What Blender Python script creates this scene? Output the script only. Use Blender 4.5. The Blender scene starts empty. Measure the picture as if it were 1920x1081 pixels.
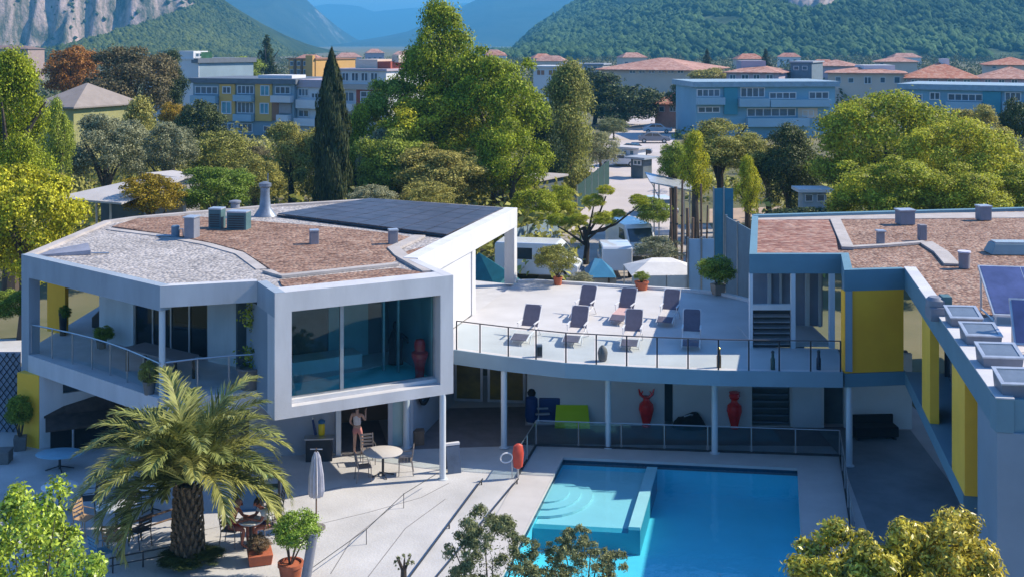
import bpy, bmesh, math, random
import numpy as np
from mathutils import Vector, Matrix

SC = bpy.context.scene
COL = SC.collection
# ------------------------------------------------------------------ camera
F, CX, HY, ZC = 2200.0, 960.0, 80.0, 13.6      # focal length and horizon in photo pixels, eye height in metres
cam = bpy.data.cameras.new('camera')
cam.sensor_fit = 'HORIZONTAL'; cam.sensor_width = 36.0
cam.lens = F / 1920 * 36
cam.shift_y = -(540.5 - HY) / 1920
cam.clip_start = 0.5; cam.clip_end = 40000
camo = bpy.data.objects.new('camera', cam); COL.objects.link(camo)
camo.location = (0, 0, ZC); camo.rotation_euler = (math.radians(90), 0, 0)
SC.camera = camo
# ------------------------------------------------------------------ sky and sun
SUN = Vector((1.13, 0.25, 1.0)).normalized()
world = bpy.data.worlds.new('World'); SC.world = world; world.use_nodes = True
wn = world.node_tree; wn.nodes.clear()
sky = wn.nodes.new('ShaderNodeTexSky'); sky.sky_type = 'NISHITA'; sky.sun_disc = False
sky.sun_elevation = math.asin(SUN.z); sky.sun_rotation = math.atan2(SUN.x, SUN.y)
sky.air_density = 1.0; sky.dust_density = 0.0; sky.ozone_density = 10.0; sky.altitude = 0
bg = wn.nodes.new('ShaderNodeBackground'); bg.inputs['Strength'].default_value = 0.15
wo = wn.nodes.new('ShaderNodeOutputWorld')
wn.links.new(sky.outputs[0], bg.inputs[0]); wn.links.new(bg.outputs[0], wo.inputs[0])
sl = bpy.data.lights.new('sun', 'SUN'); sl.energy = 4.5; sl.angle = math.radians(0.53); sl.color = (1.0, 0.90, 0.73)
so = bpy.data.objects.new('sun', sl); COL.objects.link(so)
so.rotation_euler = (-SUN).to_track_quat('-Z', 'Y').to_euler(); so.location = (60, 40, 80)
SC.view_settings.view_transform = 'Standard'; SC.view_settings.look = 'None'
SC.view_settings.gamma = 1.0; SC.view_settings.exposure = 0.8; SC.view_settings.use_curve_mapping = False
SC.cycles.use_denoising = True
SC.cycles.max_bounces = 6; SC.cycles.diffuse_bounces = 3; SC.cycles.glossy_bounces = 3
SC.cycles.transmission_bounces = 4; SC.cycles.transparent_max_bounces = 10; SC.cycles.volume_bounces = 0
SC.cycles.caustics_reflective = False; SC.cycles.caustics_refractive = False
SC.cycles.sample_clamp_indirect = 6

# ------------------------------------------------------------------ measuring helpers: photo pixel -> place on a level at height z
def gp(px, py, z=0.0):
    Y = F * (ZC - z) / (py - HY)
    return ((px - CX) * Y / F, Y)
def gp3(px, py, z=0.0):
    x, y = gp(px, py, z); return Vector((x, y, z))
def xx(px, Y): return (px - CX) * Y / F
def zz(py, Y): return ZC - (py - HY) * Y / F

# ------------------------------------------------------------------ materials
MATS = {}
def _n(nt, t, **kw):
    n = nt.nodes.new(t)
    for k, v in kw.items():
        if k in n.inputs.keys(): n.inputs[k].default_value = v
        else: setattr(n, k, v)
    return n
def c4(c): return (c[0], c[1], c[2], 1.0)
def pm(name, col, rough=0.6, var=0.12, scale=1.5, bump=0.0, bscale=30.0, metal=0.0, spec=0.4, col2=None, detail=5.0, streak=0.0, coat=0.0):
    """painted / plastered / generic surface: two-octave noise tint, fine bump"""
    if name in MATS: return MATS[name]
    m = bpy.data.materials.new(name); m.use_nodes = True; nt = m.node_tree
    b = nt.nodes['Principled BSDF']
    b.inputs['Roughness'].default_value = rough; b.inputs['Metallic'].default_value = metal
    b.inputs['Specular IOR Level'].default_value = spec
    if coat: b.inputs['Coat Weight'].default_value = coat
    tc = _n(nt, 'ShaderNodeTexCoord')
    no = _n(nt, 'ShaderNodeTexNoise', Scale=scale, Detail=detail, Roughness=0.6)
    src = tc.outputs['Object']
    if streak:
        mp = _n(nt, 'ShaderNodeMapping'); mp.inputs['Scale'].default_value = (1, 1, streak)
        nt.links.new(src, mp.inputs[0]); src = mp.outputs[0]
    nt.links.new(src, no.inputs['Vector'])
    rp = _n(nt, 'ShaderNodeValToRGB')
    a = [max(0, v * (1 - var)) for v in col] if col2 is None else col
    z = [min(1, v * (1 + var)) for v in col] if col2 is None else col2
    rp.color_ramp.elements[0].position = 0.32; rp.color_ramp.elements[1].position = 0.68
    rp.color_ramp.elements[0].color = c4(a); rp.color_ramp.elements[1].color = c4(z)
    nt.links.new(no.outputs['Fac'], rp.inputs[0]); nt.links.new(rp.outputs[0], b.inputs['Base Color'])
    if bump:
        n2 = _n(nt, 'ShaderNodeTexNoise', Scale=bscale, Detail=4.0)
        nt.links.new(tc.outputs['Object'], n2.inputs['Vector'])
        bp = _n(nt, 'ShaderNodeBump', Strength=bump, Distance=0.02)
        nt.links.new(n2.outputs['Fac'], bp.inputs['Height']); nt.links.new(bp.outputs[0], b.inputs['Normal'])
    MATS[name] = m; return m
def gravel(name, cols, scale, bump=0.8, dist=0.03, big=0.5, stretch=None, bigcol=None):
    """loose stones / crumbly roof covering: voronoi cells with their own tint, joints as relief"""
    m = bpy.data.materials.new(name); m.use_nodes = True; nt = m.node_tree
    b = nt.nodes['Principled BSDF']; b.inputs['Roughness'].default_value = 0.9; b.inputs['Specular IOR Level'].default_value = 0.15
    tc = _n(nt, 'ShaderNodeTexCoord'); src = tc.outputs['Object']
    if stretch:
        mp = _n(nt, 'ShaderNodeMapping'); mp.inputs['Scale'].default_value = stretch[:3]
        if len(stretch) > 3: mp.inputs['Rotation'].default_value = (0, 0, stretch[3])
        nt.links.new(src, mp.inputs[0]); src = mp.outputs[0]
    vo = _n(nt, 'ShaderNodeTexVoronoi', Scale=scale); nt.links.new(src, vo.inputs['Vector'])
    rp = _n(nt, 'ShaderNodeValToRGB'); el = rp.color_ramp.elements
    el[0].color = c4(cols[0]); el[1].color = c4(cols[-1])
    for i, c in enumerate(cols[1:-1]):
        e = el.new((i + 1) / (len(cols) - 1)); e.color = c4(c)
    sp = _n(nt, 'ShaderNodeSeparateColor'); nt.links.new(vo.outputs['Color'], sp.inputs[0])
    nt.links.new(sp.outputs[0], rp.inputs[0])
    no = _n(nt, 'ShaderNodeTexNoise', Scale=big, Detail=6.0, Roughness=0.65); nt.links.new(tc.outputs['Object'], no.inputs['Vector'])
    r2 = _n(nt, 'ShaderNodeValToRGB'); r2.color_ramp.elements[0].position = 0.3; r2.color_ramp.elements[1].position = 0.72
    r2.color_ramp.elements[0].color = c4(bigcol[0] if bigcol else (0.72, 0.70, 0.70)); r2.color_ramp.elements[1].color = c4(bigcol[1] if bigcol else (1.08, 1.06, 1.04))
    nt.links.new(no.outputs['Fac'], r2.inputs[0])
    mx = _n(nt, 'ShaderNodeMix', data_type='RGBA', blend_type='MULTIPLY'); mx.inputs['Factor'].default_value = 1.0
    nt.links.new(rp.outputs[0], mx.inputs['A']); nt.links.new(r2.outputs[0], mx.inputs['B'])
    nt.links.new(mx.outputs['Result'], b.inputs['Base Color'])
    bp = _n(nt, 'ShaderNodeBump', Strength=bump, Distance=dist); bp.invert = True
    nt.links.new(vo.outputs['Distance'], bp.inputs['Height']); nt.links.new(bp.outputs[0], b.inputs['Normal'])
    MATS[name] = m; return m
def glass(name, tint=(0.75, 0.86, 0.88), gloss=0.03, refl=1.0):
    """thin pane: clear tinted with a fresnel reflection"""
    if name in MATS: return MATS[name]
    m = bpy.data.materials.new(name); m.use_nodes = True; nt = m.node_tree; nt.nodes.clear()
    t = _n(nt, 'ShaderNodeBsdfTransparent'); t.inputs[0].default_value = c4(tint)
    g = _n(nt, 'ShaderNodeBsdfGlossy', Roughness=gloss)
    fr = _n(nt, 'ShaderNodeLayerWeight', Blend=0.5)
    pw = _n(nt, 'ShaderNodeMath', operation='POWER'); pw.inputs[1].default_value = 4.0; nt.links.new(fr.outputs['Facing'], pw.inputs[0])
    mu = _n(nt, 'ShaderNodeMath', operation='MULTIPLY_ADD'); mu.inputs[1].default_value = refl * 0.8; mu.inputs[2].default_value = 0.045 * refl
    mu.use_clamp = True
    mx = _n(nt, 'ShaderNodeMixShader'); o = _n(nt, 'ShaderNodeOutputMaterial')
    nt.links.new(pw.outputs[0], mu.inputs[0]); nt.links.new(mu.outputs[0], mx.inputs[0])
    nt.links.new(t.outputs[0], mx.inputs[1]); nt.links.new(g.outputs[0], mx.inputs[2]); nt.links.new(mx.outputs[0], o.inputs[0])
    MATS[name] = m; return m
def leafmat(name, dark, light, trans=0.3, rough=0.55, hue=None, spec=0.25):
    """foliage: per-leaf tint (face attribute rnd), clump tint by noise, some light coming through"""
    if name in MATS: return MATS[name]
    m = bpy.data.materials.new(name); m.use_nodes = True; nt = m.node_tree; nt.nodes.clear()
    at = _n(nt, 'ShaderNodeAttribute'); at.attribute_name = 'rnd'
    tc = _n(nt, 'ShaderNodeTexCoord')
    no = _n(nt, 'ShaderNodeTexNoise', Scale=2.2, Detail=3.0); nt.links.new(tc.outputs['Object'], no.inputs['Vector'])
    ad = _n(nt, 'ShaderNodeMath', operation='ADD'); nt.links.new(at.outputs['Fac'], ad.inputs[0]); nt.links.new(no.outputs['Fac'], ad.inputs[1])
    hf = _n(nt, 'ShaderNodeMath', operation='MULTIPLY'); hf.inputs[1].default_value = 0.5; nt.links.new(ad.outputs[0], hf.inputs[0])
    rp = _n(nt, 'ShaderNodeValToRGB'); el = rp.color_ramp.elements
    el[0].position = 0.22; el[1].position = 0.74; el[0].color = c4(dark); el[1].color = c4(light)
    if hue:
        e = el.new(0.9); e.color = c4(hue)
    nt.links.new(hf.outputs[0], rp.inputs[0])
    oi = _n(nt, 'ShaderNodeObjectInfo'); hs = _n(nt, 'ShaderNodeHueSaturation')       # every tree its own slight tint
    h1 = _n(nt, 'ShaderNodeMapRange'); h1.inputs['To Min'].default_value = 0.482; h1.inputs['To Max'].default_value = 0.522; nt.links.new(oi.outputs['Random'], h1.inputs['Value'])
    h2 = _n(nt, 'ShaderNodeMapRange'); h2.inputs['From Max'].default_value = 1.0; h2.inputs['To Min'].default_value = 1.18; h2.inputs['To Max'].default_value = 0.78; nt.links.new(oi.outputs['Random'], h2.inputs['Value'])
    nt.links.new(h1.outputs[0], hs.inputs['Hue']); nt.links.new(h2.outputs[0], hs.inputs['Value']); nt.links.new(rp.outputs[0], hs.inputs['Color'])
    p = _n(nt, 'ShaderNodeBsdfPrincipled', Roughness=rough); p.inputs['Specular IOR Level'].default_value = spec
    nt.links.new(hs.outputs[0], p.inputs['Base Color'])
    t = _n(nt, 'ShaderNodeBsdfTranslucent'); nt.links.new(hs.outputs[0], t.inputs[0])
    mx = _n(nt, 'ShaderNodeMixShader'); mx.inputs[0].default_value = trans
    o = _n(nt, 'ShaderNodeOutputMaterial')
    nt.links.new(p.outputs[0], mx.inputs[1]); nt.links.new(t.outputs[0], mx.inputs[2]); nt.links.new(mx.outputs[0], o.inputs[0])
    MATS[name] = m; return m

# ------------------------------------------------------------------ object helpers
def tag(o, label=None, cat=None, group=None, kind=None):
    if label: o['label'] = label
    if cat: o['category'] = cat
    if group: o['group'] = group
    if kind: o['kind'] = kind
    return o
def thing(name, label, cat, loc=(0, 0, 0), rz=0.0, group=None):
    o = bpy.data.objects.new(name, None); COL.objects.link(o)
    o.location = loc; o.rotation_euler = (0, 0, rz); o.empty_display_size = 0.2
    return tag(o, label, cat, group)
def origin(p):
    v = Vector((0, 0, 0))
    while p is not None:
        v += p.location; p = p.parent
    return v
def link(name, me, mat, parent=None):
    o = bpy.data.objects.new(name, me); COL.objects.link(o)
    if mat is not None and not me.materials: me.materials.append(mat)
    if parent is not None: o.parent = parent
    return o
def children(o): return [c for c in bpy.data.objects if c.parent == o]
def copy_tree(o, parent=None, kids=None):
    c = o.copy(); COL.objects.link(c); c.parent = parent
    for ch in list(o.children): copy_tree(ch, c)
    return c
class MB:
    """collects boxes, tubes, prisms; build() makes ONE mesh object (world or local coordinates)"""
    def __init__(s): s.v = []; s.f = []
    def add(s, vs, fs):
        k = len(s.v); s.v += [tuple(v) for v in vs]; s.f += [tuple(i + k for i in f) for f in fs]; return s
    def hexa(s, p):
        return s.add(p, [(3, 2, 1, 0), (4, 5, 6, 7), (0, 1, 5, 4), (1, 2, 6, 5), (2, 3, 7, 6), (3, 0, 4, 7)])
    def box(s, x0, x1, y0, y1, z0, z1):
        return s.hexa([(x0, y0, z0), (x1, y0, z0), (x1, y1, z0), (x0, y1, z0), (x0, y0, z1), (x1, y0, z1), (x1, y1, z1), (x0, y1, z1)])
    def cbox(s, c, sx, sy, sz, rz=0.0, tx=1.0, ty=1.0):
        """box standing on c, optionally tapered"""
        ca, sa = math.cos(rz), math.sin(rz); p = []
        for zz_, kx, ky in ((0, 1, 1), (sz, tx, ty)):
            for dx, dy in ((-1, -1), (1, -1), (1, 1), (-1, 1)):
                x, y = dx * sx / 2 * kx, dy * sy / 2 * ky
                p.append((c[0] + x * ca - y * sa, c[1] + x * sa + y * ca, c[2] + zz_))
        return s.hexa(p)
    def prism(s, poly, z0, z1):
        n = len(poly)
        a = sum(poly[i][0] * poly[(i + 1) % n][1] - poly[(i + 1) % n][0] * poly[i][1] for i in range(n))
        if a < 0: poly = poly[::-1]
        vs = [(p[0], p[1], z0) for p in poly] + [(p[0], p[1], z1) for p in poly]
        fs = [tuple(range(n - 1, -1, -1)), tuple(range(n, 2 * n))] + [(i, (i + 1) % n, n + (i + 1) % n, n + i) for i in range(n)]
        return s.add(vs, fs)
    def quad(s, a, b, c, d): return s.add([a, b, c, d], [(0, 1, 2, 3)])
    def tube(s, pts, r, n=8, cap=True):
        pts = [Vector(p) for p in pts]; m = len(pts)
        if not hasattr(r, '__len__'): r = [r] * m
        k = len(s.v); up = Vector((0, 0, 1)); prev = None
        for i, p in enumerate(pts):
            t = (pts[min(i + 1, m - 1)] - pts[max(i - 1, 0)])
            if t.length < 1e-9: t = Vector((0, 0, 1))
            t.normalize()
            if prev is None:
                a = t.cross(up)
                if a.length < 1e-3: a = t.cross(Vector((1, 0, 0)))
            else: a = prev - t * prev.dot(t)
            if a.length < 1e-6: a = t.cross(Vector((0.3, 0.9, 0.1)))
            a.normalize(); prev = a; b = t.cross(a)
            for j in range(n):
                q = p + (a * math.cos(2 * math.pi * j / n) + b * math.sin(2 * math.pi * j / n)) * r[i]
                s.v.append(tuple(q))
        for i in range(m - 1):
            for j in range(n):
                s.f.append((k + i * n + j, k + i * n + (j + 1) % n, k + (i + 1) * n + (j + 1) % n, k + (i + 1) * n + j))
        if cap:
            s.f.append(tuple(k + j for j in range(n - 1, -1, -1))); s.f.append(tuple(k + (m - 1) * n + j for j in range(n)))
        return s
    def lathe(s, prof, c=(0, 0, 0), n=16, sq=1.0):
        """profile [(r,z)...] turned about a vertical axis through c"""
        k = len(s.v)
        for r, z in prof:
            for j in range(n):
                a = 2 * math.pi * j / n
                s.v.append((c[0] + r * math.cos(a), c[1] + r * math.sin(a) * sq, c[2] + z))
        for i in range(len(prof) - 1):
            for j in range(n):
                s.f.append((k + i * n + j, k + i * n + (j + 1) % n, k + (i + 1) * n + (j + 1) % n, k + (i + 1) * n + j))
        s.f.append(tuple(k + j for j in range(n - 1, -1, -1))); s.f.append(tuple(k + (len(prof) - 1) * n + j for j in range(n)))
        return s
    def build(s, name, mat, parent=None, smooth=False, bevel=0.0, world=True):
        o0 = origin(parent) if (parent is not None and world) else Vector((0, 0, 0))
        me = bpy.data.meshes.new(name)
        me.from_pydata([(v[0] - o0.x, v[1] - o0.y, v[2] - o0.z) for v in s.v], [], s.f)
        if smooth:
            me.polygons.foreach_set('use_smooth', [True] * len(me.polygons))
            me.set_sharp_from_angle(angle=math.radians(40))
        me.update(); o = link(name, me, mat, parent)
        if bevel:
            b = o.modifiers.new('edge', 'BEVEL'); b.width = bevel; b.segments = 2; b.limit_method = 'ANGLE'; b.angle_limit = math.radians(35)
        return o
def inset(poly, d):
    n = len(poly); P = [Vector((p[0], p[1])) for p in poly]; Q = []
    for i in range(n):
        a, b, c = P[i - 1], P[i], P[(i + 1) % n]; t1, t2 = (b - a).normalized(), (c - b).normalized()
        m = Vector((-t1.y, t1.x)) + Vector((-t2.y, t2.x)); Q.append(b + m / max(0.35, m.dot(m)) * 2 * d)
    return Q
class Wall:
    """vertical plane through p0 -> p1 (left to right as seen); d>0 is towards the viewer's side"""
    def __init__(s, p0, p1):
        s.p0 = Vector((p0[0], p0[1])); s.p1 = Vector((p1[0], p1[1])); s.t = (s.p1 - s.p0); s.L = s.t.length; s.t.normalize()
        s.n = Vector((s.t.y, -s.t.x))
    def at(s, u, d=0.0): return s.p0 + s.t * u + s.n * d
    def u(s, px, d=0.0):
        k = (px - CX) / F; p = s.p0 + s.n * d           # (p.x+u tx) = k (p.y+u ty)
        return (k * p.y - p.x) / (s.t.x - k * s.t.y)
    def Y(s, px, d=0.0): return s.at(s.u(px, d), d).y
    def z(s, px, py, d=0.0): return zz(py, s.Y(px, d))
    def box(s, mb, u0, u1, z0, z1, d0, d1):
        q = [s.at(u0, d1), s.at(u1, d1), s.at(u1, d0), s.at(u0, d0)]
        return mb.hexa([(p.x, p.y, z0) for p in q] + [(p.x, p.y, z1) for p in q])
    def sheet(s, mb, u0, u1, z0, z1, d):
        a, b = s.at(u0, d), s.at(u1, d)
        return mb.quad((a.x, a.y, z0), (b.x, b.y, z0), (b.x, b.y, z1), (a.x, a.y, z1))
    def holes(s, mb, u0, u1, z0, z1, d0, d1, ops):
        """wall with rectangular openings (u0,u1,z0,z1)"""
        us = sorted(set([u0, u1] + [min(max(v, u0), u1) for o in ops for v in o[:2]]))
        for a, b in zip(us[:-1], us[1:]):
            if b - a < 1e-4: continue
            m = (a + b) / 2; zs = z0
            for o in sorted([o for o in ops if o[0] < m < o[1]], key=lambda o: o[2]):
                if o[2] > zs + 1e-4: s.box(mb, a, b, zs, o[2], d0, d1)
                zs = max(zs, o[3])
            if zs < z1 - 1e-4: s.box(mb, a, b, zs, z1, d0, d1)
        return mb
def window(W, parent, u0, u1, z0, z1, d=0.0, fw=0.06, cols=2, rows=1, frame=None, pane=None, depth=0.08, name='window'):
    """a framed window: frame mesh under the building, each pane a sub-part"""
    m = MB()
    W.box(m, u0, u0 + fw, z0, z1, d - depth, d); W.box(m, u1 - fw, u1, z0, z1, d - depth, d)
    W.box(m, u0 + fw, u1 - fw, z0, z0 + fw, d - depth, d); W.box(m, u0 + fw, u1 - fw, z1 - fw, z1, d - depth, d)
    cw = (u1 - u0 - fw) / cols; rh = (z1 - z0 - fw) / rows
    for i in range(1, cols): W.box(m, u0 + i * cw, u0 + i * cw + fw, z0 + fw, z1 - fw, d - depth + .002, d - .004)
    for i in range(1, rows): W.box(m, u0 + fw, u1 - fw, z0 + i * rh, z0 + i * rh + fw, d - depth + .004, d - .006)
    w = m.build(name, frame, parent)
    for i in range(cols):
        for j in range(rows):
            p = MB(); W.box(p, u0 + i * cw + fw, u0 + (i + 1) * cw, z0 + j * rh + fw, z0 + (j + 1) * rh, d - depth * .62, d - depth * .45)
            o = p.build('pane', pane, None)
            o0 = origin(parent)
            o.data.transform(Matrix.Translation(-o0)); o.parent = w
    return w
def npmesh(name, verts, quads, rnd=None, smooth=False):
    me = bpy.data.meshes.new(name); nv, nq = len(verts), len(quads); k = quads.shape[1]
    me.vertices.add(nv); me.vertices.foreach_set('co', np.ascontiguousarray(verts, dtype=np.float32).ravel())
    me.loops.add(nq * k); me.loops.foreach_set('vertex_index', np.ascontiguousarray(quads, dtype=np.int32).ravel())
    me.polygons.add(nq); me.polygons.foreach_set('loop_start', np.arange(0, nq * k, k, dtype=np.int32))
    me.polygons.foreach_set('loop_total', np.full(nq, k, dtype=np.int32))
    if smooth: me.polygons.foreach_set('use_smooth', np.ones(nq, dtype=bool))
    me.update(calc_edges=True)
    if rnd is not None:
        a = me.attributes.new('rnd', 'FLOAT', 'FACE'); a.data.foreach_set('value', np.ascontiguousarray(rnd, dtype=np.float32))
    return me
# ================================================================== materials of the place
M_WHITE = pm('white_render', (0.62, 0.615, 0.62), 0.75, 0.09, 1.8, 0.2, 25, streak=0.25, detail=8)
M_FRAME = pm('pale_grey_render', (0.54, 0.535, 0.555), 0.7, 0.10, 1.6, 0.15, 25, streak=0.25, detail=8)
M_GREYBL = pm('blue_grey_render', (0.21, 0.27, 0.33), 0.65, 0.07, 0.7, 0.1, 20)
M_FASC = pm('fascia_paint', (0.30, 0.35, 0.41), 0.6, 0.11, 1.6, 0.1, 20, streak=0.25, detail=8)
M_TEALP = pm('teal_blue_paint', (0.13, 0.24, 0.30), 0.55, 0.07, 0.9, 0.08, 20)
M_YEL = pm('yellow_paint', (1.0, 0.46, 0.03), 0.55, 0.07, 1.2, 0.1, 30)
M_YEL2 = pm('bright_yellow_paint', (0.95, 0.52, 0.05), 0.55, 0.06, 1.2, 0.1, 30)
M_PAVE = pm('pale_concrete', (0.49, 0.48, 0.48), 0.85, 0.15, 0.5, 0.5, 14, detail=12)
M_DECK = pm('deck_stone', (0.49, 0.465, 0.455), 0.8, 0.07, 1.1, 0.2, 30)
M_TERR = pm('terrace_screed', (0.52, 0.505, 0.505), 0.8, 0.10, 0.6, 0.35, 14, detail=12)
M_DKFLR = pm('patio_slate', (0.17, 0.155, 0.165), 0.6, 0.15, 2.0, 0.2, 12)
M_DARK = pm('dark_metal', (0.035, 0.038, 0.045), 0.45, 0.2, 3)
M_BLACK = pm('black_cloth', (0.012, 0.012, 0.015), 0.9, 0.2, 4)
M_STEEL = pm('brushed_steel', (0.45, 0.47, 0.50), 0.35, 0.1, 4, metal=0.8)
M_COLM = pm('column_paint', (0.58, 0.62, 0.66), 0.45, 0.05, 1.0)
M_RED = pm('red_lacquer', (0.72, 0.018, 0.02), 0.25, 0.25, 3.0, coat=0.4)
M_TERRA = pm('terracotta', (0.42, 0.12, 0.06), 0.8, 0.15, 5, 0.2, 40)
M_POT = pm('grey_pot', (0.16, 0.15, 0.145), 0.7, 0.15, 4, 0.1, 40)
M_WOOD = pm('weathered_wood', (0.17, 0.105, 0.07), 0.8, 0.3, 3, 0.4, 12, streak=0.2)
M_ROOFW = gravel('white_membrane_gravel', [(0.26, 0.245, 0.245), (0.42, 0.395, 0.385), (0.52, 0.49, 0.48)], 8.0, 1.0, 0.05, 0.5, bigcol=((0.78, 0.77, 0.77), (1.08, 1.06, 1.05)))
M_ROOFB = gravel('brown_roof_gravel', [(0.13, 0.075, 0.06), (0.30, 0.185, 0.14), (0.38, 0.245, 0.19), (0.45, 0.33, 0.265)], 8.5, 1.0, 0.06, 0.6, stretch=(0.85, 1.15, 1, -0.5), bigcol=((0.68, 0.64, 0.62), (1.10, 1.08, 1.04)))
M_ROOFT = gravel('red_tile_rows', [(0.22, 0.105, 0.085), (0.35, 0.19, 0.15), (0.46, 0.31, 0.255)], 4.2, 1.0, 0.06, 0.5, stretch=(0.85, 1.35, 1))
M_ROOFG = gravel('wing_roof_gravel', [(0.14, 0.085, 0.07), (0.29, 0.18, 0.14), (0.37, 0.245, 0.195), (0.43, 0.33, 0.275)], 9.0, 1.0, 0.05, 0.55, bigcol=((0.70, 0.66, 0.64), (1.10, 1.08, 1.05)))
M_STRIP = pm('membrane_strip', (0.42, 0.38, 0.36), 0.85, 0.14, 1.5, 0.3, 12)
M_SOLAR = pm('solar_film', (0.055, 0.052, 0.066), 0.42, 0.35, 2.2, 0.12, 10, spec=0.6)
M_TEAL = pm('teal_unit', (0.075, 0.15, 0.165), 0.55, 0.12, 3)
M_UNIT = pm('grey_unit', (0.21, 0.22, 0.26), 0.55, 0.1, 3)
M_GALV = pm('galvanised_sheet', (0.50, 0.53, 0.58), 0.4, 0.15, 3, metal=0.5)
G_RAIL = glass('balustrade_glass', (0.90, 0.95, 0.96), 0.02, 0.35)
G_DARK = glass('smoked_glass', (0.30, 0.38, 0.42), 0.02, 1.2)
G_TEAL = glass('teal_glass', (0.72, 0.92, 0.93), 0.02, 0.7)
G_FENCE = glass('fence_glass', (0.74, 0.81, 0.85), 0.03, 0.8)
M_PANE = pm('window_pane_dark', (0.05, 0.075, 0.10), 0.12, 0.3, 0.7, spec=0.8)
M_CURT = pm('curtain_white', (0.52, 0.52, 0.54), 0.8, 0.1, 3, streak=0.1)
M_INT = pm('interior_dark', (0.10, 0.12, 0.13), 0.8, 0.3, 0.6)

def ring(mb, poly, inset, z0, z1, closed=True):
    """mitred band just inside a counter-clockwise polygon"""
    n = len(poly); P = [Vector((p[0], p[1])) for p in poly]; Q = []
    for i in range(n):
        a, b, c = P[i - 1], P[i], P[(i + 1) % n]
        if not closed and i == 0: a = b - (c - b)
        if not closed and i == n - 1: c = b + (b - a)
        t1, t2 = (b - a).normalized(), (c - b).normalized()
        n1, n2 = Vector((-t1.y, t1.x)), Vector((-t2.y, t2.x)); m = (n1 + n2)
        m = m / max(0.35, m.dot(m)) * 2
        Q.append(b + m * inset)
    for i in range(n if closed else n - 1):
        j = (i + 1) % n; q = [P[i], P[j], Q[j], Q[i]]
        mb.hexa([(p.x, p.y, z0) for p in q] + [(p.x, p.y, z1) for p in q])
    return mb

# ================================================================== ground, paving, pool
PD = Vector((-0.22, -0.9755)); PW = Vector((7.49, -1.0))
P_BL = Vector((1.66, 38.5)); P_BR = P_BL + PW; P_FL = P_BL + PD * 10.8; P_FR = P_BR + PD * 10.8
POOL = [P_FL, P_FR, P_BR, P_BL]
def ringsheet(mb, outer, inner, z):
    for i in range(4):
        j = (i + 1) % 4
        mb.quad((*outer[i], z), (*outer[j], z), (*inner[j], z), (*inner[i], z))
    return mb
def rect(x0, x1, y0, y1): return [(x0, y0), (x1, y0), (x1, y1), (x0, y1)]
M_EARTH = pm('green_earth', (0.085, 0.095, 0.035), 0.95, 0.3, 0.08, 0.5, 3, col2=(0.20, 0.17, 0.10), detail=9)
g = MB(); mid = rect(-42, 42, 14, 72); ringsheet(g, rect(-13800, 13800, -13800, 13800), mid, 0.0); ringsheet(g, mid, POOL, 0.0)
tag(g.build('ground', M_EARTH), kind='structure')
g = MB(); ringsheet(g, [(-19.5, 15), (15, 15), (15, 48), (-19.5, 48)], POOL, 0.006)
tag(g.build('courtyard_paving', M_PAVE), kind='structure')
deck_out = [P_FL + Vector((-1.15, -1)), P_FR + Vector((2.1, -1)), P_BR + Vector((1.65, 1.1)), P_BL + Vector((-.9, 1.1))]
g = MB()
for i in range(4):
    j = (i + 1) % 4
    q = [deck_out[i], deck_out[j], POOL[j], POOL[i]]
    g.hexa([(p.x, p.y, 0.004) for p in q] + [(p.x, p.y, 0.03) for p in q])
tag(g.build('pool_deck', M_DECK), kind='structure')
M_POOL = pm('pool_paint', (0.17, 0.66, 0.78), 0.6, 0.06, 0.5, 0.0)
M_PWSHADE = pm('pool_wall_shade', (0.05, 0.30, 0.40), 0.6, 0.08, 0.8)  # pool paint darkened: shade of the sunless shelf face put into the colour
M_SHELF = pm('pool_shelf_paint', (0.48, 0.66, 0.70), 0.6, 0.05, 0.8)
M_RIM = pm('pool_rim_tile', (0.72, 0.74, 0.74), 0.5, 0.04, 2)
pool = thing('swimming_pool', 'turquoise swimming pool with shallow shelf in front of the terrace', 'pool', (P_BL.x, P_BL.y, 0))
b = MB()
for i in range(4):
    p, q = POOL[i], POOL[(i + 1) % 4]
    b.quad((p.x, p.y, -0.95), (q.x, q.y, -0.95), (q.x, q.y, 0.004), (p.x, p.y, 0.004))
b.quad(*[(p.x, p.y, -0.95) for p in POOL])
b.build('basin', M_POOL, pool)
UW = PW.normalized()
def pp(u, v): return P_BL + UW * u + PD * v
s = MB(); s.prism([pp(0.01, 0.01), pp(2.75, 0.01), pp(2.75, 4.55), pp(0.01, 4.55)], -0.94, -0.36); s.build('shelf', M_SHELF, pool)
s = MB(); s.prism([pp(2.75, 0.01), pp(3.08, 0.01), pp(3.08, 4.88), pp(2.75, 4.88)], -0.94, -0.24)
s.build('shelf_wall', M_PWSHADE, pool)
s = MB(); s.prism([pp(2.752, 0.012), pp(3.085, 0.012), pp(3.085, 4.885), pp(2.752, 4.885)], -0.239, -0.15); s.build('shelf_rim', M_RIM, pool)
s = MB(); s.prism([pp(0.01, 4.55), pp(2.75, 4.55), pp(2.75, 4.88), pp(0.01, 4.88)], -0.94, -0.34); s.build('shelf_wall', M_PWSHADE, pool)
for k in range(3):
    r = 0.75 + 0.42 * k; c = pp(0.01, 2.55); arc = []
    for a in range(13):
        t = -math.pi / 2 + math.pi * a / 12
        arc.append(c + UW * (r * 0.85 * math.cos(t)) + PD * (r * math.sin(t)))
    s = MB(); s.prism(arc, -0.355, -0.18 - 0.05 * k); s.build('step', M_SHELF, pool)
s = MB()
for i in range(4):
    p, q = POOL[i], POOL[(i + 1) % 4]; t = (q - p).normalized(); n = Vector((-t.y, t.x))
    qq = [p, q, q + n * 0.03, p + n * 0.03]
    s.hexa([(v.x, v.y, -0.05) for v in qq] + [(v.x, v.y, 0.034) for v in qq])
s.build('coping', M_DECK, pool)
s = MB()
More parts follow.
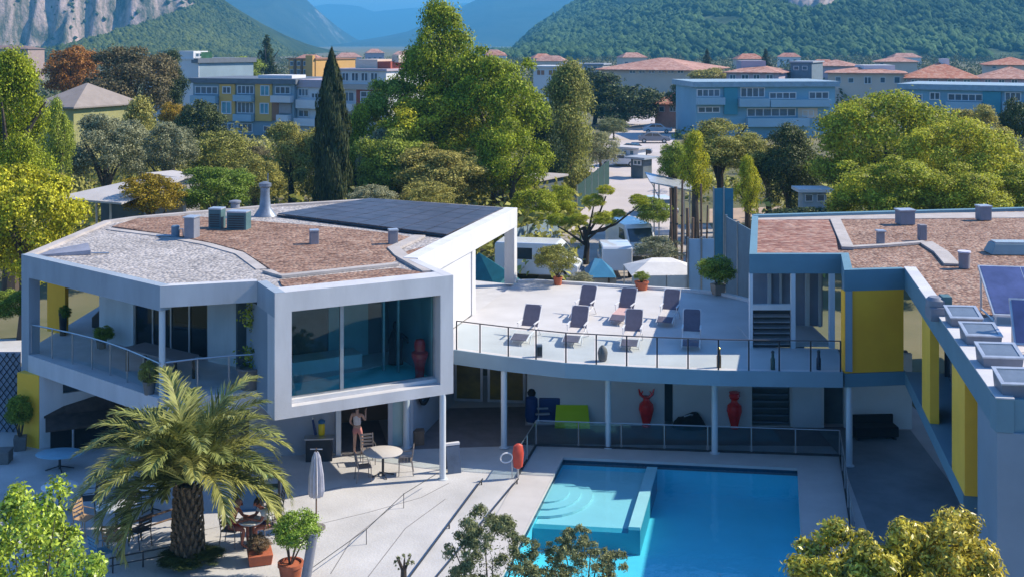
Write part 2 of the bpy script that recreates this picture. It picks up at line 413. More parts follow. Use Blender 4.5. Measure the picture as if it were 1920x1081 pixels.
for i in range(4):
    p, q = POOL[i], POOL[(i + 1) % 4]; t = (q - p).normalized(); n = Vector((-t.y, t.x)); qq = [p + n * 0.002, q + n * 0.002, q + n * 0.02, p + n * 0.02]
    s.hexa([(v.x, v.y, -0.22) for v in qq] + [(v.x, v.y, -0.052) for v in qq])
s.build('waterline_band', pm('waterline_shadow', (0.015, 0.05, 0.09), 0.3, 0.3, 8), pool)  # shadow gap under the coping, put in as a dark navy band
# water
m = bpy.data.materials.new('pool_water'); m.use_nodes = True; nt = m.node_tree; nt.nodes.clear(); MATS['pool_water'] = m
t_ = _n(nt, 'ShaderNodeBsdfTransparent'); t_.inputs[0].default_value = (0.66, 0.94, 0.985, 1)
g_ = _n(nt, 'ShaderNodeBsdfGlossy', Roughness=0.02); fr = _n(nt, 'ShaderNodeLayerWeight', Blend=0.5); pw = _n(nt, 'ShaderNodeMath', operation='POWER'); pw.inputs[1].default_value = 4.5; nt.links.new(fr.outputs['Facing'], pw.inputs[0]); fm = _n(nt, 'ShaderNodeMath', operation='MULTIPLY_ADD'); fm.inputs[1].default_value = 0.9; fm.inputs[2].default_value = 0.02; nt.links.new(pw.outputs[0], fm.inputs[0])
tc = _n(nt, 'ShaderNodeTexCoord'); no = _n(nt, 'ShaderNodeTexNoise', Scale=2.6, Detail=3.0); bp = _n(nt, 'ShaderNodeBump', Strength=0.28, Distance=0.03)
nt.links.new(tc.outputs['Object'], no.inputs['Vector']); nt.links.new(no.outputs['Fac'], bp.inputs['Height'])
nt.links.new(bp.outputs[0], g_.inputs['Normal']); nt.links.new(bp.outputs[0], fr.inputs['Normal'])
mx = _n(nt, 'ShaderNodeMixShader'); o_ = _n(nt, 'ShaderNodeOutputMaterial')
nt.links.new(fm.outputs[0], mx.inputs[0]); nt.links.new(t_.outputs[0], mx.inputs[1]); nt.links.new(g_.outputs[0], mx.inputs[2]); nt.links.new(mx.outputs[0], o_.inputs[0])
w = MB(); w.quad(*[(p.x, p.y, -0.10) for p in POOL]); tag(w.build('water', m), kind='structure')

# expansion joints and cracks in the courtyard concrete
M_JOINT = pm('joint_dirt', (0.20, 0.19, 0.19), 0.95, 0.2, 3)
for k, pts in enumerate(([(585, 985), (690, 960), (790, 932), (842, 905)], [(690, 1081), (760, 990), (835, 935)], [(620, 1075), (660, 1010), (735, 950)], [(430, 960), (560, 930), (640, 912)], [(300, 1010), (420, 985), (560, 962)])):
    m = MB(); P = [Vector(gp(x, y)) for x, y in pts]
    for a, c in zip(P[:-1], P[1:]): Wall(a, c).box(m, 0, (c - a).length, 0.0062, 0.0095, -0.012, 0.012)
    tag(m.build('paving_joint', M_JOINT), kind='structure')
# ================================================================== villa (left)
ZR = 6.3
A, B_, C_, D_, E_ = gp(40, 480, ZR), gp(300, 540, ZR), gp(482, 530, ZR), gp(515, 552, ZR), gp(850, 518, ZR)
F_, G_, H_, I_, K_, L_ = gp(782, 488, ZR), gp(970, 392, ZR), gp(700, 373, ZR), gp(515, 384, ZR), gp(250, 407, ZR), gp(195, 415, ZR)
VP = [A, B_, C_, D_, E_, F_, G_, H_, I_, K_, L_]
villa = thing('villa', 'white flat-roofed modern villa with glazed box and brown gravel roof, left of the pool', 'building', (-9, 42, 0))
rf = MB().prism(inset(VP, 0.06), 5.98, 6.24).build('roof', M_ROOFW, villa)
def roofpoly(pts, z, mat, name, parent, th=0.03):
    o = MB().prism([gp(x, y, z + th) for x, y in pts], z, z + th).build(name, mat, None)
    o.data.transform(Matrix.Translation(-origin(parent))); o.parent = parent; return o
roofpoly([(210, 424), (255, 410), (345, 404), (480, 414), (640, 427), (735, 438), (782, 446), (735, 466), (742, 486), (715, 497), (525, 517), (500, 499), (455, 470), (390, 453), (300, 437)], 6.242, M_ROOFB, 'gravel_field', rf, 0.05)
roofpoly([(765, 470), (836, 451), (778, 486), (754, 479)], 6.242, M_ROOFB, 'gravel_field', rf, 0.05)
roofpoly([(524, 524), (742, 502), (795, 510), (812, 517), (540, 540), (528, 533)], 6.242, M_ROOFB, 'gravel_field', rf, 0.05)
def strip(pts, w, z, mat, name, parent, th=0.06):
    """flat band along a polyline given as pixels on the roof"""
    P = [Vector(gp(x, y, z)) for x, y in pts]; L, R = [], []
    for i, p in enumerate(P):
        t = (P[min(i + 1, len(P) - 1)] - P[max(i - 1, 0)]).normalized(); n = Vector((-t.y, t.x)) * w / 2
        L.append(p + n); R.append(p - n)
    m = MB()
    for i in range(len(P) - 1):
        q = [R[i], R[i + 1], L[i + 1], L[i]]; m.hexa([(v.x, v.y, z) for v in q] + [(v.x, v.y, z + th) for v in q])
    o = m.build(name, mat, None); o.data.transform(Matrix.Translation(-origin(parent))); o.parent = parent
strip([(787, 445), (738, 468), (752, 482), (805, 512)], 0.45, 6.25, M_STRIP, 'roof_strip', rf, 0.09)
strip([(500, 510), (528, 520), (745, 497)], 0.3, 6.25, M_STRIP, 'roof_strip', rf, 0.08)
strip([(205, 430), (300, 442), (390, 459), (450, 476), (490, 505)], 0.35, 6.243, M_STRIP, 'roof_strip', rf, 0.03)
pr = MB(); ring(pr, [G_, H_, I_, K_, L_, A], 0.32, 5.9, 6.33, closed=False); pr.build('parapet', M_STRIP, villa)
pr = MB(); ring(pr, [A, B_], 0.34, 5.62, 6.36, closed=False); pr.build('parapet', M_FASC, villa)
pr = MB(); ring(pr, [B_, C_], 0.34, 5.72, 6.355, closed=False); pr.build('parapet', M_FRAME, villa)
pr = MB(); ring(pr, [C_, D_], 0.30, 5.62, 6.35, closed=False); pr.build('parapet', M_FASC, villa)
pr = MB(); ring(pr, [E_, F_], 0.30, 2.7, 6.345, closed=False); pr.build('box_side_wall', M_FRAME, villa)
# right-hand beam F-G with its columns and white wall
WFG = Wall(F_, G_)
m = MB(); WFG.box(m, 0.1, WFG.L, 5.55, 6.36, -0.55, 0.0); m.build('roof_beam', M_WHITE, villa, bevel=0.02)
uc = WFG.u(886)
m = MB(); WFG.box(m, 0.3, uc, 3.1, 5.55, -0.3, -0.06); m.build('wall', M_WHITE, villa)
m = MB(); WFG.box(m, uc, uc + 0.42, 3.1, 5.55, -0.42, -0.01); m.build('pier', M_WHITE, villa)
m = MB(); WFG.box(m, WFG.L - 0.45, WFG.L - 0.002, 3.1, 5.55, -0.46, -0.012); m.build('pier', M_WHITE, villa)
# floor slabs
m = MB(); m.prism(inset([A, B_, C_, F_, G_, H_, I_, K_, L_], 0.05), 2.62, 3.0); m.build('floor_slab', M_FRAME, villa)
# frame of the balcony
WAB = Wall(A, B_)
m = MB(); WAB.box(m, 0.0, 0.5, 2.3, 5.62, -0.4, -0.004); m.build('frame_post', M_FASC, villa)
m = MB(); WAB.box(m, 0.5, WAB.L - 0.1, 2.45, 3.02, -0.3, 0.02); m.build('balcony_edge', M_FRAME, villa)
WBC = Wall(B_, C_)
m = MB(); WBC.box(m, 0.02, WBC.L, 2.5, 3.015, -0.3, 0.018); m.build('balcony_edge', M_FRAME, villa)
pcol = WAB.at(WAB.L - 0.22, -0.22)
m = MB(); m.tube([(pcol.x, pcol.y, 3.0), (pcol.x, pcol.y, 5.7)], 0.095, 14); m.build('column', M_COLM, villa, smooth=True)
# rear wall of the balcony
WR = Wall((-17.2, 43.25), (-8.05, 37.85))
u = WR.u
m = MB(); WR.box(m, 0.1, u(122), 3.0, 5.98, -0.15, 0); m.build('yellow_wall', M_YEL, villa)
m = MB(); WR.holes(m, u(186), u(462), 3.0, 5.98, -0.15, 0, [(u(250), u(390), 3.0, 5.45)]); m.build('wall', M_WHITE, villa)
window(WR, villa, u(250), u(390), 3.02, 5.45, -0.03, 0.07, 4, 1, M_STEEL, G_DARK, name='sliding_door')
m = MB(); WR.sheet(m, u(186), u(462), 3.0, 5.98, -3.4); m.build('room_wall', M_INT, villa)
# dark stair flank seen through the gap at the left
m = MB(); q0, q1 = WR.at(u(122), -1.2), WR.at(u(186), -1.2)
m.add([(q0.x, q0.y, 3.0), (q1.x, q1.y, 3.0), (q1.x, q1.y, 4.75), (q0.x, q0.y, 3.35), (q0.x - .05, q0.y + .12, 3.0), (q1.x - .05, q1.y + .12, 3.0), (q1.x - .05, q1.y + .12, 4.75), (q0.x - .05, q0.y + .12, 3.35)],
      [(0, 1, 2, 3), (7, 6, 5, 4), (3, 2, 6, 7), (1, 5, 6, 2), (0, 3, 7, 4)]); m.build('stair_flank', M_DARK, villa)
# side wall C-D with the climbing plant, and back walls
WCD = Wall(C_, D_)
m = MB(); WCD.box(m, -1.2, WCD.L - 0.02, 2.7, 5.62, -0.25, -0.004); m.build('wall', M_GREYBL, villa)
WS = Wall(WR.at(u(462)), WCD.at(-1.2))
m = MB(); WS.box(m, 0, WS.L, 3.0, 5.98, -0.2, 0); m.build('wall', M_GREYBL, villa)
m = MB(); ring(m, [H_, I_, K_, L_], 0.25, 0.0, 5.9, closed=False); m.build('wall', M_WHITE, villa)
m = MB(); ring(m, [G_, H_], 0.25, 0.0, 2.98, closed=False); m.build('wall', M_WHITE, villa)
WIN_ = Wall(WFG.at(uc, -0.35), H_); m = MB(); WIN_.box(m, 0.05, WIN_.L, 3.0, 5.97, -0.2, 0.0); m.build('wall', M_WHITE, villa)
# balustrade of the balcony
bal = MB(); ups = []
n = 7
for i in range(n + 1):
    t = WAB.L * 0.06 + (WAB.L * 0.92) * i / n; ups.append(WAB.at(t, -0.10 - 0.35 * math.sin(math.pi * i / n)))
cv = [WBC.at(0.15 + (WBC.L + 0.9) * i / 4, -0.25 - 0.25 * math.sin(math.pi * i / 4)) for i in range(5)]
for line in (ups, cv):
    for a, c in zip(line[:-1], line[1:]):
        o = MB(); o.tube([(a.x, a.y, 4.02), (c.x, c.y, 4.02)], 0.028, 6)
        for q in (a,): o.tube([(q.x, q.y, 3.0), (q.x, q.y, 4.0)], 0.024, 6)
        r_ = o.build('railing', M_STEEL, villa)
        w_ = Wall(a, c); o = MB(); w_.box(o, 0.05, w_.L - 0.05, 3.08, 3.95, -0.008, 0.004)
        k = o.build('pane', G_RAIL, None); k.data.transform(Matrix.Translation(-origin(villa))); k.parent = r_
# ---- glazed box
WDE = Wall(D_, E_); L = WDE.L
uo0, uo1 = WDE.u(547), WDE.u(826)
zt, zb = 5.76, 2.98
m = MB(); WDE.holes(m, 0, L, 2.66, 6.34, -0.75, 0, [(uo0, uo1, zb, zt)]); m.build('box_frame', M_FRAME, villa)
m = MB(); m.prism([WDE.at(0.02, -0.76), WDE.at(L - 0.02, -0.76), Vector(F_), Vector(C_)], 2.665, 2.95); m.build('box_floor', M_WHITE, villa)
m = MB(); WDE.box(m, uo0, uo1, 2.985, 3.10, -0.62, -0.30); m.build('window_sill', M_WHITE, villa)
m = MB(); WDE.box(m, 0.05, L - 0.05, 2.951, 2.99, -4.2, -0.78); m.build('room_floor', pm('teal_floor', (0.26, 0.70, 0.74), 0.35, 0.15, 1.2), villa)
um = WDE.u(650)
for a, c in ((uo0, um), (um, uo1)):
    window(WDE, villa, a, c, 3.10, zt, -0.42, 0.055, 1, 1, M_STEEL, G_TEAL)
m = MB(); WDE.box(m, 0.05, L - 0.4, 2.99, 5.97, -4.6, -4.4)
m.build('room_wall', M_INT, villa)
m = MB(); WDE.box(m, uo1 + 0.02, uo1 + 0.2, 2.99, 5.97, -4.4, -0.78); m.build('room_wall', M_GREYBL, villa)
m = MB(); WDE.box(m, um + 0.9, um + 2.3, 2.99, 5.6, -4.39, -4.30); m.build('room_panel', pm('teal_panel', (0.30, 0.48, 0.50), 0.6, 0.1, 1), villa)
m = MB(); WDE.box(m, uo0 + 0.1, um + 1.6, 3.0, 3.42, -3.9, -3.0); m.build('room_bench', pm('pale_bench', (0.62, 0.62, 0.62), 0.7, 0.1, 1), villa)
m = MB(); p = WDE.at(uo1 - 0.55, -4.0); 
WDE.box(m, uo1 - 1.05, uo1 - 0.98, 3.0, 5.9, -2.3, -2.2); WDE.box(m, uo1 - 0.70, uo1 - 0.64, 3.0, 5.9, -1.9, -1.8); m.build('room_mullion', M_STEEL, villa)
# ---- ground floor
W1 = Wall((-15.86, 39.33), (-8.6, 43.2))
m = MB(); W1.holes(m, 0.02, W1.L, 0, 2.62, -0.2, 0, [(W1.u(118), W1.u(160), 1.75, 2.45)]); m.build('wall', M_WHITE, villa)
m = MB(); W1.box(m, W1.u(118), W1.u(160), 1.75, 2.45, -0.16, -0.12); m.build('window', M_PANE, villa)
WY = Wall((-16.76, 39.74), (-15.86, 39.33))
m = MB(); WY.box(m, 0, WY.L, 0, 2.45, -0.4, 0.0); m.build('yellow_wall', M_YEL2, villa)
W2 = Wall((-8.6, 38.4), (-3.35, 39.6))
u2 = W2.u
m = MB(); W2.holes(m, 0, W2.L, 0, 2.66, -0.18, 0, [(u2(640), u2(728), 0, 2.3), (u2(736), u2(758), 0, 2.35)]); m.build('wall', pm('grey_wall', (0.40, 0.42, 0.47), 0.7, 0.06, 1), villa)
m = MB(); W2.box(m, -0.1, W2.L, 0.0, 2.6, -3.2, -3.0); m.build('room_wall', pm('brown_wall', (0.26, 0.16, 0.105), 0.7, 0.1, 1.0), villa)
m = MB(); W2.box(m, u2(640), u2(728), 0.012, 0.03, -2.9, 0.5); m.build('door_mat', M_DKFLR, villa)
m = MB(); W2.box(m, u2(736), u2(758), 0.02, 2.35, -0.1, -0.06); m.build('glass_door', pm('pale_teal_pane', (0.30, 0.45, 0.48), 0.2, 0.1, 1), villa)
m = MB(); W2.box(m, u2(690), u2(697), 1.95, 2.3, -2.99, -2.95); m.build('picture', pm('blue_print', (0.12, 0.26, 0.38), 0.6, 0.4, 5), villa)
m = MB(); W2.box(m, u2(701), u2(710), 1.95, 2.32, -2.99, -2.95); m.build('picture', pm('red_print', (0.28, 0.06, 0.05), 0.6, 0.4, 5), villa)
W3 = Wall((-3.35, 39.6), (-2.2, 44.3)); W4 = Wall((-2.2, 44.3), (0.55, 44.0)); W5 = Wall((0.55, 41.9), (14.1, 41.35)); W45 = Wall((0.55, 44.0), (0.55, 41.9))
m = MB(); W3.box(m, 0.1, W3.L, 0, 2.64, -0.2, 0); m.build('wall', pm('grey_wall', (0.4, 0.42, 0.47)), villa)
for a, c in ((840, 905), (914, 985)):
    window(W4, villa, W4.u(a) if a > 845 else 0.02, W4.u(c), 0.1, 2.6, 0.0, 0.09, 1, 1, M_STEEL, pm('ochre_glass', (0.12, 0.09, 0.02), 0.15, 0.6, 1.1, spec=0.8, col2=(0.30, 0.20, 0.03)), name='window')
# columns below the box
def column(px, py, z0, z1, r, parent, mat=M_COLM, name='column'):
    x, y = gp(px, py, z0); m = MB(); m.tube([(x, y, z0), (x, y, z1)], r, 16)
    o = m.build(name, mat, parent, smooth=True); m2 = MB(); m2.lathe([(r * 1.6, 0), (r * 1.6, 0.02), (r * 1.05, 0.025)], (x, y, z0), 14)
    k = m2.build('base_plate', mat, None, smooth=True); k.data.transform(Matrix.Translation(-origin(parent))); k.parent = o
    return o
column(830, 897, 0.008, 2.67, 0.10, villa); column(762, 838, 0.008, 2.64, 0.11, villa)
x_, y_ = gp(634, 852, 0); m = MB(); m.cbox((x_, y_, 0.008), 0.16, 0.16, 2.65, 0.3); m.build('post', M_COLM, villa)
# roof furniture
def roofthing(name, label, cat, px, py, w, d, h, mat, z=6.25, rz=0.3, cap=None, taper=1.0, group=None):
    x, y = gp(px, py, z); t = thing(name, label, cat, (x, y, z), rz, group)
    o = MB().cbox((0, 0, 0), w, d, h, 0, taper, taper).build('casing', mat, t, bevel=0.02, world=False)
    if cap: MB().cbox((0, 0, h), w * cap, d * cap, 0.06).build('cap', M_GALV, t, bevel=0.01, world=False)
    return t
M_PIPE = pm('grey_pipe', (0.24, 0.225, 0.25), 0.7, 0.1, 3)
roofthing('roof_vent', 'slim grey vent stack standing on the villa gravel roof beside the white strip', 'vent', 737, 459, 0.32, 0.3, 0.52, M_PIPE, cap=1.08)
roofthing('roof_vent', 'short grey vent stack alone in the middle of the villa gravel roof', 'vent', 589, 459, 0.32, 0.3, 0.5, M_PIPE, cap=1.05)
t = roofthing('air_conditioner', 'wide dark teal air conditioner on the villa roof, right one of the pair', 'air conditioner', 448, 431, 0.80, 0.55, 0.70, M_TEAL, rz=-0.15, cap=1.03)
for k in range(6): MB().box(-0.32, 0.32, -0.292, -0.277, 0.1 + k * .09, 0.14 + k * .09).build('grille_slat', M_DARK, t, world=False)
t = roofthing('air_conditioner', 'narrow dark teal air conditioner on the villa roof, left one of the pair', 'air conditioner', 407, 429, 0.52, 0.5, 0.78, M_TEAL, rz=-0.15, cap=1.03)
for k in range(6): MB().box(-0.2, 0.2, -0.267, -0.252, 0.12 + k * .09, 0.16 + k * .09).build('grille_slat', M_DARK, t, world=False)
t = roofthing('roof_cabinet', 'tall grey sheet-metal cabinet on the villa roof near the pale gravel edge', 'cabinet', 360, 447, 0.40, 0.5, 0.80, M_UNIT, rz=-0.2)
MB().box(-0.24, 0.24, -0.3, 0.3, 0.8, 0.84).build('cap', M_GALV, t, world=False)
t = thing('roof_pump', 'small blue-grey pipe unit beside the tall cabinet on the villa roof', 'pump', (*gp(329, 445, 6.25), 6.25))
m = MB(); m.lathe([(0.16, 0), (0.16, 0.42), (0.12, 0.45)], n=12); m.build('tank', pm('blue_grey_unit', (0.13, 0.20, 0.27), 0.5, 0.1, 2), t, smooth=True, world=False)
m = MB(); m.tube([(-0.1, 0, 0.06), (-0.5, 0.05, 0.06), (-0.75, 0.12, 0.04)], 0.04, 8); m.tube([(0.1, 0, 0.3), (0.28, 0, 0.32), (0.3, 0, 0.05)], 0.03, 8); m.build('pipe', M_STEEL, t, smooth=True, world=False)
t = thing('roof_pot_vent', 'small round-topped vent pot behind the teal air conditioners', 'vent', (*gp(441, 393, 6.25), 6.25))
m = MB(); m.lathe([(0.2, 0), (0.2, 0.3), (0.26, 0.31), (0.26, 0.38), (0.1, 0.42)], n=14); m.build('stack', M_UNIT, t, smooth=True, world=False)
M_FLUE = pm('flue_sheet', (0.22, 0.25, 0.30), 0.45, 0.2, 3, metal=0.4)
t = thing('flue', 'tall grey sheet-metal flue with flared foot on the villa roof', 'chimney', (*gp(497, 405, 6.25), 6.25))
m = MB(); m.lathe([(0.50, 0), (0.46, 0.05), (0.25, 0.35), (0.20, 0.9), (0.20, 1.2)], n=16, sq=0.8); m.build('stack', M_FLUE, t, smooth=True, world=False)
m = MB(); m.lathe([(0.21, 1.21), (0.27, 1.26), (0.27, 1.38), (0.08, 1.46)], n=16, sq=0.8); m.tube([(0.1, 0.1, 1.3), (0.1, 0.1, 1.8)], 0.025, 6); m.build('cowl', M_FLUE, t, smooth=True, world=False)
t = thing('roof_hatch', 'low wedge-shaped sheet-metal hatch at the left corner of the villa roof', 'hatch', (*gp(122, 476, 6.25), 6.25), 0.2)
m = MB(); m.hexa([(-0.9, -0.35, 0), (0.9, -0.35, 0), (0.7, 0.4, 0), (-0.5, 0.4, 0), (-0.9, -0.35, 0.04), (0.9, -0.35, 0.16), (0.7, 0.4, 0.30), (-0.5, 0.4, 0.10)]); m.build('lid', pm('hatch_sheet', (0.30, 0.30, 0.35), 0.5, 0.15, 2, metal=0.2), t, world=False)
m = MB(); m.tube([(0.9, -0.3, 0.05), (1.5, -0.3, 0.03)], 0.03, 6); m.build('hinge_bar', M_STEEL, t, world=False)
# solar field: skewed rows of dark modules
sf = thing('solar_array', 'broad field of dark solar modules on the back of the villa roof', 'solar panels', (-5, 49, 6.25))
c00, c10, c11, c01 = Vector((-9.9, 49.5)), Vector((-2.45, 44.1)), Vector((-0.35, 51.2)), Vector((-6.6, 54.4))
NU, NV = 8, 6
def bil(a, b): return c00 * (1 - a) * (1 - b) + c10 * a * (1 - b) + c11 * a * b + c01 * (1 - a) * b
for i in range(NU):
    for j in range(NV):
        e = 0.0025; q = [bil(i / NU + e, j / NV + e), bil((i + 1) / NU - e, j / NV + e), bil((i + 1) / NU - e, (j + 1) / NV - e), bil(i / NU + e, (j + 1) / NV - e)]
        zl = 6.36; m = MB(); m.hexa([(p.x, p.y, zl) for p in q] + [(p.x, p.y, zl + 0.04) for p in q]); m.build('solar_module', M_SOLAR, sf)
m = MB()
for j in range(NV + 1):
    p, q = bil(0, j / NV), bil(1, j / NV); m.tube([(p.x, p.y, 6.31), (q.x, q.y, 6.31)], 0.04, 4)
m.build('mounting_rail', M_DARK, sf)
# ================================================================== terrace
ter = thing('terrace', 'white raised sun terrace with glass balustrade above the pool colonnade', 'terrace', (4, 44, 0))
front = [gp(x, y, 3.1) for x, y in ((852, 656), (940, 668), (1060, 681), (1200, 689), (1350, 695), (1480, 697), (1580, 698))]
back = [gp(x, y, 3.1) for x, y in ((1412, 566), (1350, 551), (1280, 545), (1200, 540), (1090, 533), (1000, 528))]
FGl = [G_, WFG.at(WFG.L * .1)]
Tpoly = [tuple(WFG.at(1.0))] + front + [(11.2, 40.3), (8.3, 40.6)] + back + [tuple(G_)]
MB().prism(Tpoly, 2.66, 3.1).build('floor_slab', M_TERR, ter)
fa = MB(); ring(fa, [(p[0], p[1]) for p in front], -0.05, 2.64, 3.13, closed=False); fa.build('fascia', pm('terrace_fascia', (0.22, 0.31, 0.38), 0.55, 0.06, 0.9), ter)
kb = MB(); ring(kb, list(reversed([Vector(p) for p in [back[0], back[1], back[2], back[3], back[4], back[5], G_]]))[::-1], 0.18, 3.1, 3.22, closed=False); kb.build('back_kerb', M_WHITE, ter)
for px, py, z1 in ((945, 838, 2.66), (1140, 838, 2.66), (1340, 848, 2.66), (1592, 872, 2.66)): column(px, py, 0.03, z1, 0.105, ter)
# balustrade: posts px and panes between
def frontpt(px):
    for a, c in zip(front[:-1], front[1:]):
        w_ = Wall(a, c); uu = w_.u(px, -0.12)
        if -0.02 <= uu <= w_.L + 0.02: return w_.at(uu, -0.12)
    return Vector(front[-1])
posts = [frontpt(p) for p in (856, 900, 953, 1005, 1061, 1118, 1175, 1232, 1290, 1347, 1404, 1461, 1520, 1576)]
for i, p in enumerate(posts):
    MB().cbox((p.x, p.y, 3.1), 0.045, 0.03, 0.98, 0.1).build('post', M_DARK, ter)
for a, c in zip(posts[:-1], posts[1:]):
    w_ = Wall(a, c); m = MB(); w_.box(m, 0.06, w_.L - 0.06, 3.16, 4.02, -0.007, 0.007); m.build('pane', G_RAIL, ter)
    m = MB(); m.tube([(a.x, a.y, 4.08), (c.x, c.y, 4.08)], 0.02, 6); m.build('handrail', pm('rail_brown', (0.10, 0.085, 0.085), 0.5), ter)

# ================================================================== right wing
wa, wb, wc, wP, wQ = gp(1405, 478, ZR), gp(1577, 478, ZR), gp(1583, 508, ZR), gp(1696, 505, ZR), gp(1868, 752, ZR)
wR1 = (wQ[0] + 7.5, wQ[1] - 0.4); wR2 = (24, 30); wR3 = (25, 52.2); wL = gp(1410, 404, ZR)
WPOLY = [wa, wb, wc, wP, wQ, wR1, wR2, wR3, wL]
wing = thing('wing_building', 'blue-grey wing with yellow panels and reddish gravel roof, right of the pool', 'building', (14, 38, 0))
wrf = MB().prism(inset(WPOLY, 0.06), 5.98, 6.22).build('roof', M_ROOFG, wing)
roofpoly([(1416, 412), (1562, 412), (1572, 474), (1410, 474)], 6.222, M_ROOFT, 'tile_field', wrf, 0.06)
roofpoly([(1785, 610), (1990, 560), (1990, 742), (1886, 742)], 6.222, pm('pale_membrane', (0.60, 0.55, 0.55), 0.8, 0.1, 0.8, 0.2, 8), 'membrane', wrf, 0.03)
roofpoly([(1415, 404), (1925, 397), (1925, 408), (1415, 412)], 6.222, M_STRIP, 'membrane', wrf, 0.02)
strip([(1566, 414), (1590, 468)], 0.42, 6.24, M_STRIP, 'roof_strip', wrf, 0.10)
strip([(1590, 466), (1660, 462), (1735, 456)], 0.3, 6.24, M_STRIP, 'roof_strip', wrf, 0.08)
strip([(1735, 456), (1765, 475), (1785, 498)], 0.5, 6.24, M_STRIP, 'roof_strip', wrf, 0.07)
pr = MB(); ring(pr, [wL, wa, wb, wc, wP], 0.26, 5.66, 6.33, closed=False); pr.build('parapet', M_TEALP, wing)
pr = MB(); ring(pr, [wP, wQ], 0.34, 5.68, 6.36, closed=False); pr.build('parapet', M_TEALP, wing)
pr = MB(); ring(pr, [wQ, wR1, wR2, wR3, wL], 0.34, 5.68, 6.35, closed=False); pr.build('parapet', M_TEALP, wing)
m = MB(); WPQ = Wall(wP, wQ); WPQ.box(m, -0.02, WPQ.L + 0.02, 6.362, 6.39, -0.35, 0.015); m.build('coping', M_FRAME, wing)
WCP = Wall(wc, wP)
m = MB(); WCP.box(m, 0.02, WCP.L - 0.03, 3.04, 5.66, -0.3, -0.006); m.build('yellow_panel', M_YEL, wing)
m = MB(); WCP.box(m, 0.0, WCP.L + 0.05, 2.6, 3.03, -0.3, 0.03); m.build('balcony_edge', M_TEALP, wing)
WBC2 = Wall(wb, wc)
m = MB(); WBC2.box(m, 0.0, WBC2.L - 0.02, 3.1, 5.66, -0.25, -0.02); m.build('wall', M_GREYBL, wing)
# glazed lobby on the terrace
WLB = Wall((wa[0], wa[1] - 0.05), (wb[0], wb[1] - 0.05)); ul = WLB.u
for p0, p1 in ((1406, 1412), (1484, 1492), (1556, 1566)):
    m = MB(); WLB.box(m, ul(p0), ul(p1), 3.1, 5.66, -0.2, -0.03); m.build('lobby_post', M_COLM, wing)
m = MB(); WLB.box(m, ul(1412), ul(1484), 4.42, 4.60, -0.2, -0.03); m.build('lobby_rail', M_WHITE, wing)
m = MB(); WLB.box(m, ul(1412), ul(1484), 3.1, 4.40, -0.3, -0.22); m.build('louvre_backing', M_DARK, wing)
for k in range(6):
    m = MB(); z0 = 3.22 + k * 0.19
    a, c = WLB.at(ul(1414), -0.08), WLB.at(ul(1482), -0.08); a2, c2 = WLB.at(ul(1414), -0.2), WLB.at(ul(1482), -0.2)
    m.hexa([(a.x, a.y, z0), (c.x, c.y, z0), (c2.x, c2.y, z0 + .07), (a2.x, a2.y, z0 + .07), (a.x, a.y, z0 + .02), (c.x, c.y, z0 + .02), (c2.x, c2.y, z0 + .09), (a2.x, a2.y, z0 + .09)])
    m.build('louvre_slat', M_STEEL, wing)
m = MB(); WLB.box(m, ul(1412), ul(1484), 4.60, 5.66, -0.14, -0.12); m.build('lobby_pane', G_RAIL, wing)
m = MB(); WLB.box(m, ul(1492), ul(1556), 3.16, 5.66, -0.14, -0.12); m.build('lobby_pane', G_RAIL, wing)
m = MB(); WLB.box(m, 0.75, WLB.L + 0.2, 3.1, 5.97, -3.4, -3.2); m.build('wall', pm('lobby_lilac', (0.30, 0.31, 0.38), 0.7, 0.12, 1.2), wing)
m = MB(); WLB.box(m, 0.2, WLB.L - 0.2, 3.105, 3.14, -3.2, -0.25); m.build('lobby_floor', M_TERR, wing)
for k, (q0, q1) in enumerate(((1440, 1446), (1462, 1466), (1510, 1518), (1535, 1540))):
    m = MB(); WLB.box(m, WLB.u(q0, -3.1), WLB.u(q1, -3.1), 3.1, 5.9, -3.18, -3.08); m.build('lobby_post', M_WHITE, wing)
m = MB(); q = Wall((wL[0] + 1.5, wL[1] - 0.3), (wa[0] + 1.9, wa[1] + 0.2)); q.box(m, 0, q.L - 3.2, 0.0, 5.66, -0.25, -0.02); m.build('wall', M_GREYBL, wing)
# upper storey along the pool: slab edge, recessed glass, yellow panels
Lr = WPQ.u(1806)
m = MB(); WPQ.box(m, 0.0, Lr, 2.62, 3.03, -2.2, -0.003); m.build('balcony_slab', M_TEALP, wing)
m = MB(); WPQ.box(m, 0.3, WPQ.L - 2.0, 3.03, 5.98, -1.35, -1.25); m.build('glass_wall', M_PANE, wing)
for k in range(9):
    m = MB(); uu = 0.3 + k * 1.45; WPQ.box(m, uu, uu + 0.08, 3.03, 5.97, -1.25, -1.17); m.build('mullion', M_DARK, wing)
m = MB(); WPQ.box(m, 0.3, WPQ.L - 2.0, 4.05, 4.12, -1.24, -1.18); m.build('transom', M_COLM, wing)
for p0, p1, d0 in ((1728, 1743, -0.25), (1784, 1808, -0.3)):
    m = MB(); WPQ.box(m, WPQ.u(p0), WPQ.u(p1), 3.03, 5.68, d0, -0.01); m.build('yellow_panel', M_YEL2, wing)
m = MB(); WPQ.box(m, WPQ.L - 2.1, WPQ.L - 0.02, 0.0, 5.68, -8.0, -0.02); m.build('end_pier', M_GREYBL, wing, bevel=0.02)
m = MB(); WPQ.box(m, 0.0, WPQ.L - 2.1, 0.0, 2.62, -2.4, -2.2); m.build('wall', pm('shade_wall', (0.34, 0.36, 0.40), 0.8, 0.08, 0.8), wing)
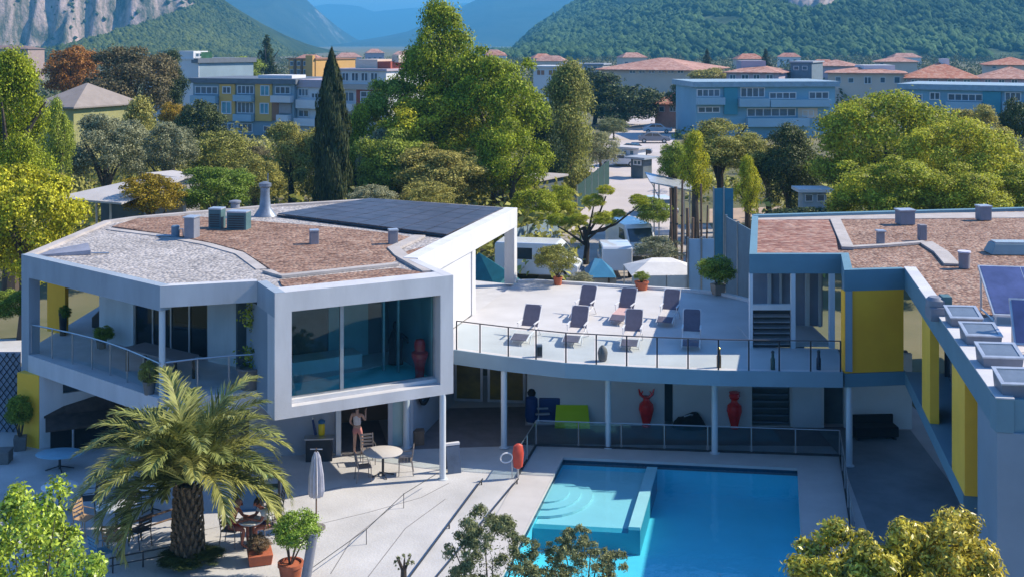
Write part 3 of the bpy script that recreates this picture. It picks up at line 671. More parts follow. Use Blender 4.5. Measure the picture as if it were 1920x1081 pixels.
# stair rail below the pier
m = MB(); pts = [WPQ.at(Lr + 0.5, -0.4), WPQ.at(Lr + 2.2, -0.5)]
m.tube([(pts[0].x, pts[0].y, 3.0), (pts[1].x, pts[1].y, 2.0)], 0.03, 8)
for p, z in ((pts[0], 3.0), (pts[1], 2.0)): m.tube([(p.x, p.y, 0.0), (p.x, p.y, z)], 0.025, 8)
m.build('stair_rail', M_STEEL, wing)
# ground floor under the terrace
u5 = W5.u
m = MB(); W5.holes(m, 0.0, W5.L, 0, 2.64, -0.2, 0, [(u5(1246), u5(1262), 0, 2.3), (u5(1410), u5(1482), 0.03, 2.35), (u5(1545), u5(1583), 0, 2.2)])
m.build('wall', pm('colonnade_wall', (0.62, 0.62, 0.61), 0.75, 0.06, 0.7, 0.1, 20), wing)
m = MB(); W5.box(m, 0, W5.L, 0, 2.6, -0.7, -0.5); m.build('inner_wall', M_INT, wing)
for k in range(9):
    z0 = 0.12 + k * 0.245; m = MB(); W5.box(m, u5(1412), u5(1480), z0, z0 + 0.06, -0.2, -0.08); m.build('louvre_slat', pm('slat_blue', (0.10, 0.14, 0.18), 0.5), wing)
m = MB(); W5.box(m, u5(1486), u5(1540), 0.02, 2.25, 0.004, 0.04); m.build('door', pm('pale_door', (0.55, 0.60, 0.64), 0.5, 0.05, 1), wing)
m = MB(); W5.box(m, u5(1488), u5(1496), 2.28, 2.5, 0.004, 0.05); m.build('wall_lamp', pm('maroon', (0.12, 0.02, 0.03), 0.5), wing)
m = MB(); W45.box(m, 0, W45.L, 0, 2.64, -0.2, 0.0); m.build('wall', pm('colonnade_wall', (0.62, 0.62, 0.61)), wing)
WPAVE = pm('dark_blue_grey_paving', (0.20, 0.23, 0.25), 0.7, 0.18, 0.8, 0.3, 10)  # darker blue-grey sheet between pool deck and wing
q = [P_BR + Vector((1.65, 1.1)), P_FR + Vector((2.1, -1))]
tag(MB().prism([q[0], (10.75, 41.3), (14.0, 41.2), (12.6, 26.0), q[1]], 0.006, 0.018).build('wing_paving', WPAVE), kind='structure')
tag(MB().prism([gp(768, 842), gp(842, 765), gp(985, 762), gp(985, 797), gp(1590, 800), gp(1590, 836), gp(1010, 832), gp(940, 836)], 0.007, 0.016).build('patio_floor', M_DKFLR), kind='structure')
# roof furniture of the wing
RG = 6.24
roofthing('roof_vent', 'squat grey vent box at the far edge of the wing roof, left of two', 'vent', 1697, 420, 0.62, 0.55, 0.55, M_UNIT, RG, 0.1, 1.12)
roofthing('roof_vent', 'grey vent box at the far edge of the wing roof, right of two', 'vent', 1844, 412, 0.5, 0.45, 0.55, M_UNIT, RG, 0.1, 1.1)
roofthing('roof_vent', 'thin grey vent pipe nearest the tiled part of the wing roof', 'vent', 1651, 460, 0.24, 0.24, 0.50, M_PIPE, RG, 0.1, 1.3)
roofthing('roof_vent', 'grey vent pipe in the middle of the wing roof below the squat box', 'vent', 1729, 450, 0.27, 0.27, 0.58, M_PIPE, RG, 0.1)
t = thing('roof_vent', 'round grey vent pot with pale lid above the tilted solar collector', 'vent', (*gp(1808, 502, RG), RG))
m = MB(); m.lathe([(0.17, 0), (0.19, 0.5)], n=16); m.build('stack', M_PIPE, t, smooth=True, world=False)
m = MB(); m.lathe([(0.21, 0.505), (0.21, 0.55)], n=16); m.build('lid', pm('pale_lid', (0.6, 0.58, 0.66), 0.5), t, smooth=True, world=False)
t = thing('skylight', 'long pale blue-grey roof skylight at the right edge of the wing roof', 'skylight', (*gp(1895, 474, RG), RG), -0.05)
MB().cbox((0.25, 0, 0), 2.1, 0.9, 0.36, 0, 0.86, 0.7).build('curb', pm('skylight_sheet', (0.20, 0.27, 0.30), 0.4, 0.08, 2), t, world=False, bevel=0.02)
MB().cbox((0.25, 0, 0.362), 1.7, 0.56, 0.05).build('lid', pm('skylight_lid', (0.36, 0.42, 0.46), 0.3), t, world=False)
# rooftop machinery
t = thing('rooftop_unit', 'grey rooftop machine with rounded top behind the parapet', 'air conditioner', (*gp(1762, 598, RG), RG), -0.1)
MB().cbox((0, 0, 0), 0.62, 0.6, 0.36).build('casing', M_UNIT, t, world=False, bevel=0.03)
m = MB(); m.lathe([(0.26, 0.362), (0.26, 0.52), (0.18, 0.6)], (-0.1, 0, 0), 16); m.build('fan_hood', M_UNIT, t, smooth=True, world=False)
MB().cbox((0.15, 0.02, 0.362), 0.26, 0.4, 0.27).build('control_box', M_TEAL, t, world=False, bevel=0.02)
def collector(label, px, py, w, h, tilt, rz, cat='solar collector'):
    x, y = gp(px, py, RG); t = thing('solar_collector', label, cat, (x, y, RG), rz)
    c, s_ = math.cos(tilt), math.sin(tilt)
    def P(u, v, n): return (u, v * c - n * s_, 0.22 + v * s_ + n * c)
    m = MB(); m.hexa([P(-w/2, 0, 0), P(w/2, 0, 0), P(w/2, h, 0), P(-w/2, h, 0), P(-w/2, 0, .07), P(w/2, 0, .07), P(w/2, h, .07), P(-w/2, h, .07)]); m.build('frame', M_GALV, t, world=False)
    for k in range(2):
        a0, a1 = -w/2 + 0.05 + k * (w - .06) / 2, -w/2 - .01 + (k + 1) * (w - .06) / 2 + .03
        m = MB(); m.hexa([P(a0, .05, .071), P(a1, .05, .071), P(a1, h - .05, .071), P(a0, h - .05, .071), P(a0, .05, .08), P(a1, .05, .08), P(a1, h - .05, .08), P(a0, h - .05, .08)])
        m.build('absorber', pm('solar_blue', (0.075, 0.095, 0.22), 0.22, 0.25, 1.5, spec=0.7), t, world=False)
    for sx in (-w/2 + .08, w/2 - .08):
        m = MB(); m.tube([(sx, h * c - .1, 0), (sx, h * c - .05, 0.22 + (h - .1) * s_)], 0.03, 6); m.tube([(sx, 0.1, 0), (sx, 0.1, 0.25)], 0.03, 6); m.tube([(sx, .05, .05), (sx, h * c, .05)], .025, 6); m.build('leg', M_GALV, t, world=False)
    return t
collector('large tilted blue solar collector beside the vent pot on the wing roof', 1946, 612, 2.2, 2.05, 0.48, -0.165)
collector('blue solar collector on pale A-frame legs, nearest one at the right edge', 1952, 668, 1.2, 1.2, 0.9, -0.25)
M_HOP = pm('hopper_sheet', (0.19, 0.20, 0.235), 0.5, 0.12, 2)
for i, (px, py, w) in enumerate(((1806, 618, 0.70), (1838, 652, 0.74), (1873, 694, 0.78), (1912, 746, 0.82))):
    nm = ['farthest', 'second farthest', 'second nearest', 'nearest'][i]
    t = thing('light_hopper', nm + ' of the four glazed rooflight boxes in a row behind the parapet', 'rooflight', (*gp(px, py, RG), RG), -0.12, 'rooflight boxes behind the parapet')
    a, h = w / 2, 0.36; d = 0.62 / 2; tk = 0.05
    m = MB()
    m.hexa([(-a, -d, 0), (a, -d, 0), (a, d, 0), (-a, d, 0), (-a - .04, -d - .04, h), (a + .04, -d - .04, h), (a + .04, d + .04, h + .16), (-a - .04, d + .04, h + .16)]); m.build('casing', M_HOP, t, world=False)
    m = MB(); R0 = [(-a - .06, -d - .06, h + .002), (a + .06, -d - .06, h + .002), (a + .06, d + .06, h + .165), (-a - .06, d + .06, h + .165)]
    R1 = [(-a + .02, -d + .02, h + .022), (a - .02, -d + .02, h + .022), (a - .02, d - .02, h + .145), (-a + .02, d - .02, h + .145)]
    for k in range(4):
        j = (k + 1) % 4; p = [R0[k], R0[j], R1[j], R1[k]]; m.hexa(p + [(x, y, z + .03) for x, y, z in p])
    m.build('rim', M_GALV, t, world=False)
    m = MB(); m.hexa(R1 + [(x, y, z + .012) for x, y, z in R1]); m.build('pane', pm('hopper_glass', (0.16, 0.19, 0.23), 0.15, 0.2, 2, spec=0.8), t, world=False)
# ================================================================== vegetation
LM = dict(
    lime=leafmat('leaf_lime', (0.082, 0.107, 0.008), (0.670, 0.698, 0.044), 0.32),
    green=leafmat('leaf_green', (0.055, 0.093, 0.015), (0.485, 0.579, 0.077), 0.32),
    olive=leafmat('leaf_olive', (0.090, 0.098, 0.027), (0.619, 0.562, 0.141), 0.32),
    dark=leafmat('leaf_dark', (0.013, 0.025, 0.011), (0.131, 0.170, 0.052), 0.2),
    silver=leafmat('leaf_silver', (0.086, 0.100, 0.053), (0.499, 0.499, 0.290), 0.32),
    brown=leafmat('leaf_brown', (0.067, 0.053, 0.029), (0.383, 0.289, 0.153), 0.32),
    rust=leafmat('leaf_rust', (0.093, 0.051, 0.013), (0.523, 0.252, 0.043), 0.32),
    gold=leafmat('leaf_gold', (0.077, 0.068, 0.009), (0.557, 0.416, 0.035), 0.32),
    cypress=leafmat('leaf_cypress', (0.008, 0.017, 0.008), (0.088, 0.109, 0.037), 0.1),
    straw=leafmat('leaf_straw', (0.102, 0.086, 0.043), (0.461, 0.364, 0.196), 0.32),
    pine=leafmat('leaf_pine', (0.122, 0.127, 0.016), (0.800, 0.775, 0.086), 0.4),
    citrus=leafmat('leaf_citrus', (0.053, 0.104, 0.010), (0.564, 0.738, 0.084), 0.32, 0.35, (0.680, 0.800, 0.281), 0.5),
    loquat=leafmat('leaf_loquat', (0.077, 0.096, 0.021), (0.795, 0.721, 0.089), 0.32, 0.35, (0.795, 0.794, 0.177), 0.5),
    palm=leafmat('leaf_palm', (0.053, 0.071, 0.013), (0.435, 0.448, 0.132), 0.25, 0.45),
    sage=leafmat('leaf_sage', (0.067, 0.081, 0.038), (0.439, 0.449, 0.197), 0.32),
)
M_BARK = pm('bark', (0.085, 0.065, 0.05), 0.9, 0.35, 4, 0.6, 10, streak=0.25)
M_BARKD = pm('bark_dark', (0.04, 0.032, 0.026), 0.9, 0.35, 4, 0.6, 10, streak=0.25)
def unit(a): return a / np.maximum(1e-9, np.linalg.norm(a, axis=1, keepdims=True))
def leaves(name, P, N, size, aspect, rng, fold=0.2, axis=None, along=0.0):
    """one rhombic leaf per point, folded along its midrib"""
    n = len(P); t = rng.normal(size=(n, 3))
    if axis is not None: t = t * (1 - along) + axis * along
    t = unit(t - N * np.sum(t * N, 1, keepdims=True)); b = np.cross(N, t)
    L = (size * rng.uniform(0.7, 1.3, n))[:, None]; W = L * aspect
    V = np.empty((n, 4, 3)); V[:, 0] = P - t * L / 2; V[:, 1] = P + b * W / 2 + N * W * fold; V[:, 2] = P + t * L / 2; V[:, 3] = P - b * W / 2 + N * W * fold
    return npmesh(name, V.reshape(-1, 3), np.arange(4 * n).reshape(-1, 4), rng.uniform(0, 1, n))
def crown(seed, kind='round', nc=40, nl=9000, leaf=0.05, aspect=0.6, crad=(0.2, 0.38), fill=0.12, dims=None):
    rng = np.random.default_rng(seed)
    if kind == 'cypress':
        z = rng.uniform(-1, 1, nl); prof = np.clip(1.02 - (np.clip(z + 0.35, 0, 2) / 1.36) ** 2.2, 0.03, 1) * np.where(z < -0.7, 0.75 + (z + 1) * 0.8, 1)
        a = rng.uniform(0, 2 * np.pi, nl); lump = 1 + 0.13 * np.sin(5 * a + 9 * z) + 0.1 * np.sin(11 * z - 3 * a)
        r = prof * lump * (1 - 0.35 * rng.uniform(0, 1, nl) ** 2.5)
        P = np.stack([r * np.cos(a), r * np.sin(a), z + rng.normal(0, 0.015, nl)], 1)
        N = unit(np.stack([np.cos(a), np.sin(a), 0.25 + 0 * a], 1) + 0.5 * rng.normal(size=(nl, 3)))
        return leaves('crown_%s_%d' % (kind, seed), P, N, np.full(nl, leaf), aspect, rng, 0.1, np.array([[0, 0, 1.0]]), 0.7)
    d = unit(rng.normal(size=(nc * 4, 3)))
    if kind == 'umbrella': d = d[(d[:, 2] > -0.12)]
    elif kind == 'conifer': pass
    else: d = d[d[:, 2] > -0.75]
    d = d[:nc]; rad = rng.uniform(crad[0], crad[1], len(d)); rr = rng.uniform(0.35, 1.0, len(d)) ** 0.5 * (1 - rad * 0.9)
    C = d * rr[:, None]
    if kind == 'umbrella': C[:, 2] = C[:, 2] * 1.6 - 0.75; C[:, :2] *= 1.0; rad *= 0.9
    if kind == 'tall':
        C[:, 2] = rng.uniform(-0.9, 0.82, len(d)); w = 0.95 - 0.55 * np.abs(C[:, 2] + 0.25); an = rng.uniform(0, 6.28, len(d)); q = rng.uniform(0.25, 1.12, len(d)) ** 0.6 * np.maximum(0.12, w - rad * 0.6)
        C[:, 0] = q * np.cos(an); C[:, 1] = q * np.sin(an)
    if kind == 'conifer':
        C[:, 2] = rng.uniform(-1, 0.9, len(d)); w = (1 - C[:, 2]) / 2; an = rng.uniform(0, 6.28, len(d)); q = rng.uniform(0.3, 1, len(d)) * w * 0.85
        C[:, 0] = q * np.cos(an); C[:, 1] = q * np.sin(an); rad *= 0.35 + 0.6 * w
    pr = rad ** 2 / np.sum(rad ** 2); cnt = np.maximum(8, (pr * nl * (1 - fill)).astype(int))
    idx = np.repeat(np.arange(len(d)), cnt); n = len(idx)
    out = unit(C + 1e-6)[idx]; up = np.array([[0, 0, 1.0]])
    v = unit(rng.normal(size=(n, 3)) + 0.6 * out + 0.5 * up)
    rs = rad[idx] * (1 - 0.5 * rng.uniform(0, 1, n) ** 2.2) * (1 + 0.18 * rng.normal(size=n))
    sq = np.array([[1, 1, 0.72 if kind != 'tall' else 1.0]])
    P = C[idx] + v * rs[:, None] * sq
    N = unit(v + 0.55 * rng.normal(size=(n, 3)))
    nf = int(nl * fill); Pf = unit(rng.normal(size=(nf, 3))) * (rng.uniform(0, 1, nf) ** 0.5 * 0.72)[:, None]
    if kind == 'umbrella': Pf[:, 2] = np.abs(Pf[:, 2]) - 0.5
    if kind == 'conifer': Pf[:, :2] *= ((1 - Pf[:, 2:3]) / 2) * 0.6
    if kind == 'tall': Pf[:, :2] *= 0.6
    P = np.concatenate([P, Pf]); N = np.concatenate([N, unit(rng.normal(size=(nf, 3)))])
    if dims is not None: P = P * np.array([dims])
    return leaves('crown_%s_%d' % (kind, seed), P, N, np.full(len(P), leaf), aspect, rng)
CR = dict(
    r1=crown(1, 'round', 46, 10000, 0.075), r2=crown(2, 'round', 60, 11000, 0.07, crad=(0.16, 0.34)), r3=crown(3, 'round', 34, 9500, 0.08, crad=(0.24, 0.42)), r4=crown(4, 'round', 90, 12000, 0.065, 0.5, crad=(0.13, 0.27)),
    t1=crown(5, 'tall', 60, 12000, 0.07, crad=(0.18, 0.36)), t2=crown(6, 'tall', 80, 13000, 0.065, crad=(0.15, 0.3)),
    u1=crown(7, 'umbrella', 60, 12000, 0.07, crad=(0.16, 0.32)), c1=crown(8, 'conifer', 90, 10000, 0.075, 0.45, crad=(0.2, 0.34)),
    cy=crown(9, 'cypress', nl=14000, leaf=0.10, aspect=0.5),
    h1=crown(10, 'tall', 52, 34000, 0.046, crad=(0.17, 0.34), fill=0.05), h2=crown(11, 'round', 75, 42000, 0.038, crad=(0.13, 0.27), fill=0.06), h3=crown(13, 'tall', 42, 28000, 0.050, crad=(0.18, 0.36), fill=0.05),
    p1=crown(12, 'umbrella', 55, 34000, 0.042, 0.5, crad=(0.15, 0.30), fill=0.05), r5=crown(14, 'round', 48, 24000, 0.050, crad=(0.16, 0.32), fill=0.06),
    g1=crown(15, 'round', 40, 30000, 0.046, crad=(0.17, 0.36), fill=0.05), g2=crown(16, 'round', 55, 30000, 0.046, crad=(0.14, 0.30), fill=0.05),
)
rt = random.Random(5)
def tree(label, px, Y, top, bot, wpx, cr, mat, name='tree', cat='tree', trunk=True, base=0.0, bark=None, lean=0.0, ry=1.0, rot=None, group=None, limbs=5):
    s_ = F / Y; R = wpx / 2 / s_; x = xx(px, Y); z1 = zz(top, Y); z0 = max(base + 0.1, zz(bot, Y)); zc, h = (z1 + z0) / 2, (z1 - z0) / 2 * 1.06; R *= 1.12
    t = thing(name, label, cat, (x, Y, base), 0, group)
    me = CR[cr] if isinstance(cr, str) else cr
    o = bpy.data.objects.new('crown', me); COL.objects.link(o); o.parent = t
    if not me.materials: me.materials.append(LM['green'])
    o.location = (0, 0, zc - base); o.scale = (R, R * ry, h); o.rotation_euler = (0, 0, rt.uniform(0, 6.28) if rot is None else rot)
    o.material_slots[0].link = 'OBJECT'; o.material_slots[0].material = LM[mat]
    if trunk:
        m = MB(); H = zc - base; r0 = max(0.08, 0.035 * (z1 - base)); tp = Vector((-lean * R, 0, H * 0.9))
        m.tube([(0, 0, -0.05), tp * 0.3 + Vector((0.03 * R, 0, 0)), tp * 0.65, tp], [r0 * 1.25, r0, r0 * 0.8, r0 * 0.45], 8)
        for k in range(limbs):
            a = 6.28 * k / limbs + rt.uniform(-0.4, 0.4); st = tp * rt.uniform(0.55, 0.9)
            en = Vector((math.cos(a) * R * rt.uniform(0.4, 0.7), math.sin(a) * R * 0.55, H + h * rt.uniform(-0.3, 0.55)))
            m.tube([st, st.lerp(en, 0.5) + Vector((0, 0, 0.08 * h)), en], [r0 * 0.5, r0 * 0.32, r0 * 0.1], 6)
        m.build('trunk', bark or M_BARK, t, smooth=True, world=False)
    return t
# ---- the wood at the left, near to far
tree('tall bright lime-green tree at the left edge of the picture', 20, 62, 118, 345, 165, 'h1', 'lime')
tree('broad olive-lime tree growing against the left flank of the villa', 45, 54, 300, 560, 215, 'r5', 'lime')
tree('low green shrub beside the villa wall at the far left', 12, 46, 540, 605, 70, 'r2', 'green', 'shrub', 'shrub', False)
tree('slim green tree between the lime tree and the silvery willow', 108, 76, 190, 330, 62, 't2', 'green')
tree('silvery grey-green willow behind the pale roofed shed', 198, 82, 208, 352, 150, 'r5', 'silver')
tree('rust-orange autumn tree below the cliff', 135, 150, 82, 190, 105, 'r2', 'rust')
tree('large greyish-brown tree left of the white apartment block', 245, 130, 82, 235, 175, 'r5', 'brown')
tree('dark narrow tree right beside the white apartment block', 322, 138, 100, 200, 60, 't1', 'dark')
tree('slender yellow-green tree in front of the greyish-brown tree', 262, 96, 190, 322, 90, 't1', 'olive')
tree('small yellow-leaved tree left of the yellow apartment block', 322, 112, 190, 240, 52, 'r1', 'gold')
tree('dark green round tree in front of the yellow apartment block', 377, 106, 183, 300, 95, 'r2', 'dark')
tree('grey-olive tree between the willow and the dark round tree', 308, 88, 225, 340, 115, 'r4', 'silver')
tree('yellowish-green tree below the yellow apartment block', 410, 93, 242, 345, 130, 'r4', 'olive')
tree('dense round green shrub behind the villa air conditioners', 402, 70, 308, 402, 150, 'r5', 'green', 'shrub', 'shrub')
tree('golden orange-tinged shrub beside the pale shed', 286, 65, 322, 408, 115, 'r2', 'gold', 'shrub', 'shrub')
tree('beige dry-leaved shrub below the red corner of the apartments', 482, 100, 272, 322, 62, 'r4', 'straw', 'shrub', 'shrub')
tree('mixed olive tree left of the tall cypress', 545, 96, 222, 388, 125, 'r5', 'olive')
tree('green shrub left of the olive tree, behind the flue', 478, 86, 290, 392, 100, 'r4', 'olive', 'shrub', 'shrub')
tree('tall dark slim cypress standing alone behind the solar roof', 622, 84, 105, 388, 58, 'cy', 'cypress', 'cypress_tree', 'cypress')
tree('yellow-green tree right beside the cypress', 668, 93, 212, 380, 95, 'h3', 'lime')
tree('brownish-green tree at the foot of the big central tree', 712, 90, 236, 380, 85, 'r4', 'silver')
tree('tallest tree in the picture, loose lime-green crown above the solar roof', 828, 95, 18, 215, 150, 'h3', 'lime', limbs=7)
tree('dark green tree on the left flank of the big tree group', 752, 96, 130, 300, 150, 'g2', 'green')
tree('shaded green tree low on the left of the big tree group', 742, 88, 235, 392, 165, 'g1', 'green')
tree('bushy lime-green tree filling the middle of the big tree group', 812, 92, 150, 330, 200, 'g1', 'lime', rot=1.0)
tree('dark olive tree at the foot of the tallest tree', 830, 86, 265, 395, 190, 'g2', 'olive')
tree('broad yellow-green tree on the right of the big tree group', 930, 92, 80, 300, 190, 'g2', 'lime', rot=2.2)
tree('lower yellow-green tree on the right of the big tree group', 960, 87, 215, 392, 150, 'g1', 'lime', rot=3.1)
tree('low yellow-green shrub behind the corner of the solar roof', 800, 80, 338, 400, 110, 'r4', 'olive', 'shrub', 'shrub', False)
tree('bushy low growth in front of the big tree trunks', 700, 78, 345, 402, 90, 'r2', 'silver', 'shrub', 'shrub', False)
tree('olive-brown tree between the big tree group and the street', 1066, 106, 138, 350, 140, 'h1', 'olive')
tree('dark green tree tucked between the olive tree and the big group', 1020, 100, 205, 350, 80, 't1', 'dark')
tree('pale grey-green roadside shrub on the left of the street', 1125, 122, 245, 318, 85, 'r4', 'sage', 'shrub', 'shrub')
tree('small roadside shrub at the far left end of the street', 1150, 165, 220, 255, 60, 'r2', 'sage', 'shrub', 'shrub')
tree('broad dark cedar at the far end of the street', 1168, 190, 120, 222, 155, 'u1', 'dark', bark=M_BARKD)
tree('second dark cedar just left of the broad one', 1115, 195, 125, 215, 90, 'r1', 'dark', bark=M_BARKD)
tree('round dark green tree beside the salmon roof', 1282, 185, 148, 210, 62, 'r1', 'dark')
tree('umbrella pine with leaning limbs right of the street', 1350, 84, 203, 322, 185, 'p1', 'olive', 'umbrella_pine', 'pine', bark=M_BARKD, limbs=8)
tree('upright shaggy palm-like tree with dead skirt right of the street', 1303, 76, 252, 360, 62, 't1', 'lime')
tree('slim yellow-green tree right of the umbrella pine', 1402, 72, 296, 395, 52, 't2', 'lime')
tree('dark green tree between the umbrella pine and the big pine', 1478, 82, 245, 380, 125, 'h3', 'dark')
tree('shadowy green tree low behind the tiled wing roof', 1440, 88, 262, 350, 80, 'r1', 'olive')
tree('very large round golden-green pine behind the wing roof', 1660, 76, 160, 430, 290, 'h2', 'pine', 'stone_pine', 'pine', bark=M_BARKD, ry=0.8, limbs=7)
tree('golden-green pine crown filling the right of the large pine', 1800, 70, 212, 440, 230, 'h2', 'pine', 'stone_pine', 'pine', bark=M_BARKD, rot=2.0)
tree('golden-green pine crown hanging low in front of the large pine', 1660, 64, 285, 440, 210, 'g2', 'pine', 'stone_pine', 'pine', bark=M_BARKD)
tree('golden-green pine crown right in front, above the roof vents', 1790, 63, 300, 440, 180, 'g1', 'pine', 'stone_pine', 'pine', bark=M_BARKD)
tree('golden-green pine in the very right corner above the roof', 1890, 66, 300, 440, 190, 'g2', 'pine', 'stone_pine', 'pine', bark=M_BARKD, rot=4.0)
tree('olive round tree right of the very large pine', 1830, 95, 193, 300, 115, 'r5', 'olive')
tree('dark tree at the right edge in front of the blue block', 1905, 100, 180, 280, 70, 'r1', 'dark')
tree('silvery tree at the right edge below the dark one', 1908, 90, 255, 340, 80, 'r4', 'silver')
tree('dark conifer left of the orange tower block', 500, 260, 66, 150, 62, 'c1', 'dark', 'conifer', 'conifer')
tree('round pale green tree behind the yellow apartments', 448, 245, 104, 155, 95, 'r2', 'green')
tree('small dark conifer rising left of the villa with pink roof', 1326, 330, 92, 140, 34, 'c1', 'cypress', 'conifer', 'conifer')
tree('small dark conifer right of the villa with pink roof', 1436, 340, 92, 140, 34, 'c1', 'cypress', 'conifer', 'conifer')
tree('low olive hedge tree beside the pink-roofed villa', 1330, 260, 126, 165, 85, 'r3', 'olive')
tree('yellow-green bamboo hedge clump behind the terrace, left of the street', 1000, 82, 350, 452, 100, 'r5', 'lime', 'bamboo_clump', 'bamboo', False)
tree('second bamboo clump against the green netting', 1048, 84, 345, 440, 75, 'r5', 'lime', 'bamboo_clump', 'bamboo', False)
tree('grey-green shrub below the wooden poles', 1235, 66, 440, 500, 90, 'r4', 'silver', 'shrub', 'shrub', False)
tree('green shrub in front of the far van', 1225, 74, 368, 425, 70, 'r2', 'green', 'shrub', 'shrub', False)
tree('trimmed dark hedge below the big pine', 1500, 62, 385, 440, 130, 'r3', 'dark', 'shrub', 'shrub', False)
tree('green leafy tree left of the metal canopy', 1262, 80, 262, 345, 60, 'r2', 'green')
# cloud-pruned tree
cp = thing('cloud_pruned_tree', 'cloud-pruned tree with flat yellow-green pads behind the terrace', 'tree', (xx(1098, 72), 72, 0))
m = MB(); B0 = Vector((0, 0, 0))
pads = [(1045, 408, 50), (1085, 412, 48), (1130, 405, 54), (1112, 372, 50), (1135, 352, 38), (1198, 372, 44), (1160, 398, 34)]
m.tube([(0, 0, 0), (0.1, 0, 1.2), (-0.1, 0, 2.3)], [0.2, 0.16, 0.13], 8)
for k, (px, py, w_) in enumerate(pads):
    e = Vector((xx(px, 72) - cp.location.x, rt.uniform(-0.6, 0.6), zz(py + 14, 72)))
    m.tube([(0, 0, 1.2 + 0.12 * k), (e.x * 0.55, e.y * 0.5, 1.5 + (e.z - 1.5) * 0.45), e], [0.1, 0.075, 0.04], 6)
    o = bpy.data.objects.new('foliage_pad', CR['r2']); COL.objects.link(o); o.parent = cp; o.location = (e.x, e.y, e.z + 0.35); R = w_ / 2 / (F / 72)
    o.scale = (R, R, R * 0.62); o.rotation_euler = (0, 0, k); o.material_slots[0].link = 'OBJECT'; o.material_slots[0].material = LM['lime']
m.build('trunk', M_BARKD, cp, smooth=True, world=False)

# ---- undergrowth that reads as one mass between the trees
rng = np.random.default_rng(77)
def scatter_clumps(name, label, spots, per, leaf, mat, cat):
    P, N = [], []
    for (x, y, z, r, h) in spots:
        v = unit(rng.normal(size=(per, 3))); v[:, 2] = np.abs(v[:, 2])
        P.append(np.array([[x, y, z]]) + v * np.array([[r, r, h]]) * (1 - 0.4 * rng.uniform(0, 1, (per, 1)) ** 2)); N.append(unit(v + 0.7 * rng.normal(size=(per, 3))))
    me = leaves(name, np.concatenate(P), np.concatenate(N), np.full(len(spots) * per, leaf), 0.6, rng)
    return tag(link(name, me, mat), label, cat, kind='stuff')
sp = []
for _ in range(1000):
    Y = rng.uniform(68, 210); px = rng.uniform(-250, 1075) if rng.uniform() < 0.72 else rng.uniform(1275, 2150)
    if Y < 100 and px > 1150 and px < 1420: continue
    if 150 < Y < 205 and (330 < px < 740 or px > 1290): continue
    r = rng.uniform(1.2, 2.8); sp.append((xx(px, Y), Y, 0, r, rng.uniform(1.2, 3.6)))
scatter_clumps('undergrowth', 'mixed olive undergrowth filling the gaps between the trees', sp, 110, 0.5, LM['olive'], 'undergrowth')
sp = []
for _ in range(1500):
    Y = rng.uniform(215, 900); px = rng.uniform(-200, 2120); r = rng.uniform(2.5, 5.5); sp.append((xx(px, Y), Y, 0, r, rng.uniform(2.0, 5.0 if Y < 500 else 7.0)))
scatter_clumps('far_wood', 'far-off green belt of trees across the valley floor', sp, 70, 1.0, leafmat('leaf_far', (0.030, 0.052, 0.018), (0.130, 0.155, 0.060), 0.2), 'wood')

# ---- date palm in the courtyard
palm = thing('palm_tree', 'stout date palm with long arching fronds in the courtyard', 'palm', (*gp(352, 1056), 0))
rng = np.random.default_rng(21)
m = MB(); prof = []
for k in range(15):
    z = k * 0.145; prof.append((0.345 - 0.008 * k + (0.045 if k % 2 else 0), z))
m.lathe(prof, (0, 0, 0), 18); m.build('trunk', pm('palm_bark', (0.085, 0.065, 0.045), 0.95, 0.5, 9, 1.0, 14), palm, world=False)
for k in range(110):
    a = k * 2.399963; z = 0.25 + 1.75 * k / 110; r = 0.335 - 0.045 * z
    m = None
    s_ = MB() if k == 0 else s_
    c, sn = math.cos(a), math.sin(a)
    s_.tube([(c * r, sn * r, z), (c * (r + 0.10), sn * (r + 0.10), z + 0.10), (c * (r + 0.11), sn * (r + 0.11), z + 0.24)], [0.055, 0.045, 0.012], 5)
tag(s_.build('leaf_bases', pm('palm_boots', (0.13, 0.095, 0.06), 0.9, 0.4, 8, 0.6, 20), palm, world=False), kind='stuff')
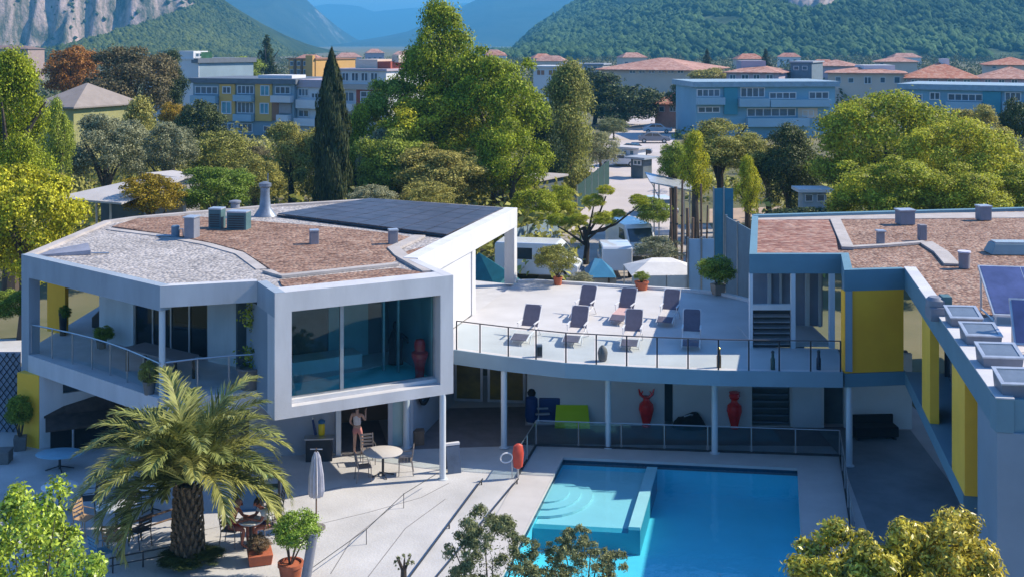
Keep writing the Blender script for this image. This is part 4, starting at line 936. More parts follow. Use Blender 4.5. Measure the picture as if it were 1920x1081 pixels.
def frond(az, el, Ln, droop, idx):
    """curved rib with forward-swept leaflets on both sides"""
    nseg = 14; pts = []; p = np.array([0.10 * math.cos(az), 0.10 * math.sin(az), 2.2]); e = el
    h = np.array([math.cos(az), math.sin(az), 0.0]); up = np.array([0, 0, 1.0]); pts.append(p.copy())
    for i in range(nseg):
        e -= droop / nseg * (0.25 + 1.5 * i / nseg); p = p + (h * math.cos(e) + up * math.sin(e)) * Ln / nseg; pts.append(p.copy())
    pts = np.array(pts); V, Q, Rn = [], [], []
    side = np.cross(h, up)
    for i in range(nseg):                     # rib
        r0 = 0.045 * (1 - i / nseg) + 0.006; r1 = 0.045 * (1 - (i + 1) / nseg) + 0.006
        k = len(V); V += [pts[i] - side * r0, pts[i] + side * r0, pts[i + 1] + side * r1, pts[i + 1] - side * r1, pts[i] - up * r0, pts[i + 1] - up * r1]
        Q += [(k, k + 1, k + 2, k + 3), (k, k + 3, k + 5, k + 4), (k + 1, k + 4, k + 5, k + 2)]; Rn += [0.95, 0.9, 0.9]
    nl = 62
    for j in range(nl):
        f = 0.10 + 0.90 * j / nl; x = f * nseg; i = min(nseg - 1, int(x)); q = pts[i] + (pts[i + 1] - pts[i]) * (x - i)
        t = pts[i + 1] - pts[i]; t = t / np.linalg.norm(t); nrm = np.cross(side, t); nrm = nrm / np.linalg.norm(nrm)
        ll = (0.62 * math.sin(math.pi * min(1, 0.18 + 0.80 * f)) ** 0.7 + 0.10) * rng.uniform(0.85, 1.15)
        for sgn in (-1, 1):
            sw = rng.uniform(0.55, 0.85) + 0.5 * f
            d = t * sw + side * sgn * rng.uniform(0.55, 0.85) + nrm * rng.uniform(0.12, 0.42); d /= np.linalg.norm(d)
            w = 0.022; c1 = q + d * ll * 0.5; d2 = d - up * rng.uniform(0.25, 0.6); d2 /= np.linalg.norm(d2); c2 = c1 + d2 * ll * 0.5
            wv = np.cross(d, nrm); wv /= np.linalg.norm(wv)
            k = len(V); V += [q - wv * w * .6, q + wv * w * .6, c1 + wv * w, c1 - wv * w, c2 + wv * 0.003, c2 - wv * 0.003]
            r_ = rng.uniform(0, 1); Q += [(k, k + 1, k + 2, k + 3), (k + 3, k + 2, k + 4, k + 5)]; Rn += [r_, r_]
    link('frond', npmesh('frond', np.array(V), np.array(Q), np.array(Rn)), LM['palm'], palm)
for k in range(58):
    f = k / 57; az = k * 2.399963 + rng.uniform(-0.2, 0.2); front_ = math.sin(az) < -0.55
    if f > 0.55 and front_: continue
    if f > 0.86 and k % 2: continue
    el = math.radians(86 - 84 * f ** 0.85); frond(az, el, rng.uniform(2.7, 3.3), rng.uniform(1.25, 1.75) + (0.35 if f > 0.5 else 0), k)
for k, (az, ln) in enumerate(((3.05, 3.0), (3.5, 2.9), (2.7, 3.1), (0.15, 3.1), (0.5, 3.0), (3.9, 2.7), (1.2, 2.8), (1.9, 2.8))):
    frond(az, math.radians(rng.uniform(-6, 14)), ln, rng.uniform(1.7, 2.1), 100 + k)
tree('dark low shrub ring planted round the foot of the date palm', 356, 30.5, 1032, 1085, 120, 'r5', 'dark', 'shrub', 'shrub', False)
# ---- bushes in front, leaves large enough to be told apart
def bush(label, px, Y, top, wpx, mat, seed, nl, leaf, nc=60, crad=(0.14, 0.28), z0=0.0, depth=1.0, name='bush', cat='bush', aspect=0.5, twigs=8, fill=0.10):
    R = wpx / 2 * Y / F; z1 = zz(top, Y); t = thing(name, label, cat, (xx(px, Y), Y, 0)); h = (z1 - z0) / 2
    me = crown(seed, 'round', nc, nl, leaf, aspect, crad, fill, (R, R * depth, h))
    o = link('foliage', me, LM[mat], t); o.location = (0, 0, z0 + h)
    m = MB()
    for k in range(twigs):
        a = 6.28 * k / twigs + rt.uniform(-.3, .3); e = Vector((math.cos(a) * R * 0.7, math.sin(a) * R * 0.7 * depth, z0 + h * rt.uniform(1.0, 1.6)))
        m.tube([(0.05 * math.cos(a), 0.05 * math.sin(a), 0), (e.x * 0.2, e.y * 0.2, z0 + 0.15 * h), e], [0.06, 0.035, 0.008], 5)
    m.build('stems', M_BARK, t, smooth=True, world=False); return t
bush('large glossy yellow-green citrus bush in the bottom left corner', 55, 24.0, 862, 215, 'citrus', 31, 9000, 0.115, 60, z0=0.6)
bush('lower glossy green citrus bush right of the large one at the bottom left', 150, 22.5, 1000, 150, 'citrus', 32, 4500, 0.105, 40, z0=0.6)
bush('bushy yellow-green loquat with orange leaf tips at the bottom right', 1585, 19.6, 975, 250, 'loquat', 33, 15000, 0.11, 70, (0.12, 0.26), z0=3.3, aspect=0.36, name='loquat_tree', cat='tree')
bush('taller loquat with orange tips close to the grey pier', 1765, 19.8, 940, 250, 'loquat', 34, 15000, 0.11, 70, (0.12, 0.26), z0=3.3, aspect=0.36, name='loquat_tree', cat='tree')
bush('lower middle loquat filling the gap between its two taller neighbours', 1680, 19.4, 968, 230, 'loquat', 38, 13000, 0.11, 60, (0.12, 0.26), z0=3.2, aspect=0.36, name='loquat_tree', cat='tree')
bush('loose grey-green olive shrub in front of the pool, left of two', 920, 26.6, 948, 210, 'sage', 35, 17000, 0.085, 100, (0.07, 0.15), z0=0.3, aspect=0.32, fill=0.03)
bush('loose olive shrub in front of the pool, right of two', 1095, 26.8, 985, 185, 'sage', 36, 14000, 0.085, 90, (0.07, 0.15), z0=0.3, aspect=0.32, fill=0.03)
bush('tiny spindly sapling at the bottom edge left of the olive shrub', 757, 28.0, 1032, 42, 'sage', 37, 260, 0.06, 16, (0.1, 0.2), z0=1.0, aspect=0.4, name='sapling', cat='sapling', fill=0.0)
# ================================================================== loungers on the terrace
M_SLING = pm('dark_sling', (0.115, 0.105, 0.145), 0.85, 0.12, 6, 0.3, 120)
M_SLING2 = pm('pale_sling', (0.56, 0.52, 0.50), 0.85, 0.1, 5, 0.3, 120)
M_PLAST = pm('white_plastic', (0.68, 0.67, 0.68), 0.4, 0.05, 3)
def slab(mb, y0, z0, y1, z1, w, th, r=0.0):
    """panel from (y0,z0) to (y1,z1), rounded at its far end"""
    d = Vector((0, y1 - y0, z1 - z0)).normalized(); n = Vector((0, -d.z, d.y)) * th
    o0, o1 = Vector((0, y0, z0)), Vector((0, y1, z1))
    out = [o0 + Vector((-w / 2, 0, 0)), o0 + Vector((w / 2, 0, 0))]
    if r:
        L_ = (o1 - o0).length
        for k in range(5): t = math.pi / 2 * k / 4; out.append(o0 + Vector((w / 2 - r + r * math.cos(t), 0, 0)) + d * (L_ - r + r * math.sin(t)))
        for k in range(5): t = math.pi / 2 * k / 4; out.append(o0 + Vector((-w / 2 + r - r * math.sin(t), 0, 0)) + d * (L_ - r + r * math.cos(t)))
    else: out += [o1 + Vector((w / 2, 0, 0)), o1 + Vector((-w / 2, 0, 0))]
    k = len(out); mb.add([tuple(p) for p in out] + [tuple(p + n) for p in out], [tuple(range(k - 1, -1, -1)), tuple(range(k, 2 * k))] + [(i, (i + 1) % k, k + (i + 1) % k, k + i) for i in range(k)])
def make_lounger():
    t = thing('sun_lounger', 'x', 'sun lounger')
    m = MB(); slab(m, 0.0, 0.36, 0.50, 1.02, 0.58, 0.025, 0.09); m.build('backrest', M_SLING, t, world=False)
    m = MB(); slab(m, -0.95, 0.30, 0.0, 0.35, 0.56, 0.02); m.build('seat', M_SLING2, t, world=False)
    m = MB(); slab(m, -1.35, 0.18, -0.96, 0.295, 0.54, 0.02); m.build('footrest', M_SLING, t, world=False)
    m = MB()
    for sx in (-0.30, 0.30):
        m.tube([(sx, -1.36, 0.17), (sx, -0.95, 0.285), (sx, 0.0, 0.34), (sx, 0.52, 1.02)], 0.02, 6)
    m.tube([(-0.3, 0.52, 1.02), (0.3, 0.52, 1.02)], 0.018, 6); m.build('frame', M_PLAST, t, world=False)
    for sx in (-0.31, 0.31):
        m = MB(); m.tube([(sx, -1.0, 0.0), (sx, -0.75, 0.30)], 0.02, 6); m.build('leg', M_PLAST, t, world=False)
        m = MB(); m.tube([(sx, 0.35, 0.0), (sx, -0.05, 0.36)], 0.02, 6); m.build('leg', M_PLAST, t, world=False)
        m = MB(); m.box(sx - 0.03, sx + 0.03, -0.45, 0.16, 0.54, 0.565); m.tube([(sx, -0.38, 0.31), (sx, -0.4, 0.54)], 0.015, 6); m.build('armrest', M_PLAST, t, world=False)
    return t
l0 = make_lounger(); LG = 'sun loungers on the terrace'
for i, (hx, hy, fx, fy, lab) in enumerate(((993, 630, 962, 655, 'front-row lounger farthest left on the sunny terrace'), (1084, 633, 1062, 660, 'second front-row lounger from the left on the sunny terrace'),
        (1187, 640, 1176, 665, 'front-row lounger just left of the blue shade edge'), (1297, 640, 1294, 668, 'single lounger standing fully in the blue terrace shade'),
        (1099, 590, 1072, 611, 'back-row lounger farthest left on the sunny terrace'), (1174, 595, 1148, 616, 'middle back-row lounger with pinkish seat on the terrace'), (1257, 598, 1240, 620, 'back-row lounger half caught by the shade edge'))):
    o = l0 if i == 0 else copy_tree(l0)
    h, f = Vector(gp(hx, hy, 3.1)), Vector(gp(fx, fy, 3.1)); d = (f - h).normalized()
    o.location = (h.x, h.y, 3.103); o.rotation_euler = (0, 0, math.atan2(d.x, -d.y)); o['label'] = lab; o['group'] = LG
    if i == 5:
        for ch in o.children:
            if ch.name.startswith('seat'): ch.material_slots[0].link = 'OBJECT'; ch.material_slots[0].material = pm('pink_sling', (0.56, 0.36, 0.34), 0.85, 0.1, 5)
# small things on the terrace edge
def lathe_thing(name, label, cat, loc, prof, mat, n=16, part='body', group=None):
    t = thing(name, label, cat, loc, 0, group); m = MB(); m.lathe(prof, n=n); m.build(part, mat, t, smooth=True, world=False); return t
t = lathe_thing('terrace_urn', 'dark rounded urn by the balustrade below the front loungers', 'urn', (*gp(1130, 676, 3.1), 3.1), [(0.10, 0), (0.14, 0.05), (0.17, 0.28), (0.13, 0.42), (0.06, 0.50), (0.04, 0.52)], M_POT)
t = thing('speaker_box', 'dark upright box by the balustrade, left end of the terrace', 'box', (*gp(1011, 668, 3.1), 3.1), 0.1)
MB().cbox((0, 0, 0), 0.2, 0.18, 0.42).build('casing', M_UNIT, t, world=False, bevel=0.01); MB().cbox((0, -0.001, 0.05), 0.16, 0.19, 0.3).build('grille', M_DARK, t, world=False)
def bottle(label, px, py, mat, capmat, h=0.62):
    t = thing('lantern_post', label, 'lantern', (*gp(px, py, 3.1), 3.1))
    m = MB(); m.lathe([(0.075, 0), (0.075, h * 0.6), (0.05, h * 0.68), (0.045, h * 0.92)], n=12); m.build('body', mat, t, smooth=True, world=False)
    m = MB(); m.lathe([(0.055, h * 0.925), (0.055, h), (0.02, h * 1.06)], n=12); m.build('cap', capmat, t, smooth=True, world=False)
bottle('bronze lantern post with golden top by the shaded balustrade', 1348, 688, pm('bronze', (0.12, 0.09, 0.06), 0.4, 0.2, 4, metal=0.6), pm('gold_cap', (0.55, 0.38, 0.12), 0.35, metal=0.7))
bottle('dark green lantern post near the middle of the shaded balustrade', 1449, 692, pm('bottle_green', (0.03, 0.07, 0.06), 0.3), M_DARK, 0.58)
bottle('dark lantern post nearest the yellow panel', 1535, 692, pm('bottle_navy', (0.02, 0.03, 0.06), 0.3), M_DARK, 0.6)
# potted plants along the back of the terrace
def potted(label, px, py, z, crown_px, crown_py, w_, h_, mat, pot, potw, poth, cr='r4', name='potted_plant', potmat=M_TERRA, square=False):
    x, y = gp(px, py, z); s_ = F / y; t = thing(name, label, 'potted plant', (x, y, z))
    if square: MB().cbox((0, 0, 0), potw * 0.85, potw * 0.85, poth, 0.3, 1.15, 1.15).build('pot', potmat, t, world=False, bevel=0.02)
    else:
        m = MB(); m.lathe([(potw * 0.36, 0), (potw * 0.46, poth * 0.8), (potw * 0.5, poth * 0.82), (potw * 0.5, poth), (potw * 0.42, poth), (potw * 0.4, poth * 0.9)], n=18); m.build('pot', potmat, t, smooth=True, world=False)
    zc = zz(crown_py, y) - z; cx_ = xx(crown_px, y) - x
    o = bpy.data.objects.new('foliage', CR[cr]); COL.objects.link(o); o.parent = t; o.location = (cx_, 0, zc); o.scale = (w_ / 2 / s_, w_ / 2 / s_, h_ / 2 / s_); o.rotation_euler = (0, 0, px)
    o.material_slots[0].link = 'OBJECT'; o.material_slots[0].material = LM[mat]
    m = MB()
    for k in range(5):
        a = 1.26 * k; m.tube([(0.03 * math.cos(a), 0.03 * math.sin(a), poth * 0.9), (cx_ + 0.25 * w_ / s_ * math.cos(a), 0.25 * w_ / s_ * math.sin(a), zc + 0.1)], [0.025, 0.01], 5)
    m.build('stems', M_BARK, t, world=False); return t
potted('large spreading shrub in a terracotta pot at the back of the terrace', 1046, 534, 3.1, 1045, 487, 92, 66, 'olive', None, 0.42, 0.36)
potted('small herb in a wide terracotta bowl at the back of the terrace', 1203, 543, 3.1, 1204, 518, 34, 22, 'green', None, 0.62, 0.36)
potted('glossy dark green shrub in a square beige pot near the wing', 1346, 552, 3.1, 1345, 506, 82, 62, 'green', None, 0.5, 0.45, 'r1', potmat=pm('beige_pot', (0.30, 0.24, 0.19), 0.8, 0.1, 4), square=True)
tree('low grey-green agave-like shrub behind the terrace kerb', 1088, 55, 508, 545, 48, 'r4', 'silver', 'shrub', 'shrub', False)
# ================================================================== figures and vases below the terrace
def vase(label, px, py, antlers):
    t = thing('red_vase', label, 'vase', (*gp(px, py), 0.02)); m = MB()
    m.lathe([(0.14, 0), (0.16, 0.03), (0.13, 0.10), (0.20, 0.35), (0.27, 0.62), (0.25, 0.80), (0.12, 0.92), (0.11, 1.0), (0.17, 1.06), (0.15, 1.07)], n=20); m.build('body', M_RED, t, smooth=True, world=False)
    if antlers:
        for sx in (-1, 1):
            m = MB(); m.tube([(sx * 0.1, 0, 1.05), (sx * 0.22, 0, 1.15), (sx * 0.27, 0, 1.34)], [0.05, 0.045, 0.02], 8); m.tube([(sx * 0.2, 0, 1.14), (sx * 0.12, 0, 1.26)], [0.035, 0.015], 6); m.build('horn', M_RED, t, smooth=True, world=False)
    else:
        m = MB(); m.lathe([(0.16, 1.08), (0.2, 1.14), (0.17, 1.22), (0.2, 1.27), (0.1, 1.30)], n=12); m.build('crown', M_RED, t, smooth=True, world=False)
vase('red floor vase with two horns against the pale colonnade wall', 1212, 800, True)
vase('red floor vase with frilled neck left of the louvred door', 1377, 803, False)
t = thing('lime_mat', 'bright lime-green padded mat tilted on the colonnade floor', 'mat', (*gp(1073, 804), 0.02), -0.03)
m = MB(); P_ = [(-0.62, 0.0, 0.02), (-0.5, 0.45, 0.14), (-0.48, 1.0, 0.34), (-0.46, 1.45, 0.40)]; V_ = []
for w0, y, z in ((0.62, -0.05, 0.03), (0.60, 0.12, 0.24), (0.58, 0.30, 0.46), (0.56, 0.46, 0.62)): V_ += [(-w0, y, z), (w0, y, z), (w0, y, z + .08), (-w0, y, z + .08)]
m.add(V_, [(0, 3, 2, 1), (12, 13, 14, 15)] + [(4 * i + a, 4 * i + (a + 1) % 4, 4 * i + 4 + (a + 1) % 4, 4 * i + 4 + a) for i in range(3) for a in range(4)])
m.build('cushion', pm('lime_vinyl', (0.42, 0.62, 0.01), 0.5, 0.05, 2), t, world=False)
m = MB(); m.box(-0.5, 0.5, 0.30, 0.38, 0.0, 0.44); m.build('support', M_DARK, t, world=False)
t = thing('blue_cart', 'dark blue service cart with hooded bin below the terrace', 'cart', (*gp(1015, 793), 0.02), 0.1)
M_NAVY = pm('navy_plastic', (0.012, 0.035, 0.14), 0.4, 0.2, 3)
MB().cbox((0.28, 0.1, 0.08), 0.75, 0.6, 0.85).build('bin', M_NAVY, t, world=False, bevel=0.04)
m = MB(); m.lathe([(0.2, 0.08), (0.24, 0.3), (0.22, 0.9), (0.1, 1.0)], (-0.35, 0, 0), 14); m.build('drum', M_NAVY, t, smooth=True, world=False)
m = MB(); m.lathe([(0.14, 1.01), (0.16, 1.12), (0.1, 1.22), (0.03, 1.25)], (-0.35, 0, 0), 12); m.build('hood', M_BLACK, t, smooth=True, world=False)
m = MB(); m.box(-0.25, 0.25, -0.38, -0.28, 0.4, 0.46); m.box(-0.2, 0.2, -0.36, -0.3, 0.6, 0.65); m.build('shelf', M_STEEL, t, world=False)
for sx in (-0.3, 0.5):
    m = MB(); m.tube([(sx, -0.2, 0.06), (sx + 0.06, -0.2, 0.06)], 0.06, 10); m.build('wheel', M_BLACK, t, world=False)
t = thing('covered_heap', 'black sheet-covered heap between the columns below the terrace', 'cover', (*gp(1292, 801), 0.02))
rng = np.random.default_rng(3); m = MB(); prof = [(0.62, 0), (0.60, 0.18), (0.48, 0.34), (0.3, 0.43), (0.1, 0.46)]; m.lathe(prof, n=16, sq=0.6)
m.v = [(x * (1 + 0.18 * math.sin(5 * x + 3 * z)), y, z * (1 + 0.2 * math.sin(7 * x))) for x, y, z in m.v]; m.build('sheet', M_BLACK, t, smooth=True, world=False)
m = MB(); m.tube([(-0.2, -0.15, 0.42), (0.0, -0.2, 0.5), (0.2, -0.1, 0.45)], 0.03, 6); m.build('strap', M_STEEL, t, world=False)
t = thing('dark_bench', 'long low black bench against the wall at the far right under the wing', 'bench', (*gp(1640, 822), 0.02), 0.05)
MB().cbox((0, 0, 0.12), 1.5, 0.55, 0.34).build('seat', M_BLACK, t, world=False, bevel=0.03)
MB().cbox((0, 0.3, 0.12), 1.5, 0.1, 0.62).build('backrest', M_BLACK, t, world=False, bevel=0.03)
for sx in (-0.65, 0.65): MB().cbox((sx, 0, 0), 0.08, 0.4, 0.12).build('leg', M_DARK, t, world=False)
# ---- pool fence
def fence(label, pts, h, n, base=0.03, glassm=G_FENCE, group=None):
    t = thing('glass_fence', label, 'fence', (pts[0][0], pts[0][1], base), 0, group)
    P = [Vector(p) for p in pts]
    for i in range(n):
        a, c = P[0].lerp(P[1], i / n), P[0].lerp(P[1], (i + 1) / n); w_ = Wall(a, c)
        m = MB(); w_.box(m, 0.05, w_.L - 0.05, base + 0.06, base + h, -0.008, 0.008); m.build('pane', glassm, t)
        m = MB(); m.tube([(a.x, a.y, base), (a.x, a.y, base + h + 0.02)], 0.022, 8); m.build('post', M_STEEL, t)
    a, c = P[0], P[1]; m = MB(); m.tube([(a.x, a.y, base + h + 0.03), (c.x, c.y, base + h + 0.03)], 0.018, 6); m.build('top_rail', M_STEEL, t)
    m = MB(); w_ = Wall(a, c); w_.box(m, 0, w_.L, base, base + 0.06, -0.03, 0.03); m.build('base_rail', M_DARK, t)
f0 = P_BL + Vector((-0.85, 1.05)); f1 = P_BR + Vector((1.62, 1.05)); f2 = P_BL + Vector((-0.85, 1.05)) + PD * 2.9
fence('smoked glass pool fence in front of the colonnade wall', (f0, f1), 0.82, 7)
fence('short glass pool fence on the left beside the red float', (f2, f0), 0.82, 2)
fence('glass pool fence on the right between pool and wing', (f1, f1 + PD * 7.5), 0.82, 5)
t = thing('rescue_float', 'red rescue float with a hoop hanging at the end of the pool fence', 'float', (f2.x + 0.02, f2.y - 0.06, 0.03), 0.3)
m = MB(); m.lathe([(0.05, 0.28), (0.15, 0.34), (0.19, 0.75), (0.15, 1.0), (0.06, 1.06)], n=14, sq=0.55); m.build('float_body', pm('float_red', (0.55, 0.07, 0.04), 0.5, 0.15, 4), t, smooth=True, world=False)
m = MB(); ringp = [(-0.38 + 0.20 * math.cos(a), 0, 0.66 + 0.15 * math.sin(a)) for a in [6.283 * k / 14 for k in range(15)]]; m.tube(ringp, 0.025, 6); m.build('hoop', M_PLAST, t, smooth=True, world=False)
m = MB(); m.tube([(-0.2, 0, 0.6), (-0.2, 0, 0.0)], 0.02, 6); m.tube([(0.0, 0, 0.3), (0.0, 0, 0)], 0.03, 6); m.build('stand', M_STEEL, t, world=False)
# twin black handrails running down from the fence
def rails(label, pts, posts_at, z, name, mat, r=0.022, lowz=None, cat='railing'):
    t = thing(name, label, cat, (pts[0][0], pts[0][1], 0.0)); P = [Vector(p) for p in pts]
    m = MB(); m.tube([(p.x, p.y, z) for p in P], r, 6); m.build('rail', mat, t)
    if lowz is not None: m = MB(); m.tube([(p.x, p.y, lowz) for p in P], r * 0.8, 6); m.build('rail', mat, t)
    for f in posts_at:
        i = min(len(P) - 2, int(f)); q = P[i].lerp(P[i + 1], f - i); m = MB(); m.tube([(q.x, q.y, 0.006), (q.x, q.y, z + 0.02)], r * 1.1, 6); m.build('post', mat, t)
rails('black handrail descending beside the pool deck, left one of two', [gp(905, 905), gp(765, 1095)], (0.02, 0.5, 0.98), 0.14, 'handrail', M_DARK)
rails('black handrail descending beside the pool deck, right one of two', [gp(972, 905), gp(815, 1095)], (0.02, 0.5, 0.98), 0.14, 'handrail', M_DARK)
rails('thin rope barrier on short posts sloping across the sunny courtyard', [gp(585, 1095), gp(687, 1020), gp(757, 952), gp(820, 912)], (1, 2), 0.42, 'rope_barrier', M_DARK, 0.010, cat='barrier')
# ================================================================== courtyard: table, chairs, sign, parasol
M_WICK = pm('bistro_metal', (0.26, 0.23, 0.22), 0.5, 0.15, 4, metal=0.3)
def make_chair(label, loc, rz, mat=M_WICK, group='courtyard chairs'):
    t = thing('garden_chair', label, 'chair', loc, rz, group)
    m = MB(); m.box(-0.22, 0.22, -0.22, 0.22, 0.43, 0.455); m.build('seat', mat, t, world=False, bevel=0.01)
    for sx in (-0.2, 0.2):
        m = MB(); m.tube([(sx, -0.2, 0), (sx, -0.19, 0.43)], 0.014, 6); m.build('leg', mat, t, world=False)
        m = MB(); m.tube([(sx, 0.26, 0), (sx, 0.2, 0.43), (sx, 0.27, 0.9)], 0.014, 6); m.build('leg', mat, t, world=False)
        m = MB(); m.tube([(sx, 0.24, 0.66), (sx * 1.1, -0.15, 0.64), (sx, -0.2, 0.45)], 0.012, 6); m.build('armrest', mat, t, world=False)
    m = MB()
    for k in range(4): m.box(-0.2, 0.2, 0.215 + 0.015 * k, 0.235 + 0.015 * k, 0.52 + 0.1 * k, 0.58 + 0.1 * k)
    m.build('backrest', mat, t, world=False); return t
def make_table(label, loc, r, h=0.74, top=None, leg=M_DARK, oval=1.0, rz=0.0):
    t = thing('garden_table', label, 'table', loc, rz)
    m = MB(); m.lathe([(r * 0.97, h), (r, h + 0.01), (r, h + 0.03), (r * 0.97, h + 0.04)], n=28, sq=oval); m.build('tabletop', top or M_DECK, t, smooth=True, world=False)
    m = MB(); m.tube([(0, 0, 0.03), (0, 0, h)], 0.04, 8); m.build('pedestal', leg, t, world=False)
    for k in range(4):
        a = k * math.pi / 2 + 0.4; m = MB(); m.tube([(0, 0, 0.12), (r * 0.6 * math.cos(a), r * 0.6 * math.sin(a) * oval, 0.02)], 0.02, 6); m.build('foot', leg, t, world=False)
    return t
make_table('round beige bistro table on the sunlit patio below the glazed box', (*gp(718, 892), 0.006), 0.62, oval=0.9)
make_chair('slatted metal chair on the left of the beige bistro table', (*gp(682, 900), 0.006), 1.9)
make_chair('slatted metal chair on the right of the beige bistro table', (*gp(760, 888), 0.006), -1.5)
make_chair('slatted metal chair behind the beige bistro table by the doorway', (*gp(690, 868), 0.006), 0.3)
t = thing('sandwich_board', 'dark folding sandwich board standing beside the box column', 'sign', (*gp(848, 882), 0.006), 0.35)
for sgn, nm in ((-1, 'front'), (1, 'back')):
    m = MB(); m.hexa([(-0.22, sgn * 0.26, 0), (0.22, sgn * 0.26, 0), (0.22, sgn * 0.23, 0), (-0.22, sgn * 0.23, 0), (-0.22, sgn * 0.04, 0.85), (0.22, sgn * 0.04, 0.85), (0.22, sgn * 0.01, 0.85), (-0.22, sgn * 0.01, 0.85)])
    m.build('board', pm('slate_board', (0.06, 0.09, 0.15), 0.6, 0.2, 3), t, world=False)
m = MB(); m.box(-0.23, 0.23, -0.06, 0.06, 0.83, 0.9); m.build('top_rail', M_PLAST, t, world=False)
t = thing('parasol', 'closed pale grey parasol on a thin pole beside the palm', 'parasol', (*gp(593, 990), 0.006))
m = MB(); n = 24; k0 = len(m.v); rows = [(0.05, 2.14), (0.10, 2.0), (0.17, 1.5), (0.19, 1.05), (0.16, 0.9)]
for r_, z in rows:
    for j in range(n): a = 6.2832 * j / n; q = r_ * (1 + (0.22 if j % 2 else -0.12)); m.v.append((q * math.cos(a), q * math.sin(a), z))
for i in range(len(rows) - 1):
    for j in range(n): m.f.append((i * n + j, i * n + (j + 1) % n, (i + 1) * n + (j + 1) % n, (i + 1) * n + j))
m.f.append(tuple(range(n - 1, -1, -1))); m.f.append(tuple((len(rows) - 1) * n + j for j in range(n))); m.build('canopy', pm('parasol_cloth', (0.52, 0.51, 0.55), 0.9, 0.1, 5), t, world=False)
m = MB(); m.tube([(0, 0, 0), (0, 0, 2.25)], 0.022, 8); m.build('pole', M_WOOD, t, world=False)
m = MB(); m.lathe([(0.26, 0), (0.26, 0.05), (0.05, 0.09)], n=20); m.build('base', M_POT, t, smooth=True, world=False)
m = MB(); m.tube([(-0.17, 0, 2.22), (0.17, 0, 2.22)], 0.015, 6); m.build('finial', M_STEEL, t, world=False)
potted('small round-headed tree in a terracotta pot at the bottom, left of the dark post', 545, 1088, 0.006, 556, 993, 105, 85, 'citrus', None, 0.66, 0.48, 'r1', 'potted_tree')
t = thing('dark_post', 'thick leaning dark grey post at the bottom edge of the courtyard', 'post', (*gp(571, 1100), 0.006))
m = MB(); m.tube([(0, 0, 0), (0.22, 0, 1.35)], [0.13, 0.12], 14); m.build('shaft', M_UNIT, t, smooth=True, world=False); m = MB(); m.lathe([(0.22, 0), (0.22, 0.03), (0.14, 0.05)], n=14); m.build('foot_plate', M_DARK, t, smooth=True, world=False)
# left patio: white round tables and blue / wicker chairs in the shade
M_WTOP = pm('white_tabletop', (0.66, 0.68, 0.71), 0.45, 0.05, 2)
make_table('white round table beside the citrus bush on the left patio', (*gp(112, 960), 0.006), 0.52, top=M_WTOP, oval=0.9)
make_table('white round table in dappled light left of the palm trunk', (*gp(218, 1000), 0.006), 0.55, top=M_WTOP, oval=0.9)
make_table('blue-shaded oval table below the covered piano', (*gp(112, 880), 0.006), 0.75, 0.5, pm('blue_top', (0.22, 0.42, 0.55), 0.4), oval=0.7)
M_WICKB = pm('brown_wicker', (0.16, 0.085, 0.05), 0.85, 0.4, 30, 0.5, 60); M_BLUEC = pm('blue_seat', (0.10, 0.24, 0.36), 0.7, 0.1, 3)
make_chair('brown wicker chair in the shade left of the palm', (*gp(200, 935), 0.006), 2.6, M_WICKB)
make_chair('blue chair facing the wicker chair in the patio shade', (*gp(222, 915), 0.006), 0.4, M_BLUEC)
make_chair('tan wooden chair half hidden by the palm fronds', (*gp(262, 945), 0.006), -0.9, pm('tan_wood', (0.45, 0.30, 0.17), 0.7, 0.15, 4))
make_chair('orange-brown chair at the near white table', (*gp(212, 1040), 0.006), 3.1, pm('orange_wood', (0.40, 0.21, 0.10), 0.7, 0.15, 4))
make_chair('tan chair right beside the citrus bush', (*gp(158, 1000), 0.006), 1.2, pm('tan_wood', (0.45, 0.30, 0.17)))
make_chair('blue metal chair at the foot of the citrus bush', (*gp(190, 1066), 0.006), 2.4, M_BLUEC)
make_chair('dark empty chair lying in front of the kiosk stand', (*gp(515, 975), 0.006), -1.2, M_DARK)
make_chair('brown wicker chair left of the table by the citrus bush', (*gp(78, 985), 0.006), 2.0, M_WICKB)
make_chair('brown wicker chair behind the table left of the palm trunk', (*gp(245, 968), 0.006), -0.5, M_WICKB)
make_chair('dark metal chair between the two white patio tables', (*gp(165, 962), 0.006), -1.4, M_DARK)
make_chair('dark metal chair right of the table left of the palm trunk', (*gp(262, 1022), 0.006), -2.2, M_DARK)
make_table('small white side table half hidden behind the palm fronds', (*gp(285, 960), 0.006), 0.42, top=M_WTOP, oval=0.9)
rails('low wooden rail fence on the left of the palm trunk', [gp(195, 1030), gp(330, 985)], (0.05, 0.5, 0.95), 0.5, 'rail_fence', M_WOOD, 0.03, 0.25, 'fence')
rails('low steel rail beside the palm trunk at the bottom', [gp(205, 1075), gp(330, 1050)], (0.05, 0.5, 0.95), 0.4, 'rail_fence', M_DARK, 0.02, 0.2, 'fence')
